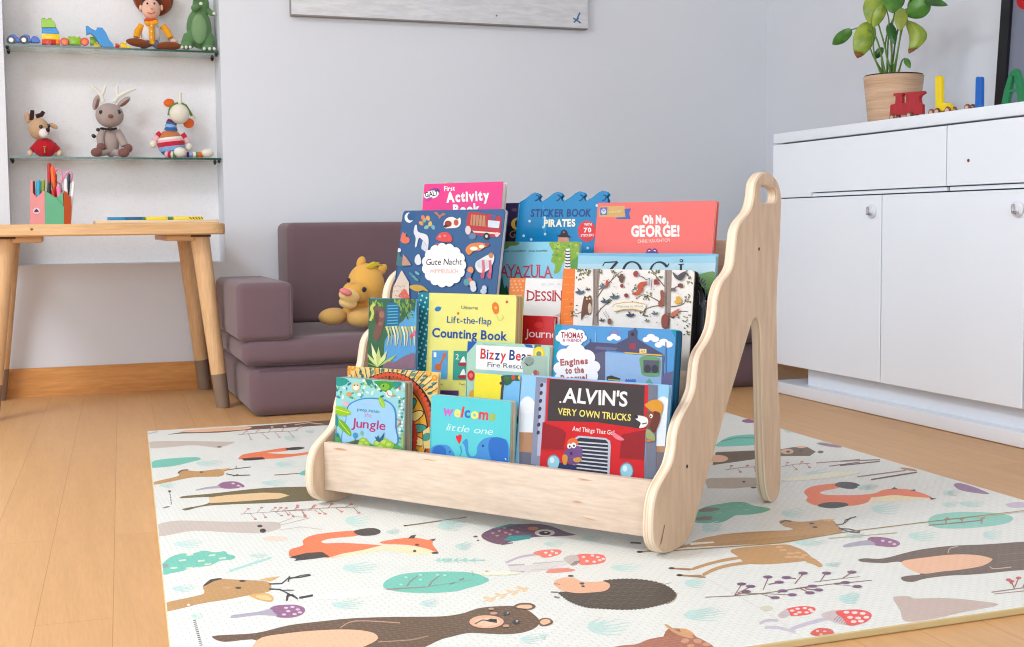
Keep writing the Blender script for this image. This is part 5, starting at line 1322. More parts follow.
# 12 jungle picture book
b = Book('jungle leaves picture book at the left, next to the teal dotted spine', 1, .079, 3, (369, 298.5), (420, 298.5), .007, ck((86, 156, 210)), .001, hard=.0014, u1=.1455)
p = b.pr.frame(355, 280, 5.394)
p.poly([(60, 100), (340, 100), (340, 180), (300, 160), (260, 220), (200, 260), (160, 330), (150, 480), (50, 480)], (58, 104, 74))
p.poly([(330, 100), (345, 100), (345, 330), (300, 300), (320, 200)], (96, 170, 216))
rnd = random.Random(3)
for i in range(60): p.ell(rnd.uniform(66, 320), rnd.uniform(100, 200), 16, 5, rnd.choice([(50, 90, 60), (92, 140, 66), (140, 170, 80), (40, 70, 60), (120, 150, 70)]), rnd.uniform(.8, 2.2), 8, same=i > 0)
p.poly([(170, 140), (210, 120), (240, 150), (236, 250), (200, 300), (168, 270)], (40, 104, 146), True)
for i in range(9): p.line([(176, 140+i*16), (232, 136+i*16)], 5, (90, 180, 206), same=i > 0)
for i in range(8): p.line([(296, 180+i*14), (332, 184+i*14)], 5, (90, 180, 206), same=i > 0)
p.poly([(108, 150), (140, 146), (164, 176), (160, 220), (146, 280), (120, 330), (100, 300), (112, 230)], (118, 84, 76), True); p.ell(146, 186, 14, 18, (150, 110, 98)); p.ell(138, 236, 12, 10, (140, 100, 90)); p.ell(120, 200, 10, 40, (96, 68, 62))
p.line(catmull([(108, 128), (90, 150), (98, 180), (84, 220)], False, 4), 18, (196, 200, 100), taper=.3)
for i in range(10): x = 170+i*17; p.line(catmull([(x, 250), (x+14, 300), (x+4+(i*5) % 14, 356)], False, 3), 12, ((214, 206, 130), (170, 180, 100), (236, 228, 170))[i % 3], taper=.8, same=False)
for a_, b_, c_ in ((62, 390, (206, 220, 130)), (90, 340, (226, 232, 180)), (130, 360, (190, 210, 120)), (176, 380, (214, 226, 150)), (230, 400, (170, 196, 96)), (60, 440, (140, 176, 80))): p.poly([(122, 470), ((a_+122)/2-10, (b_+470)/2), (a_, b_), ((a_+122)/2+16, (b_+470)/2+4)], c_)
p.poly([(160, 474), (180, 440), (220, 440), (270, 410), (320, 395), (336, 420), (336, 476)], (132, 104, 124), True); p.ell(310, 300, 16, 8, (206, 80, 120), -.5); p.ell(322, 285, 9, 14, (220, 110, 150)); b.done()
# 13 yellow counting book
b = Book('yellow counting book with blue title and a teal dotted spine', 1, .100, 4, (418.5, 291.8), (516.5, 295.8), .022, ck((228, 226, 128)), .006, board=True, hard=.002, pages=pagemat('tan_page_edges', (170, 138, 96), (214, 190, 148), 500))
p = b.pr.frame(355, 280, 5.394)
p.poly([(340, 60), (402, 60), (384, 490), (326, 490)], (28, 130, 146))
for i in range(34): p.ell(340+((i*23) % 54), 72+i*12.2, 5, 6, (190, 226, 226), same=i > 0)
p.ell(448, 156, 17, 13, (40, 120, 190), -.4); p.poly([(430, 160), (446, 150), (440, 166)], (40, 120, 190)); p.poly([(458, 150), (468, 142), (462, 160)], (40, 120, 190))
p.text('Usborne', (574, 156), (664, 160), 20, (70, 84, 96), -.005)
p.text('Lift-the-flap', (496, 230), (736, 240), 38, (52, 88, 146), .008, 0, .03); p.text('Counting Book', (416, 306), (820, 326), 50, (26, 76, 156), .026, 0, .03)
p.poly([(742, 130), (760, 120), (776, 140), (774, 176), (756, 184), (742, 160)], (222, 120, 46), True); p.ell(760, 150, 7, 8, (236, 196, 60)); p.ell(820, 118, 7, 8, (200, 84, 96)); p.ell(557, 180, 7, 8, (214, 120, 70))
p.line(catmull([(764, 190), (780, 218), (800, 206), (796, 190)], False, 4), 2.5, (196, 186, 96))
p.poly([(418, 380), (502, 380), (498, 534), (412, 534)], (84, 160, 214)); p.text('1', (426, 416), (440, 416), 28, W_, 0); p.line([(484, 404), (470, 440), (452, 466)], 11, (206, 100, 50)); p.ell(450, 470, 18, 20, (206, 100, 50)); p.ell(485, 404, 9, 12, (206, 100, 50))
p.poly([(534, 382), (620, 384), (618, 540), (528, 538)], (50, 150, 136)); p.text('2', (544, 428), (562, 428), 30, W_, 0)
for y in (438, 506): p.poly([(568, y+6), (580, y-20), (590, y-28), (600, y+6)], W_); p.poly([(556, y+10), (604, y+8), (600, y+26), (562, y+26)], (170, 46, 60))
p.text('One', (440, 566), (476, 568), 14, (96, 96, 60), -.01); p.text('Two', (560, 566), (596, 568), 14, (96, 96, 60), -.01)
p.poly([(452, 594), (560, 596), (560, 640), (450, 640)], (88, 60, 120)); b.done()
# 14 bear board book
b = Book('mint green board book with a white title panel before the yellow book', 1, .0765, 5, (467.5, 340.8), (550, 346), .016, ck((168, 208, 190)), .005, board=True, hard=.0018)
p = b.pr.frame(455, 330, 9.238)
p.poly([(118, 100), (212, 100), (112, 215)], (26, 92, 172)); p.poly([(626, 120), (700, 118), (724, 170), (660, 158)], (26, 92, 172)); p.poly([(733, 125), (800, 130), (790, 175), (735, 170)], (40, 120, 130))
p.text('Bizzy Bear', (262, 134), (380, 140), 12, (130, 170, 156), -.01)
p.poly([(198, 138), (724, 166), (722, 300), (630, 290), (628, 392), (192, 362)], (240, 240, 240))
p.ell(776, 214, 54, 62, (232, 206, 40)); p.ell(776, 214, 38, 44, (236, 220, 90)); p.ell(776, 222, 24, 26, (120, 140, 110))
rb = [(206, 52, 60), (36, 60, 130)]
p.text('Bizzy', (234, 262), (470, 280), 96, [rb[0], rb[1], rb[0], rb[1], rb[0]], .02); p.text('Bear', (500, 274), (704, 290), 96, [rb[1], rb[0], rb[1], rb[0]], .02)
p.text('Fire Rescue', (300, 338), (672, 362), 46, (90, 104, 110), .004)
p.poly([(610, 300), (650, 245), (720, 236), (850, 244), (850, 440), (640, 420)], (164, 190, 176)); p.ell(690, 290, 46, 40, (136, 158, 150)); p.line([(640, 300), (690, 332), (720, 300)], 6, (70, 84, 84)); p.line([(655, 310), (675, 330)], 10, (60, 64, 70)); p.ell(745, 395, 22, 26, (170, 90, 84)); p.ell(720, 410, 12, 10, (220, 210, 200)); p.ell(770, 400, 12, 20, (190, 130, 110))
p.ell(150, 420, 34, 48, (200, 36, 48)); p.ell(150, 420, 18, 22, (226, 110, 110)); p.poly([(130, 600), (150, 560), (185, 560), (185, 640), (130, 640)], (226, 168, 60), True)
b.done()
# 15 engine board book
b = Book('blue engine shed board book with a round cornered cover, behind the truck book', 1, .077, 8, (555, 323.5), (676, 330.5), .024, ck((70, 146, 206)), .006, board=True, hard=.002, pages=pagemat('blue_page_edges', (14, 50, 84), (40, 110, 150), 400), u0=.4275, backc=ck((12, 70, 104)))
p = b.pr.frame(545, 310, 6.606)
p.poly([(55, 92), (110, 96), (96, 200), (80, 300), (60, 420), (40, 460)], (0, 150, 182), True); p.poly([(830, 124), (900, 130), (890, 480), (868, 480), (868, 200)], (0, 150, 182))
for x, y, k in ((455, 180, 1), (700, 186, 1.2), (785, 220, 1.3)): 
    for dx, dy, r_ in ((-26, 8, 18), (0, -6, 22), (24, 6, 20)): p.ell(x+dx*k, y+dy*k, r_*k*1.1, r_*k*.8, (232, 236, 242))
p.ell(464, 146, 44, 12, (120, 130, 190))
hs = (76, 76, 110)
p.poly([(250, 250), (300, 212), (470, 222), (548, 184), (550, 140), (600, 124), (612, 140), (610, 190), (780, 290), (776, 310), (530, 280), (410, 266), (385, 300), (340, 300)], hs); p.poly([(340, 240), (480, 250), (470, 268), (330, 258)], (104, 104, 140)); p.poly([(560, 220), (600, 222), (600, 262), (556, 258)], (150, 60, 74)); p.ell(580, 160, 12, 12, (40, 44, 70)); p.line([(300, 190), (302, 215)], 8, hs); p.line([(596, 116), (598, 140)], 12, hs)
p.poly([(330, 290), (400, 270), (400, 480), (330, 480)], (92, 92, 120)); p.poly([(400, 276), (650, 300), (776, 310), (770, 500), (400, 480)], (142, 178, 218))
p.line([(528, 282), (776, 300)], 8, (222, 190, 60)); p.poly([(626, 256), (672, 258), (672, 286), (626, 284)], (232, 210, 150)); p.text('63', (636, 280), (660, 281), 16, (130, 90, 40), 0)
p.poly([(776, 300), (790, 300), (790, 340), (784, 345), (784, 480), (770, 480)], (96, 96, 140)); p.line([(800, 210), (800, 480)], 7, (110, 110, 150)); p.poly([(770, 480), (790, 420), (870, 398), (868, 500), (770, 500)], (96, 96, 136)); p.line([(335, 150), (337, 210)], 4, (160, 190, 220))
p.poly([(636, 310), (760, 320), (762, 420), (740, 440), (650, 432), (634, 380)], (104, 156, 108), True); p.poly([(652, 330), (758, 334), (756, 418), (652, 414)], (88, 88, 108)); p.ell(680, 388, 22, 28, (56, 58, 70)); p.ell(728, 390, 22, 28, (56, 58, 70)); p.poly([(660, 490), (690, 450), (720, 490)], (96, 160, 140)); p.poly([(410, 440), (440, 432), (500, 452), (495, 476), (410, 470)], (46, 60, 70)); p.line([(420, 458), (500, 466)], 7, (206, 180, 60))
for i in range(5): p.ell(540+i*14, 470, 8, 14, (70, 110, 190), same=i > 0)
for dx, dy, r_ in ((-72, 6, 30), (-50, -26, 34), (0, -30, 40), (50, -26, 34), (72, 8, 28), (40, 34, 32), (-40, 34, 34), (0, 40, 30)): p.ell(178+dx*1.0, 180+dy*.8, r_*1.1, r_*.86, (240, 240, 244), same=dx != -72)
p.ell(178, 180, 74, 40, (240, 240, 244))
p.text('THOMAS', (108, 182), (254, 188), 38, (160, 32, 62), .03); p.text('& FRIENDS', (120, 208), (244, 212), 20, (160, 40, 70), .02)
for dx, dy, r_ in ((-100, 20, 46), (-70, -60, 56), (0, -86, 66), (70, -50, 60), (120, 10, 44), (90, 70, 60), (0, 100, 80), (-80, 90, 60)): p.ell(205+dx, 365+dy, r_, r_*.9, (236, 238, 242), same=dx != -100)
p.ell(205, 370, 110, 100, (236, 238, 242))
for t_, q0, q1 in (('Engines', (106, 366), (288, 354)), ('to the', (138, 420), (262, 414)), ('Rescue!', (108, 472), (284, 466))): p.text(t_, q0, q1, 42, (110, 34, 44), .045); p.text(t_, (q0[0]+2, q0[1]-2), (q1[0]-2, q1[1]-2), 38, (206, 112, 106), .0)
b.done()
# 16 mandala book
b = Book('orange and teal patterned book behind the jungle board book', 0, .0445, 6, (346, 364.3), (438.3, 374), .008, ck((238, 206, 130)), .0008, hard=.0008, u0=.004)
p = b.pr.frame(325, 355, 6.158)
C0 = (400, 470)
for r_, n_ in ((420, 40), (390, 40), (360, 36)):
    for i in range(n_):
        a_ = -PI+PI*i/(n_-1)*1.12; x, y = C0[0]+r_*math.cos(a_)*.92, C0[1]+r_*math.sin(a_)*.98
        p.ell(x, y, 17, 9, ((70, 130, 120), (236, 214, 150), (90, 150, 134), (230, 170, 70))[i % 4], a_+.6, 8, same=i > 0); 
for i in range(44): a_ = -PI+PI*i/43*1.1; p.line([(C0[0]+345*math.cos(a_)*.92, C0[1]+345*math.sin(a_)), (C0[0]+440*math.cos(a_+.05)*.92, C0[1]+440*math.sin(a_+.05))], 4, (66, 50, 40), same=i > 0)
for x, y in ((140, 105), (172, 76), (640, 112), (676, 140), (150, 70), (135, 80)): p.ell(x, y, 17, 19, (236, 150, 40)); p.ell(x, y, 8, 9, (240, 190, 80))
p.ell(C0[0], C0[1], 290, 366, (64, 40, 32), 0, 40); p.ell(C0[0], C0[1]+4, 270, 340, (180, 84, 40), 0, 40)
for i in range(46): a_ = -PI-.4+(PI+1.0)*i/45; p.ell(C0[0]+264*math.cos(a_), C0[1]+350*math.sin(a_), 13, 15, (222, 84, 52), 0, 10, same=i > 0)
p.ell(C0[0], C0[1]+6, 240, 316, (70, 40, 30), 0, 40); p.ell(C0[0], C0[1]+6, 232, 308, (236, 172, 56), 0, 40); p.ell(C0[0], C0[1]+10, 200, 262, (222, 150, 50), 0, 40)
for i in range(13):
    a_ = -PI+PI*1.3*i/12; x, y = C0[0]+170*math.cos(a_), C0[1]+220*math.sin(a_)
    p.ell(x, y, 66, 30, (60, 44, 36), math.atan2(y-C0[1], x-C0[0]), 14); p.ell(x, y, 60, 25, ((240, 210, 130), (70, 150, 136))[i % 2], math.atan2(y-C0[1], x-C0[0]), 14)
p.ell(C0[0], C0[1], 150, 180, (60, 36, 30), 0, 30)
for i in range(20): a_ = -PI*.45+PI*.9*i/19; p.ell(C0[0]+150*math.cos(a_)+10, C0[1]+170*math.sin(a_)+30, 18, 18, (206, 66, 44), 0, 10, same=i > 0)
p.poly([(608, 470), (650, 440), (660, 575), (605, 575)], (238, 206, 130)); p.poly([(610, 490), (650, 480), (650, 520), (612, 528)], (70, 150, 136), True); p.line([(606, 460), (612, 575)], 4, (60, 40, 34))
p.line([(402, 130), (402, 150)], 6, (60, 36, 30)); b.done()
# 17 jungle board book
b = Book('square jungle board book with pink title, front left of the display', 0, .0165, 3, (336.5, 376), (405, 383.4), .022, ck((150, 208, 222)), .005, board=True, hard=.002, pages=pagemat('grey_brown_page_edges', (104, 96, 72), (196, 186, 160), 500))
p = b.pr.frame(325, 355, 6.158)
p.poly([(66, 130), (500, 170), (480, 280), (300, 260), (150, 300), (60, 330)], (150, 212, 214))
rnd = random.Random(8)
for i in range(70):
    x = rnd.uniform(70, 500); y = 140+rnd.uniform(0, 120)+(x-70)*.08
    p.ell(x, y, rnd.uniform(7, 16), rnd.uniform(4, 8), rnd.choice([(46, 140, 130), (96, 176, 110), (220, 236, 224), (160, 206, 90), (70, 170, 176), (236, 240, 232), (40, 120, 120)]), rnd.uniform(0, 3), 8, same=i > 0)
for c, pts in (((40, 150, 140), [(66, 134), (140, 150), (130, 180), (76, 190)]), ((48, 134, 120), [(250, 150), (290, 156), (270, 190)]), ((60, 150, 60), [(310, 160), (470, 172), (420, 196), (390, 232), (350, 215), (330, 190)]), ((40, 140, 130), [(420, 165), (474, 172), (440, 210)])): p.poly(pts, c, True)
p.ell(192, 196, 26, 28, (214, 196, 140)); p.ell(192, 200, 17, 15, (240, 236, 220)); p.ell(184, 186, 4, 4, BK); p.ell(200, 186, 4, 4, BK); p.ell(370, 196, 30, 22, (120, 180, 60)); p.ell(362, 190, 5, 6, BK); p.ell(395, 240, 20, 24, (214, 236, 226)); p.ell(150, 240, 16, 12, (230, 150, 90)); p.line(catmull([(380, 215), (395, 250), (440, 250)], False, 4), 5, (200, 90, 60)); p.ell(462, 205, 8, 10, (220, 110, 110)); p.ell(214, 244, 12, 10, (240, 240, 240))
p.ell(130, 300, 20, 12, (236, 170, 190), .5)
for i in range(26): p.ell(458+((i*17) % 42)-(i*2 % 10), 260+i*11, 9, 7, ((226, 238, 214), (110, 180, 120), (240, 240, 226), (60, 140, 130))[i % 4], i, 7, same=i > 0)
p.line(catmull([(440, 390), (468, 410), (440, 446)], False, 4), 6, (206, 120, 90)); p.poly([(470, 520), (490, 470), (500, 560), (480, 600)], (150, 180, 100), True)
p.poly([(130, 400), (140, 320), (180, 284), (250, 264), (340, 268), (400, 290), (436, 340), (440, 440), (430, 560), (120, 560)], (54, 130, 190), True); p.poly([(134, 400), (146, 324), (184, 290), (250, 271), (338, 275), (396, 296), (430, 343), (434, 440), (424, 560), (126, 560)], (154, 202, 238), True)
p.text('Usborne', (250, 300), (304, 304), 12, (224, 170, 200), -.01); p.text('peep inside', (202, 342), (338, 358), 20, (44, 110, 116), .006); p.text('the', (246, 380), (290, 386), 30, (214, 120, 160), -.004); p.text('Jungle', (166, 442), (374, 462), 58, (176, 48, 104), .01)
for c, pts in (((150, 196, 40), [(64, 318), (100, 316), (150, 338), (164, 364), (120, 374), (80, 366), (62, 346)]), ((110, 176, 40), [(82, 396), (120, 410), (160, 460), (164, 500), (130, 480), (90, 440)]), ((40, 140, 140), [(62, 360), (80, 380), (86, 430), (66, 430)]), ((150, 200, 60), [(334, 270), (352, 262), (374, 300), (368, 326), (344, 310)])): p.poly(pts, c, True)
p.line([(66, 330), (150, 356)], 4, (220, 226, 120)); p.line([(90, 404), (156, 486)], 4, (210, 220, 110)); p.line([(340, 272), (366, 320)], 3, (220, 226, 120))
p.poly([(56, 480), (90, 500), (120, 540), (220, 520), (330, 560), (420, 540), (470, 590), (60, 560)], (80, 160, 90), True); p.poly([(60, 540), (150, 540), (226, 516), (215, 552), (60, 560)], (90, 96, 90))
for x, y, r_ in ((240, 530, 26), (262, 545, 20), (330, 545, 28), (370, 540, 34), (400, 555, 30), (350, 570, 30), (230, 550, 24)): p.ell(x, y, r_, r_*.9, (150, 192, 60)); p.ell(x-4, y-4, r_*.5, r_*.4, (190, 214, 100))
p.poly([(312, 500), (326, 506), (332, 490), (342, 515), (372, 474), (364, 520), (340, 536), (322, 528)], (34, 96, 136)); p.ell(192, 494, 16, 17, (60, 150, 190)); p.ell(232, 480, 9, 14, (120, 190, 120)); p.ell(78, 490, 10, 14, (40, 130, 150)); p.line([(190, 505), (190, 535)], 4, (60, 140, 80)); b.done()
# 18 welcome board book
b = Book('turquoise welcome board book with two blue elephants and coloured letters', 0, .0165, 4, (431.5, 393.8), (511, 402.2), .018, ck((92, 206, 214)), .005, board=True, hard=.002, pages=pagemat('white_brown_page_edges', (168, 150, 122), (222, 214, 196), 500))
p = b.pr.frame(420, 380, 6.808)
p.text('welcome', (152, 238), (512, 276), 74, [(196, 110, 200), (240, 226, 120), (222, 60, 62), (60, 110, 190), (244, 228, 100), (224, 70, 76), (170, 190, 80)], .035, 0, .12, seed=4)
p.text('little one', (178, 342), (492, 374), 50, (206, 240, 240), -.004, .2)
p.poly([(246, 378), (258, 380), (264, 372), (280, 372), (284, 396), (272, 432), (262, 428), (248, 402)], (226, 46, 54), True)
el = (70, 146, 212); el2 = (44, 112, 196)
p.poly([(70, 520), (80, 460), (130, 440), (190, 446), (220, 480), (240, 520), (230, 560), (70, 560)], el, True); p.ell(132, 490, 48, 46, el2); p.ell(204, 488, 5, 6, (30, 50, 90)); p.line([(275, 450), (284, 490), (270, 520)], 9, el, taper=.5)
p.poly([(290, 424), (320, 400), (328, 440), (330, 490), (352, 520), (384, 505), (392, 450), (430, 404), (490, 388), (560, 396), (600, 430), (600, 600), (400, 580), (350, 545), (318, 510), (304, 450)], el, True); p.poly([(470, 420), (500, 392), (560, 396), (598, 440), (596, 560), (560, 580), (500, 560), (470, 490)], el2, True); p.ell(430, 448, 6, 8, (24, 40, 80)); p.poly([(576, 530), (590, 536), (586, 548)], (220, 236, 240))
b.done()
# 19 rabbit picture book
b = Book('picture book with a plain yellow page, dark tree and rabbit behind the welcome book', 0, .042, 6, (475, 371.5), (524, 376.5), .010, ck((118, 186, 234)), .001, hard=.001, pages=PAPER, u1=.3825)
p = b.pr.frame(455, 330, 9.238)
p.poly([(186, 395), (440, 415), (420, 700), (160, 700)], (240, 224, 60)); p.poly([(440, 420), (640, 425), (620, 450), (590, 470), (540, 470), (510, 500), (470, 512), (440, 480)], (46, 96, 70), True); p.ell(540, 438, 18, 22, (210, 70, 50)); p.ell(602, 440, 20, 20, (232, 190, 60)); p.ell(480, 445, 24, 16, (60, 110, 60))
p.line([(438, 425), (444, 500), (436, 560), (428, 680)], 24, (70, 66, 72)); p.ell(424, 492, 12, 14, (60, 56, 66))
p.frame(420, 380, 6.808)
p.poly([(640, 300), (660, 400), (640, 480), (620, 600), (690, 600), (690, 300)], (150, 206, 200)); p.poly([(640, 190), (660, 210), (680, 300), (660, 290), (646, 240)], (90, 80, 84), True); p.poly([(656, 220), (664, 200), (690, 180), (690, 300)], (232, 150, 150), True); p.poly([(632, 440), (648, 430), (650, 480), (670, 500), (670, 600), (630, 600)], (36, 84, 52), True); p.ell(640, 520, 9, 9, (200, 60, 50))
b.done()
# 20 truck book
b = Book('big red truck book with black title panel at the front right', 0, .027, 9, (519.5, 374.3), (671, 385), .010, ck((142, 196, 232)), .001, hard=.0022, u0=.3885, u1=.6585)
p = b.pr.frame(500, 365, 5.178)
for x0_, x1_ in ((100, 186), (800, 890)):
    p.poly([(x0_, 330), (x1_, 340), (x1_, 470), (x0_, 460)], (176, 132, 100)); p.poly([(x0_, 448), (x1_, 456), (x1_, 640), (x0_, 640)], (104, 106, 122)); p.ell((x0_+x1_)/2, 250, 48, 88, (230, 236, 242)); p.poly([(x0_, 250), (x1_, 250), (x1_, 420 if x0_ > 500 else 350), (x0_, 420 if x0_ > 500 else 348)], (222, 230, 238))
for x in (820, 870): p.line([(x, 425), (x-4, 520)], 4, (150, 108, 80))
p.poly([(188, 62), (262, 68), (230, 520), (160, 515)], (132, 140, 164)); p.poly([(212, 90), (240, 94), (222, 470), (192, 470)], (176, 182, 206))
for i in range(7): p.ell(217-i*3, 104+i*41, 8, 11, (50, 56, 80), .3)
p.poly([(770, 100), (818, 104), (806, 610), (748, 610)], (112, 118, 136))
p.poly([(246, 68), (770, 104), (764, 320), (752, 340), (746, 640), (200, 620), (222, 300), (236, 290)], (206, 26, 34))
p.poly([(258, 72), (752, 106), (742, 332), (500, 296), (246, 290)], (62, 52, 54))
p.poly([(222, 296), (320, 330), (346, 352), (330, 440), (216, 436)], (150, 24, 34)); p.poly([(632, 360), (700, 346), (756, 336), (748, 490), (620, 480)], (150, 24, 34))
p.line([(212, 440), (330, 446), (350, 420)], 4, (176, 18, 28)); p.line([(620, 484), (748, 492)], 4, (176, 18, 28))
p.text("ALVIN'S", (326, 192), (660, 214), 78, (236, 236, 234), .022, 0, .09, seed=9); p.ell(314, 192, 5, 5, W_); p.text('VERY OWN TRUCKS', (300, 256), (678, 290), 36, (236, 222, 110), .018, 0, .08, seed=2); p.text('And Things That Go!', (376, 340), (592, 362), 24, (240, 226, 224), .012)
p.poly([(580, 342), (610, 360), (646, 386), (620, 390), (590, 372)], (226, 130, 146), True)
gp = [(388, 380), (410, 366), (550, 378), (572, 394), (576, 420), (566, 640), (380, 640), (378, 400)]
p.poly(gp, (186, 190, 202)); p.poly([(398, 386), (414, 376), (548, 388), (562, 402), (556, 640), (388, 640)], (40, 44, 64))
for i in range(10): p.line([(396-i, 398+i*19), (560, 410+i*20)], 7, (200, 204, 214), same=i > 0)
for x, y, r_ in ((280, 505, 38), (658, 548, 40)): p.ell(x, y, r_*.9, r_*1.1, (110, 130, 150)); p.ell(x, y, r_*.78, r_*.95, (150, 206, 224)); p.ell(x-8, y-12, r_*.3, r_*.4, (214, 238, 244))
p.poly([(310, 505), (400, 520), (396, 560), (300, 545)], (36, 50, 96)); p.poly([(342, 440), (380, 420), (420, 424), (430, 460), (418, 500), (390, 516), (350, 500), (336, 470)], (112, 74, 132), True); p.poly([(352, 400), (362, 384), (390, 378), (408, 400), (400, 416), (356, 420)], (226, 110, 50), True); p.ell(362, 420, 11, 13, W_); p.ell(384, 416, 13, 15, W_); p.ell(386, 418, 5, 6, BK); p.ell(364, 422, 5, 6, BK); p.poly([(330, 465), (352, 470), (350, 510), (334, 516), (326, 490)], (206, 150, 60), True); p.ell(404, 490, 22, 14, (206, 150, 60)); p.ell(372, 458, 8, 8, (70, 40, 90)); p.line([(366, 480), (400, 476)], 8, (120, 80, 140))
p.poly([(752, 208), (766, 196), (790, 182), (820, 180), (842, 196), (846, 224), (830, 262), (790, 240), (770, 226)], (216, 150, 44), True); p.poly([(800, 240), (832, 250), (830, 290), (812, 336), (794, 350), (780, 320), (786, 270)], (104, 50, 36), True); p.poly([(770, 240), (800, 250), (784, 300), (770, 330), (752, 300), (758, 260)], (140, 70, 50), True); p.poly([(706, 266), (730, 262), (764, 274), (770, 300), (752, 322), (724, 326), (732, 300), (708, 282)], (236, 232, 230), True); p.ell(710, 270, 9, 8, BK); p.ell(786, 264, 8, 11, W_); p.ell(784, 266, 4, 5, BK); p.line([(738, 306), (764, 300)], 5, (40, 30, 36)); p.poly([(764, 332), (790, 346), (806, 366), (806, 392), (780, 388), (758, 370)], (150, 160, 110), True); p.poly([(752, 390), (780, 384), (800, 394), (770, 400)], (190, 120, 60))
b.done()
# ------------------------------------------------------------------ play mat
def mat_mat(name, c, st=.5):
    m, nt, b = nodes(name)
    v = coords(nt, (1, 1, 1), (0, 0, math.radians(-2.4)))
    br = N(nt, 'ShaderNodeTexBrick'); br.offset = .5
    for k_, x in (('Scale', 1), ('Brick Width', .016), ('Row Height', .008), ('Mortar Size', .0011), ('Mortar Smooth', .6)): br.inputs[k_].default_value = x
    br.inputs['Color1'].default_value = (1, 1, 1, 1); br.inputs['Color2'].default_value = (1, 1, 1, 1); br.inputs['Mortar'].default_value = (0, 0, 0, 1)
    nt.links.new(v, br.inputs['Vector'])
    n = noise(nt, v, 25, 3)
    base_ = mixcol(nt, n, lin(shade(c, .98)), lin(shade(c, 1.02)))
    nt.links.new(mixcol(nt, br.outputs['Fac'], base_, lin(shade(c, .95) if sum(c) > 480 else tuple(v*.86+34 for v in c))), b.inputs['Base Color'])
    b.inputs['Roughness'].default_value = .42; b.inputs['Specular IOR Level'].default_value = .35
    bump(nt, b, br.outputs['Color'], st, .0006)
    MATS[('mat', c)] = m
    return m
_mm = {}
def mc(c):
    c = tuple(int(x) for x in c)
    if c not in _mm: _mm[c] = mat_mat('mat_print', c)
    return _mm[c]
MWH = mat_mat('mat_white_foam', (231, 233, 227), .8)
MED = plain('mat_foam_edge', (206, 188, 140), .7)
ZM = .010
CFL, CFR, CBR, CBL = (.099, 1.259), (1.591, 1.259), (1.653, 3.140), (.197, 3.172)
t = thing('play_mat', 'large white foam play mat printed with forest animals on the wooden floor', 'play mat', (.85, 2.2, 0))
mb = MB(); mb.prism([CFL, CFR, CBR, CBL], .0005, ZM, MWH, axis='z', side=MED, r=.0015)
pm = Print(mb, Vector((0, 0, ZM)), Vector((1, 0, 0)), Vector((0, 1, 0)), Vector((0, 0, 1)), [(CFL[0]+.002, CFL[1]+.002), (CFR[0]-.002, CFR[1]+.002), (CBR[0]-.002, CBR[1]-.002), (CBL[0]+.002, CBL[1]-.002)], 3e-5)
class MP:
    """printing on the mat uses embossed mat colours"""
    def __getattr__(s, n):
        fn = getattr(pm, n)
        def go(*a, **k):
            a = list(a)
            for i, v in enumerate(a):
                if isinstance(v, tuple) and len(v) == 3 and all(isinstance(q, (int, float)) for q in v): a[i] = mc(v)
            return fn(*a, **k)
        return go if callable(fn) and n not in ('frame', 'reset') else fn
q = MP()
TEAL = (118, 200, 182); TEALL = (196, 226, 220); TAN = (190, 146, 94); TAN2 = (226, 178, 108); ORG = (238, 122, 78); DRK = (58, 54, 54); BRW = (112, 88, 70); OLV = (108, 98, 64); PCH = (240, 190, 156); PUR = (146, 98, 134); LAV = (176, 170, 186); LGR = (204, 192, 182); RED_ = (230, 84, 78); CRM = (246, 230, 190)
def dots(L, r, c, rb=None):
    for i, (x, y) in enumerate(L): q.ell(x, y, r, (rb or r), c, 0, 8, same=i > 0)
def tufts(L):
    for x, y, w, h in L: q.tuft(x, y, abs(w), h, TEALL, 5, 1 if w > 0 else -1)
# --- far left
pm.frame(140, 415, 5.689).reset()
q.poly([(155, 112), (260, 95), (450, 74), (600, 66), (830, 50), (1024, 32), (1100, 30), (1100, 56), (1024, 60), (850, 72), (620, 85), (450, 100), (250, 105)], BRW, True); q.poly([(255, 88), (600, 66), (604, 82), (400, 95), (268, 98)], PCH, True); q.line([(880, 56), (960, 44), (1040, 52)], 4, (220, 196, 176))
pm.reset(); q.poly([(45, 160), (90, 150), (250, 148), (470, 152), (540, 155), (450, 185), (400, 182), (300, 172), (150, 185), (50, 188)], LGR, True); q.ell(452, 182, 14, 4, (90, 70, 80))
pm.reset(); q.poly([(60, 280), (90, 258), (200, 245), (320, 240), (345, 252), (300, 265), (220, 285), (150, 295), (65, 300)], TEAL, True)
pm.reset(); q.poly([(75, 382), (215, 348), (215, 325), (245, 312), (330, 320), (460, 308), (480, 330), (450, 350), (300, 355), (150, 385), (80, 396)], TAN, True); q.line([(215, 332), (240, 314), (275, 312)], 6, DRK); q.ell(350, 325, 10, 4, DRK); q.poly([(460, 308), (520, 300), (480, 322)], TAN2); q.line([(480, 316), (550, 305), (630, 296)], 4, DRK); q.line([(545, 306), (548, 290)], 4, DRK); q.line([(490, 335), (540, 345), (625, 342)], 5, DRK); q.line([(530, 350), (560, 336)], 4, DRK)
pm.reset(); q.poly([(565, 240), (600, 222), (710, 205), (760, 196), (840, 186), (835, 205), (720, 215), (850, 222), (960, 210), (1000, 206), (1000, 216), (800, 245), (680, 250), (570, 252)], ORG, True); q.poly([(835, 188), (900, 182), (938, 187), (900, 198), (838, 200)], DRK, True); q.poly([(578, 248), (640, 242), (700, 240), (712, 252), (640, 258), (590, 260)], DRK)
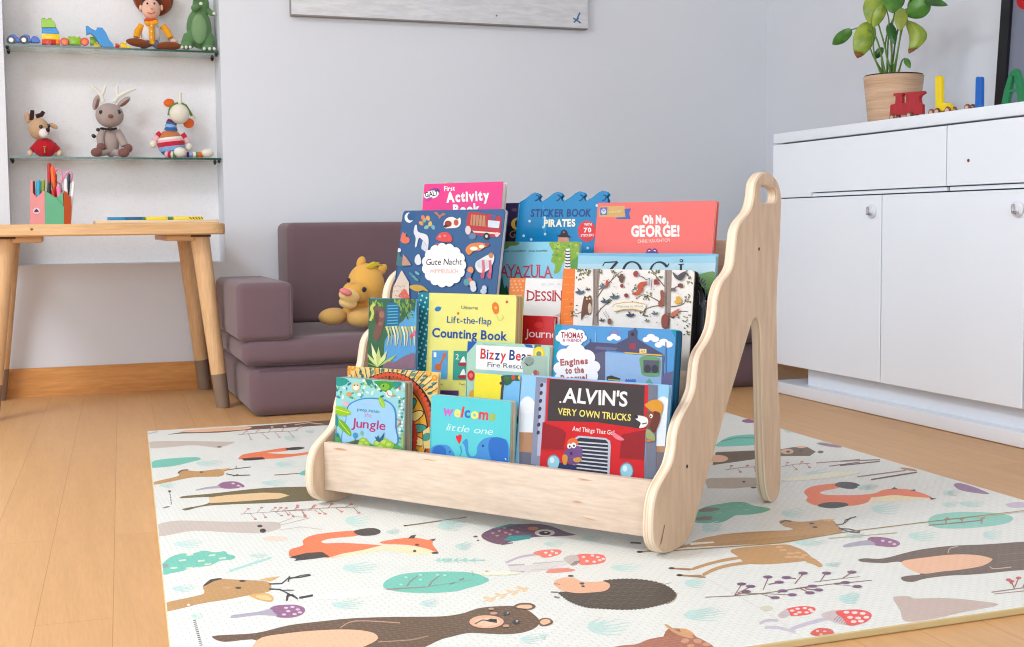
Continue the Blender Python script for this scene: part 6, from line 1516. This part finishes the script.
pm.reset(); q.poly([(440, 408), (470, 383), (540, 378), (585, 395), (588, 412), (500, 420)], PUR, True); q.poly([(315, 425), (380, 410), (450, 402), (462, 416), (390, 420), (320, 431)], LAV); dots([(530, 390), (560, 402), (575, 412)], 10, (226, 206, 222), 5)
pm.reset(); q.poly([(230, 467), (260, 460), (400, 448), (700, 416), (950, 408), (1100, 410), (1100, 482), (1000, 487), (760, 500), (400, 515), (280, 540), (250, 542), (250, 532), (380, 506), (400, 468), (240, 474)], OLV, True); q.poly([(390, 470), (500, 455), (700, 442), (800, 444), (850, 458), (790, 476), (600, 490), (400, 502)], (234, 200, 152))
pm.reset(); q.line([(765, 342), (945, 330)], 5, (120, 90, 80)); q.poly([(905, 335), (945, 310), (1000, 300), (1060, 310), (1060, 340), (950, 345)], TEAL, True)
rnd = random.Random(5)
def berries(x0, y0, x1, y1, n, c=(206, 106, 106), h=60, r=6, lw=2.5, lc=(150, 110, 100)):
    q.line([(x0, y0), ((x0+x1)/2, (y0+y1)/2-4), (x1, y1)], lw, lc)
    for i in range(n):
        t_ = (i+.5)/n; x = x0+(x1-x0)*t_; y = y0+(y1-y0)*t_; s_ = 1 if i % 2 else -1
        ex, ey = x+rnd.uniform(.25, .6)*h, y+s_*rnd.uniform(.3, .55)*h
        q.line([(x, y), (ex, ey)], lw, lc, same=True); q.ell(ex, ey, r*1.6, r*.8, c, 0, 8, same=True)
pm.reset(); berries(570, 564, 1010, 540, 12); berries(560, 112, 900, 90, 9, (226, 180, 180))
pm.reset(); tufts([(820, 130, 100, 20), (770, 280, 130, 22), (690, 385, 160, 20), (110, 400, 100, 16), (320, 275, 160, 20), (940, 94, 60, 10)])
pm.reset(); q.line([(700, 300), (1000, 290)], 2, (224, 224, 214)); q.poly([(124, 529), (150, 520), (172, 518), (168, 524), (140, 531)], PUR)
for i in range(9): q.ell(168+i*1.4, 434+i*9, 3.5, 3.5, (70, 60, 66), 0, 6, same=i > 0)
q.ell(168, 434, 10, 5, (90, 70, 80)); q.poly([(40, 104), (104, 92), (104, 98), (44, 110)], (200, 190, 200))
# --- near left
pm.frame(140, 510, 4.722).reset()
q.poly([(80, 75), (120, 58), (200, 50), (400, 55), (560, 55), (650, 58), (664, 75), (655, 90), (600, 105), (540, 110), (400, 105), (250, 98), (90, 124)], LGR, True); q.ell(566, 76, 13, 6, DRK); q.ell(580, 98, 15, 10, DRK); q.line([(652, 64), (740, 30), (800, 38), (655, 74)], 3, (200, 180, 170)); q.line([(655, 95), (760, 80), (860, 92)], 3, (214, 200, 180)); q.ell(640, 135, 60, 12, (236, 218, 200))
pm.reset(); q.poly([(100, 265), (140, 225), (200, 205), (240, 208), (300, 192), (350, 200), (400, 195), (415, 208), (450, 218), (435, 234), (380, 240), (330, 262), (250, 272), (200, 288), (150, 298), (105, 305)], TEAL, True)
for i, (x, y) in enumerate(((235, 212), (200, 238), (290, 240), (340, 214), (160, 274), (232, 274), (320, 256), (390, 228))): q.line([(x-16, y+2), (x+16, y-2)], 7, (226, 232, 200), same=i > 0)
q.ell(120, 264, 16, 10, (140, 160, 160))
pm.reset(); q.line([(400, 300), (500, 268), (612, 206)], 2, TEALL)
for i in range(7): q.ell(436+i*28, 284-i*9, 20, 6, (176, 220, 212), -.35, 8, same=i > 0)
pm.reset(); q.poly([(120, 440), (210, 418), (300, 395), (296, 362), (320, 338), (350, 325), (470, 330), (600, 338), (620, 370), (600, 388), (520, 402), (430, 420), (300, 440), (200, 464), (150, 475), (120, 478)], TAN, True); q.poly([(298, 362), (330, 330), (380, 322), (384, 328), (350, 336)], DRK, True); q.ell(484, 335, 16, 5, DRK); q.ell(464, 368, 15, 5, DRK); q.ell(410, 368, 18, 7, (206, 160, 130)); q.poly([(560, 330), (610, 320), (664, 314), (620, 336)], TAN2); q.poly([(515, 404), (590, 393), (625, 406), (630, 425), (610, 434), (560, 424)], TAN2, True); q.poly([(545, 408), (600, 404), (622, 424), (580, 424)], (246, 206, 150), True)
q.line([(610, 350), (670, 348), (700, 322), (760, 318), (806, 308)], 6, DRK); q.line([(700, 340), (706, 312)], 6, DRK); q.line([(700, 328), (760, 310), (800, 304)], 4, DRK); q.line([(610, 374), (660, 376), (700, 396), (745, 420)], 6, DRK); q.line([(700, 396), (692, 430)], 9, DRK); q.line([(690, 412), (720, 400), (745, 422)], 7, DRK); q.line([(752, 416), (816, 404)], 9, DRK); q.line([(662, 380), (725, 380)], 4, DRK); q.ell(230, 450, 8, 6, (240, 230, 214))
pm.reset(); q.poly([(610, 470), (640, 452), (720, 447), (765, 456), (780, 472), (765, 494), (720, 508), (660, 508), (625, 492)], PUR, True); q.poly([(430, 505), (440, 496), (560, 480), (612, 468), (632, 484), (645, 500), (560, 497), (440, 511)], LAV, True); dots([(690, 462), (720, 458), (745, 470), (700, 478), (730, 492), (755, 484), (680, 494)], 11, (232, 206, 226), 5)
pm.reset()
for i in range(14): q.line([(250+i*2.4, 522+i*9), (264+i*2.4, 520+i*9)], 4, (66, 62, 70), same=i > 0)
pm.reset(); tufts([(160, 160, 150, 22), (240, 500, 70, 16), (150, 370, 120, 20), (520, 215, 80, 12)]); q.ell(470, 425, 90, 12, (242, 238, 226), -.2)
# --- near centre: fox, leaf
pm.frame(270, 490, 4.12).reset()
q.poly([(78, 264), (85, 245), (135, 228), (135, 208), (170, 188), (250, 175), (350, 168), (365, 180), (350, 190), (250, 200), (212, 212), (230, 220), (300, 218), (460, 228), (470, 238), (380, 260), (240, 280), (200, 262), (90, 274)], ORG, True); q.poly([(240, 280), (300, 262), (380, 248), (470, 226), (560, 228), (640, 240), (692, 262), (600, 266), (470, 248), (380, 264)], CRM)
q.poly([(462, 212), (580, 196), (660, 208), (672, 208), (670, 225), (692, 258), (640, 240), (560, 226), (470, 222)], ORG, True); q.poly([(568, 200), (582, 188), (602, 184), (594, 200)], DRK); q.poly([(652, 206), (684, 200), (676, 210)], DRK); q.poly([(664, 258), (690, 254), (696, 262), (670, 264)], DRK); q.ell(596, 252, 7, 5, DRK); q.ell(606, 226, 9, 4, (90, 50, 40))
q.poly([(345, 170), (400, 158), (440, 160), (456, 172), (440, 184), (400, 189), (365, 186)], DRK, True); q.poly([(78, 278), (150, 260), (215, 256), (245, 275), (180, 284), (100, 293), (110, 284)], DRK)
pm.reset(); q.poly([(466, 395), (480, 372), (530, 350), (600, 340), (700, 336), (824, 340), (900, 366), (880, 386), (824, 402), (760, 418), (650, 425), (540, 420), (480, 408)], TEAL, True); q.line([(320, 435), (480, 410), (640, 400)], 8, (146, 130, 124), taper=.4); q.line([(640, 400), (830, 372)], 3, (146, 150, 140))
for x in (565, 655): q.line([(x, 396), (x+12, 378), (x+44, 354)], 8, (140, 126, 122), taper=.6); 
q.line([(740, 388), (762, 382)], 6, (110, 130, 124)); q.line([(780, 372), (800, 366)], 6, (110, 130, 124)); dots([(560, 360), (620, 350), (690, 350), (720, 352), (620, 370), (540, 390)], 7, (180, 226, 214), 4)
pm.reset(); tufts([(310, 125, 110, 30), (300, 320, 150, 26), (255, 472, 140, 22), (620, 466, 80, 20), (690, 150, 120, 20), (480, 172, 60, 12), (770, 232, 60, 20)])
pm.reset(); q.line([(555, 148), (810, 112)], 5, (134, 110, 82)); q.ell(558, 147, 8, 3, (70, 56, 50))
for x in range(680, 830, 36): q.poly([(x, 290), (x+24, 278), (x+20, 290), (x+26, 302)], (172, 220, 210), same=x > 680)
q.ell(340, 430, 150, 16, (240, 240, 230), -.1); 
pm.reset(); berries(10, 90, 360, 70, 10, (222, 130, 130), 46, 5)
# --- bear, owl, mushrooms
pm.frame(0, 0, 1).reset()
q.poly([(213, 638), (217, 635.5), (256, 633), (288, 625.5), (320, 621.5), (350, 618.5), (390, 617), (440, 616.5), (461, 613.7), (470, 611), (478, 608.4), (490, 606.8), (503.5, 606), (516, 606.2), (526, 609.5), (533, 613.7), (539, 620), (537.5, 626), (530, 630.5), (518, 633.4), (503.5, 634.4), (482, 633.4), (467.5, 633.2), (450.6, 637), (440, 640), (420, 649), (380, 662), (300, 676), (200, 690), (190, 684), (250, 668), (258, 641), (225, 642)], (104, 80, 62), True); q.poly([(256, 641), (290, 633), (340, 629.5), (368, 631.5), (378, 637), (370, 644), (340, 654), (258, 668)], PCH, True)
q.line(catmull([(340, 628), (356, 621), (400, 623)], False, 4), 1, (196, 150, 124)); q.line(catmull([(378, 642), (410, 640), (428, 636)], False, 4), 1, (180, 140, 116))
pm.frame(440, 510, 4.725).reset(12)
q.poly([(345, 462), (365, 445), (400, 440), (436, 444), (452, 458), (430, 472), (390, 470)], (104, 80, 62), True); q.poly([(362, 462), (380, 450), (425, 450), (436, 460), (415, 468)], PCH, True); q.poly([(462, 530), (480, 514), (512, 512), (534, 528), (520, 544), (480, 550)], (104, 80, 62), True); q.poly([(472, 532), (490, 518), (516, 520), (520, 534), (490, 544)], PCH, True)
q.ell(220, 530, 82, 31, (232, 180, 150)); q.ell(225, 530, 60, 20, (240, 200, 170)); q.poly([(215, 526), (240, 515), (268, 518), (270, 536), (240, 532)], (50, 38, 38)); q.line([(165, 540), (200, 522), (230, 524)], 5, (60, 44, 42)); q.ell(316, 491, 15, 8, (60, 58, 62)); q.ell(360, 530, 18, 10, (60, 58, 62)); q.ell(320, 489, 5, 3, (190, 190, 190)); q.ell(364, 527, 6, 4, (190, 190, 190)); q.ell(254, 491, 18, 7, (200, 150, 124)); q.ell(312, 550, 16, 7, (200, 150, 124)); q.ell(242, 470, 14, 5, (200, 160, 140))
pm.reset(); q.poly([(195, 125), (220, 100), (300, 75), (400, 66), (500, 70), (600, 105), (640, 118), (560, 124), (450, 128), (350, 146), (290, 163), (230, 150)], (112, 82, 104), True); q.poly([(235, 90), (330, 66), (380, 66), (300, 84)], (60, 150, 150)); q.poly([(300, 142), (330, 122), (430, 120), (425, 136), (350, 148)], (60, 150, 150)); q.ell(440, 88, 26, 9, (214, 130, 80)); q.ell(495, 108, 48, 16, (232, 226, 222)); q.ell(495, 110, 28, 10, (40, 34, 36)); q.ell(500, 107, 8, 3, (240, 240, 240)); dots([(250, 110), (280, 100), (310, 108), (340, 96), (270, 122), (305, 86), (330, 116), (365, 104)], 9, (196, 160, 150), 4); q.line([(290, 164), (345, 156)], 5, (100, 80, 96)); q.ell(168, 126, 10, 4, (90, 70, 80)); q.ell(180, 144, 6, 3, (90, 70, 80))
pm.reset(); q.line([(310, 250), (380, 222), (470, 208)], 10, (196, 180, 196), True); q.poly([(440, 204), (480, 190), (560, 187), (574, 200), (550, 216), (495, 226), (470, 216)], (236, 130, 116), True); dots([(500, 202), (530, 196), (520, 214), (550, 204)], 8, (250, 232, 226), 5)
q.poly([(320, 262), (420, 262), (590, 240), (606, 256), (470, 290), (350, 298), (330, 284)], (222, 218, 216)); q.line([(322, 262), (400, 258)], 7, (190, 176, 190)); q.line([(330, 290), (400, 292)], 6, (190, 180, 190)); q.poly([(500, 296), (540, 280), (600, 276), (640, 286), (560, 296)], (238, 140, 122), True)
pm.reset(); q.line(catmull([(200, 436), (270, 408), (340, 388), (412, 366)], False, 4), 3, (226, 190, 140))
for i in range(8): q.ell(222+i*26, 426-i*8+(7 if i % 2 else -10), 18, 7, (240, 206, 160), -.5 if i % 2 else .3, 8, same=i > 0)
pm.reset(); tufts([(70, 170, 90, 18), (490, 160, 100, 16), (380, 610, 100, 26), (700, 545, 90, 40), (0, 60, 130, 24)])
for x in (0, 30, 60, 95): q.poly([(x, 238), (x+30, 226), (x+22, 238), (x+34, 250)], (160, 214, 202), same=x > 0)
q.line([(90, 238), (214, 238)], 5, (160, 214, 202)); q.line([(150, 290), (160, 312)], 2, (120, 130, 120)); q.ell(222, 292, 9, 5, (190, 180, 120)); q.ell(280, 300, 110, 9, (238, 238, 214), -.02)
# --- hedgehog and mushroom
pm.frame(540, 530, 5.528).reset()
sp = []
bo = catmull([(105, 345), (180, 340), (330, 330), (370, 300), (350, 282), (410, 274), (480, 271), (560, 275), (640, 288), (710, 315), (745, 345), (750, 368), (725, 392), (680, 410), (620, 425), (550, 436), (480, 440), (400, 438), (330, 434), (270, 430), (215, 416), (170, 398), (135, 375)], True, 6)
for i, (x, y) in enumerate(bo):
    k_ = 1.0 if i % 2 else 1.022; sp.append((430+(x-430)*k_, 356+(y-356)*(k_*1.02 if i % 2 == 0 else 1)))
q.poly(sp, (72, 66, 60))
for r_ in range(6):
    for i in range(12): x = 400+i*26-r_*10; y = 288+r_*24+(i % 2)*5; 
    q.line([(330+i*32-r_*16+(40 if r_ < 1 else 0), 300+r_*22-(i % 2)*8) for i in range(12 if r_ < 5 else 10)], 2.5, (104, 96, 86))
q.poly([(75, 298), (88, 278), (130, 265), (185, 265), (230, 285), (300, 288), (350, 285), (384, 300), (382, 322), (350, 340), (280, 347), (200, 350), (120, 335), (92, 315)], (236, 182, 148), True); q.ell(232, 297, 14, 6, DRK); q.ell(238, 312, 10, 5, DRK); q.ell(170, 255, 16, 5, DRK); q.line([(78, 298), (110, 302)], 4, (170, 110, 90)); q.line([(60, 344), (100, 346)], 6, (120, 106, 96)); q.line([(78, 370), (108, 376)], 9, (130, 126, 124)); q.line(catmull([(700, 410), (740, 390), (758, 350)], False, 4), 3, (150, 130, 84))
pm.reset(); q.poly([(185, 152), (210, 136), (270, 132), (340, 136), (362, 152), (358, 176), (330, 186), (280, 192), (230, 194), (208, 176)], (238, 116, 104), True); q.poly([(130, 158), (160, 142), (195, 138), (215, 160), (205, 190), (180, 200), (150, 180)], (200, 190, 186), True)
for i in range(4): q.line([(170+i*10, 196-i), (196+i*8, 172)], 4, (120, 100, 96), same=i > 0)
dots([(240, 150), (290, 142), (320, 150), (260, 172), (330, 168), (300, 176), (350, 160)], 11, (250, 226, 220), 6); q.poly([(40, 225), (100, 210), (160, 215), (150, 228), (60, 236)], (240, 140, 126), True); q.line([(-40, 186), (130, 172)], 5, (200, 196, 200)); q.line([(-40, 222), (160, 210)], 3, (200, 196, 200))
pm.reset(); tufts([(390, 208, 190, 26), (265, 540, 240, 50), (800, 290, 110, 26), (810, 460, 190, 34), (230, 45, 120, 16), (0, 590, 40, 20)])
pm.reset(); q.poly([(380, 660), (440, 640), (530, 632), (600, 605), (700, 588), (840, 588), (900, 608), (950, 647), (960, 700), (380, 700)], (168, 108, 88), True); q.poly([(688, 525), (710, 526), (760, 560), (800, 566), (845, 585), (838, 600), (780, 585), (730, 560)], (206, 156, 116), True); dots([(800, 616), (870, 612), (920, 632)], 24, (206, 150, 120), 10)
pm.reset(); 
for (x, y, x1, y1) in ((552, 121, 680, 112), (728, 212, 830, 220), (772, 250, 915, 262)): q.line([(x, y), (x1, y1)], 9, (170, 130, 92)); q.ell(x, y, 18, 6, (40, 32, 34))
q.line([(500, 70), (560, 74)], 8, (60, 48, 44))
# --- deer under the display, berries, right mushrooms
pm.frame(680, 530, 5.528).reset()
q.poly([(-60, 112), (50, 95), (300, 84), (560, 70), (760, 34), (880, 10), (870, -6), (600, 2), (400, 10), (200, 30), (190, 66), (60, 76)], (176, 136, 84), True); q.poly([(50, 70), (186, 64), (190, 72), (60, 84)], (240, 236, 220))
q.poly([(290, 106), (560, 80), (640, 95), (690, 118), (722, 146), (725, 165), (690, 172), (560, 185), (440, 190), (360, 182), (325, 150)], TAN, True); q.poly([(690, 150), (730, 152), (775, 182), (788, 200), (770, 206), (735, 190), (700, 178)], (196, 148, 96), True); q.line(catmull([(340, 152), (250, 166), (150, 190), (70, 216)], False, 4), 15, TAN); q.line(catmull([(420, 176), (300, 190), (200, 214), (125, 250)], False, 4), 17, TAN); dots([(570, 112), (610, 130), (650, 126), (640, 150), (670, 152), (600, 150), (690, 140), (550, 96)], 22, (222, 176, 128), 6)
q.line([(-60, 116), (300, 92), (560, 72), (900, 14), (1300, -36), (1900, -106)], 5, (150, 128, 60))
for x, y in ((75, 218), (120, 252)): q.line([(x, y), (x-80, y+ (-4 if y < 230 else 2))], 7, (170, 130, 92))
pm.reset(); q.line([(136, 262), (330, 370), (520, 480), (680, 600)], 5, (222, 222, 214))  # crease in the mat, its groove shading drawn as a darker line
pm.reset(); 
SB = (126, 104, 92); PB = (120, 84, 116)
q.line([(140, 372), (300, 365), (450, 352), (640, 325), (830, 300), (995, 285), (1060, 278)], 5, SB)
q.line([(740, 288), (900, 268), (995, 258)], 3.5, SB); q.line([(850, 300), (980, 313)], 3, SB); q.line([(330, 350), (440, 352), (520, 375)], 3.5, SB); q.line([(460, 352), (620, 360)], 3.5, SB)
for a_, b_ in (((300, 365), (340, 302)), ((318, 350), (392, 314)), ((300, 362), (368, 342)), ((460, 332), (488, 264)), ((490, 302), (548, 290)), ((580, 262), (640, 270)), ((634, 300), (680, 242)), ((776, 284), (806, 240)), ((900, 268), (950, 234)), ((640, 325), (735, 312)), ((660, 322), (718, 350)), ((690, 326), (766, 334)), ((540, 350), (568, 338)), ((850, 298), (915, 292))): q.line([a_, b_], 5, (140, 96, 90), same=False)
for i, (x, y) in enumerate(((340, 300), (390, 313), (485, 261), (588, 264), (548, 290), (680, 240), (810, 240), (950, 234), (915, 292), (733, 312), (765, 333), (718, 349), (568, 338), (620, 360), (525, 376), (366, 342), (980, 314))): q.ell(x, y, 27, 8, PB, 0, 10, same=i > 0)
pm.reset(); q.poly([(585, 440), (620, 428), (680, 421), (735, 426), (750, 440), (735, 456), (700, 470), (620, 476), (600, 458)], RED_, True); dots([(620, 446), (650, 436), (690, 432), (720, 440), (660, 456), (700, 456), (640, 466), (730, 450)], 13, (250, 226, 222), 6); q.poly([(540, 470), (590, 440), (606, 470), (570, 488)], (200, 186, 190), True)
pm.reset(); q.line(catmull([(610, 552), (680, 525), (800, 492), (860, 484)], False, 4), 20, (200, 192, 206)); q.line(catmull([(440, 518), (480, 500), (540, 500)], False, 4), 14, (196, 188, 204)); q.line(catmull([(470, 540), (540, 540), (640, 566)], False, 4), 16, (204, 198, 210)); q.poly([(780, 470), (830, 448), (900, 448), (930, 520), (880, 520), (820, 496)], (206, 192, 192), True)
for i in range(6): q.line([(850+i*14, 500+i*5), (890+i*9, 458+i*8)], 4, (150, 130, 130), same=i > 0)
q.poly([(860, 452), (960, 440), (1030, 448), (1060, 470), (1040, 502), (990, 522), (930, 528), (900, 490)], RED_, True); dots([(920, 456), (965, 458), (1010, 462), (940, 484), (985, 488), (1030, 484), (960, 508), (1000, 505)], 17, (250, 226, 222), 8)
q.poly([(720, 576), (760, 545), (830, 548), (850, 576), (790, 590)], (214, 90, 76), True); dots([(760, 560), (800, 562), (780, 578)], 10, (240, 200, 190), 5)
pm.reset(); q.poly([(-80, 560), (0, 545), (50, 555), (90, 590), (140, 615), (190, 650), (190, 700), (-80, 700)], (162, 104, 72), True); q.poly([(0, 545), (50, 555), (80, 580), (20, 575)], (222, 160, 110), True); dots([(30, 610), (100, 618), (60, 640)], 22, (208, 150, 112), 10)
pm.reset(); tufts([(30, 295, 120, 30), (20, 470, 240, 40), (880, 380, 130, 34), (640, 70, 180, 24), (120, 0, 110, 14), (800, 190, 100, 14)]); q.ell(478, 434, 36, 14, (214, 210, 190))
# --- behind the display
pm.frame(680, 405, 4.622).reset()
q.poly([(170, 180), (225, 148), (290, 138), (370, 138), (440, 160), (350, 184), (180, 192)], TEAL, True); q.line([(190, 168), (260, 152), (350, 152)], 4, (90, 130, 120)); q.ell(320, 74, 34, 9, PUR)
pm.reset(); q.poly([(90, 290), (150, 278), (165, 218), (350, 210), (460, 206), (520, 195), (590, 195), (628, 216), (600, 236), (480, 236), (350, 250), (150, 278)], (104, 86, 62)); q.ell(170, 248, 52, 17, PCH); q.ell(650, 217, 14, 6, (104, 86, 62)); q.ell(560, 194, 22, 5, PCH); q.ell(495, 215, 30, 12, (220, 180, 150)); q.ell(500, 216, 10, 5, DRK); q.ell(560, 212, 9, 4, DRK)
pm.reset(); berries(210, 300, 360, 285, 4, (190, 110, 100), 34, 5); berries(470, 285, 600, 270, 4, (214, 130, 124), 34, 5)
pm.reset(); q.poly([(110, 345), (140, 338), (250, 336), (350, 336), (380, 350), (360, 375), (250, 386), (130, 385)], (190, 174, 156)); q.ell(295, 355, 8, 4, DRK); q.ell(340, 382, 14, 4, DRK)
pm.reset(); q.poly([(70, 500), (120, 470), (200, 455), (250, 448), (300, 450), (340, 465), (415, 478), (400, 492), (340, 505), (260, 510), (240, 520), (200, 540), (150, 545), (70, 542)], (104, 176, 150), True); q.poly([(90, 482), (140, 474), (185, 480), (150, 492), (95, 494)], (120, 116, 96), True); q.poly([(80, 520), (140, 514), (145, 530), (80, 534)], (120, 116, 96), True)  # tree in darker teal: shade behind the display put into its colours
for i, (x, y) in enumerate(((215, 470), (280, 464), (240, 490), (310, 484), (180, 500))): q.line([(x-12, y+2), (x+12, y-2)], 4, (150, 196, 150), same=i > 0)
pm.reset(); q.poly([(458, 540), (480, 532), (560, 540), (690, 530), (725, 552), (745, 590), (600, 600), (300, 625), (130, 650), (40, 640), (160, 605), (400, 590), (520, 575), (480, 560)], TAN, True); q.line([(462, 546), (485, 534), (515, 538)], 6, DRK); q.ell(608, 548, 12, 4, DRK); q.ell(624, 565, 12, 4, DRK); q.poly([(640, 530), (720, 526), (690, 540)], TAN2)
q.line([(720, 556), (755, 550), (765, 532), (815, 516)], 5, DRK); q.line([(760, 548), (790, 520)], 5, DRK); q.line([(735, 572), (780, 574), (832, 585)], 5, DRK); q.line([(745, 576), (790, 588), (832, 590)], 4, DRK)
pm.reset(); q.poly([(573, 402), (600, 380), (660, 368), (745, 362), (745, 380), (660, 398), (650, 408), (690, 416), (832, 416), (900, 410), (920, 420), (850, 456), (760, 468), (640, 466), (585, 445), (590, 425)], ORG, True); q.poly([(715, 370), (740, 356), (800, 358), (832, 372), (800, 388), (750, 384)], DRK, True); q.poly([(635, 466), (680, 450), (760, 452), (775, 466), (700, 478)], DRK, True)
pm.reset(); q.line([(630, 268), (832, 252)], 4, (140, 106, 94)); q.line([(690, 283), (832, 264)], 4, (90, 66, 64)); tufts([(580, 320, 130, 26), (470, 500, 110, 24), (100, 560, 100, 24), (640, 175, 60, 10), (480, 120, 60, 10)]); q.ell(690, 186, 60, 7, (150, 120, 136), .15); q.line([(470, 352), (832, 316)], 3, (222, 206, 150)); q.ell(650, 330, 180, 12, (240, 238, 214), -.1)
# --- right side
pm.frame(840, 450, 3.5).reset()
q.poly([(-20, 165), (60, 158), (120, 152), (150, 140), (190, 136), (250, 140), (322, 166), (250, 163), (180, 158), (100, 172), (0, 190), (-20, 192)], ORG, True); q.poly([(110, 166), (190, 158), (322, 170), (240, 176), (160, 180), (100, 182)], CRM); q.poly([(176, 138), (190, 130), (204, 137)], DRK); q.poly([(244, 140), (264, 138), (262, 145)], DRK); q.poly([(312, 166), (338, 170), (320, 175)], DRK)
q.line([(0, 40), (140, 34)], 4, (140, 106, 94)); q.line([(0, 55), (140, 40)], 4, (90, 66, 64)); q.line([(60, 94), (230, 72)], 4, (150, 116, 100)); q.line([(108, 104), (270, 78)], 5, (96, 70, 66)); q.ell(240, 68, 30, 4, (180, 130, 90), .15)
pm.reset(); q.poly([(398, 122), (420, 116), (470, 130), (524, 154), (470, 150), (420, 140)], (150, 116, 150), True); q.poly([(580, 190), (620, 182), (650, 186), (650, 200), (600, 202)], (206, 190, 210), True)
pm.reset(); q.poly([(308, 250), (330, 228), (400, 218), (480, 217), (560, 222), (605, 236), (590, 254), (530, 266), (440, 274), (360, 274), (320, 266)], (146, 206, 190), True); q.line([(310, 264), (400, 256), (500, 246)], 4, (130, 110, 104))
for x in (370, 425, 495): q.line([(x, 258), (x+4, 236)], 6, (150, 136, 124)); q.line([(x-6, 244), (x+12, 238)], 5, (150, 136, 124))
pm.reset(); q.poly([(96, 314), (112, 304), (160, 307), (200, 318), (210, 330), (190, 340), (150, 338), (115, 332)], PUR, True); q.poly([(10, 336), (30, 327), (90, 316), (112, 320), (122, 332), (80, 334), (20, 341)], LAV, True); dots([(150, 318), (175, 322), (190, 330)], 7, (226, 200, 222), 4)
pm.reset(); q.poly([(64, 384), (90, 379), (150, 380), (250, 355), (320, 343), (400, 335), (500, 331), (760, 324), (760, 420), (644, 420), (480, 435), (380, 440), (300, 450), (255, 462), (222, 458), (214, 446), (240, 440), (282, 432), (216, 393), (150, 396), (80, 392)], (108, 90, 78), True); q.poly([(214, 393), (300, 376), (400, 366), (480, 368), (525, 378), (532, 386), (500, 405), (430, 418), (360, 425), (280, 432)], PCH, True); q.line(catmull([(378, 362), (384, 345), (412, 338)], False, 4), 3, (214, 190, 170)); q.line(catmull([(524, 408), (540, 416), (600, 410)], False, 4), 3, (214, 190, 170)); q.line([(550, 368), (750, 350)], 2, (130, 112, 100)); q.line([(560, 392), (750, 374)], 2, (130, 112, 100))
pm.reset(); q.poly([(186, 520), (205, 512), (240, 512), (262, 520), (330, 518), (400, 520), (480, 528), (556, 542), (440, 566), (330, 590), (230, 600), (210, 560)], (200, 180, 170), True)
pm.reset(); q.line([(530, 498), (660, 480)], 4, (140, 120, 100)); q.line([(540, 504), (660, 492)], 3, (160, 130, 110))
for a_, b_ in (((610, 485), (600, 460)), ((612, 480), (625, 448)), ((640, 480), (655, 452)), ((600, 470), (590, 455))): q.line([a_, b_], 4, (150, 90, 80)); q.ell(b_[0], b_[1], 10, 5, (206, 80, 84))
pm.reset(); tufts([(110, 205, 110, 24), (240, 300, 110, 22), (500, 296, 70, 20), (360, 190, 60, 12), (420, 188, 90, 14), (0, 518, 70, 22), (360, 150, 60, 12), (60, 130, 80, 10), (20, 300, 70, 10)])
q.line([(200, 290), (-40, 310)], 2.5, (196, 186, 130)); q.line([(480, 236), (760, 200)], 2.5, (206, 200, 180))
obj('printed_foam', mb, t, sharp=.5, print_fix=True)
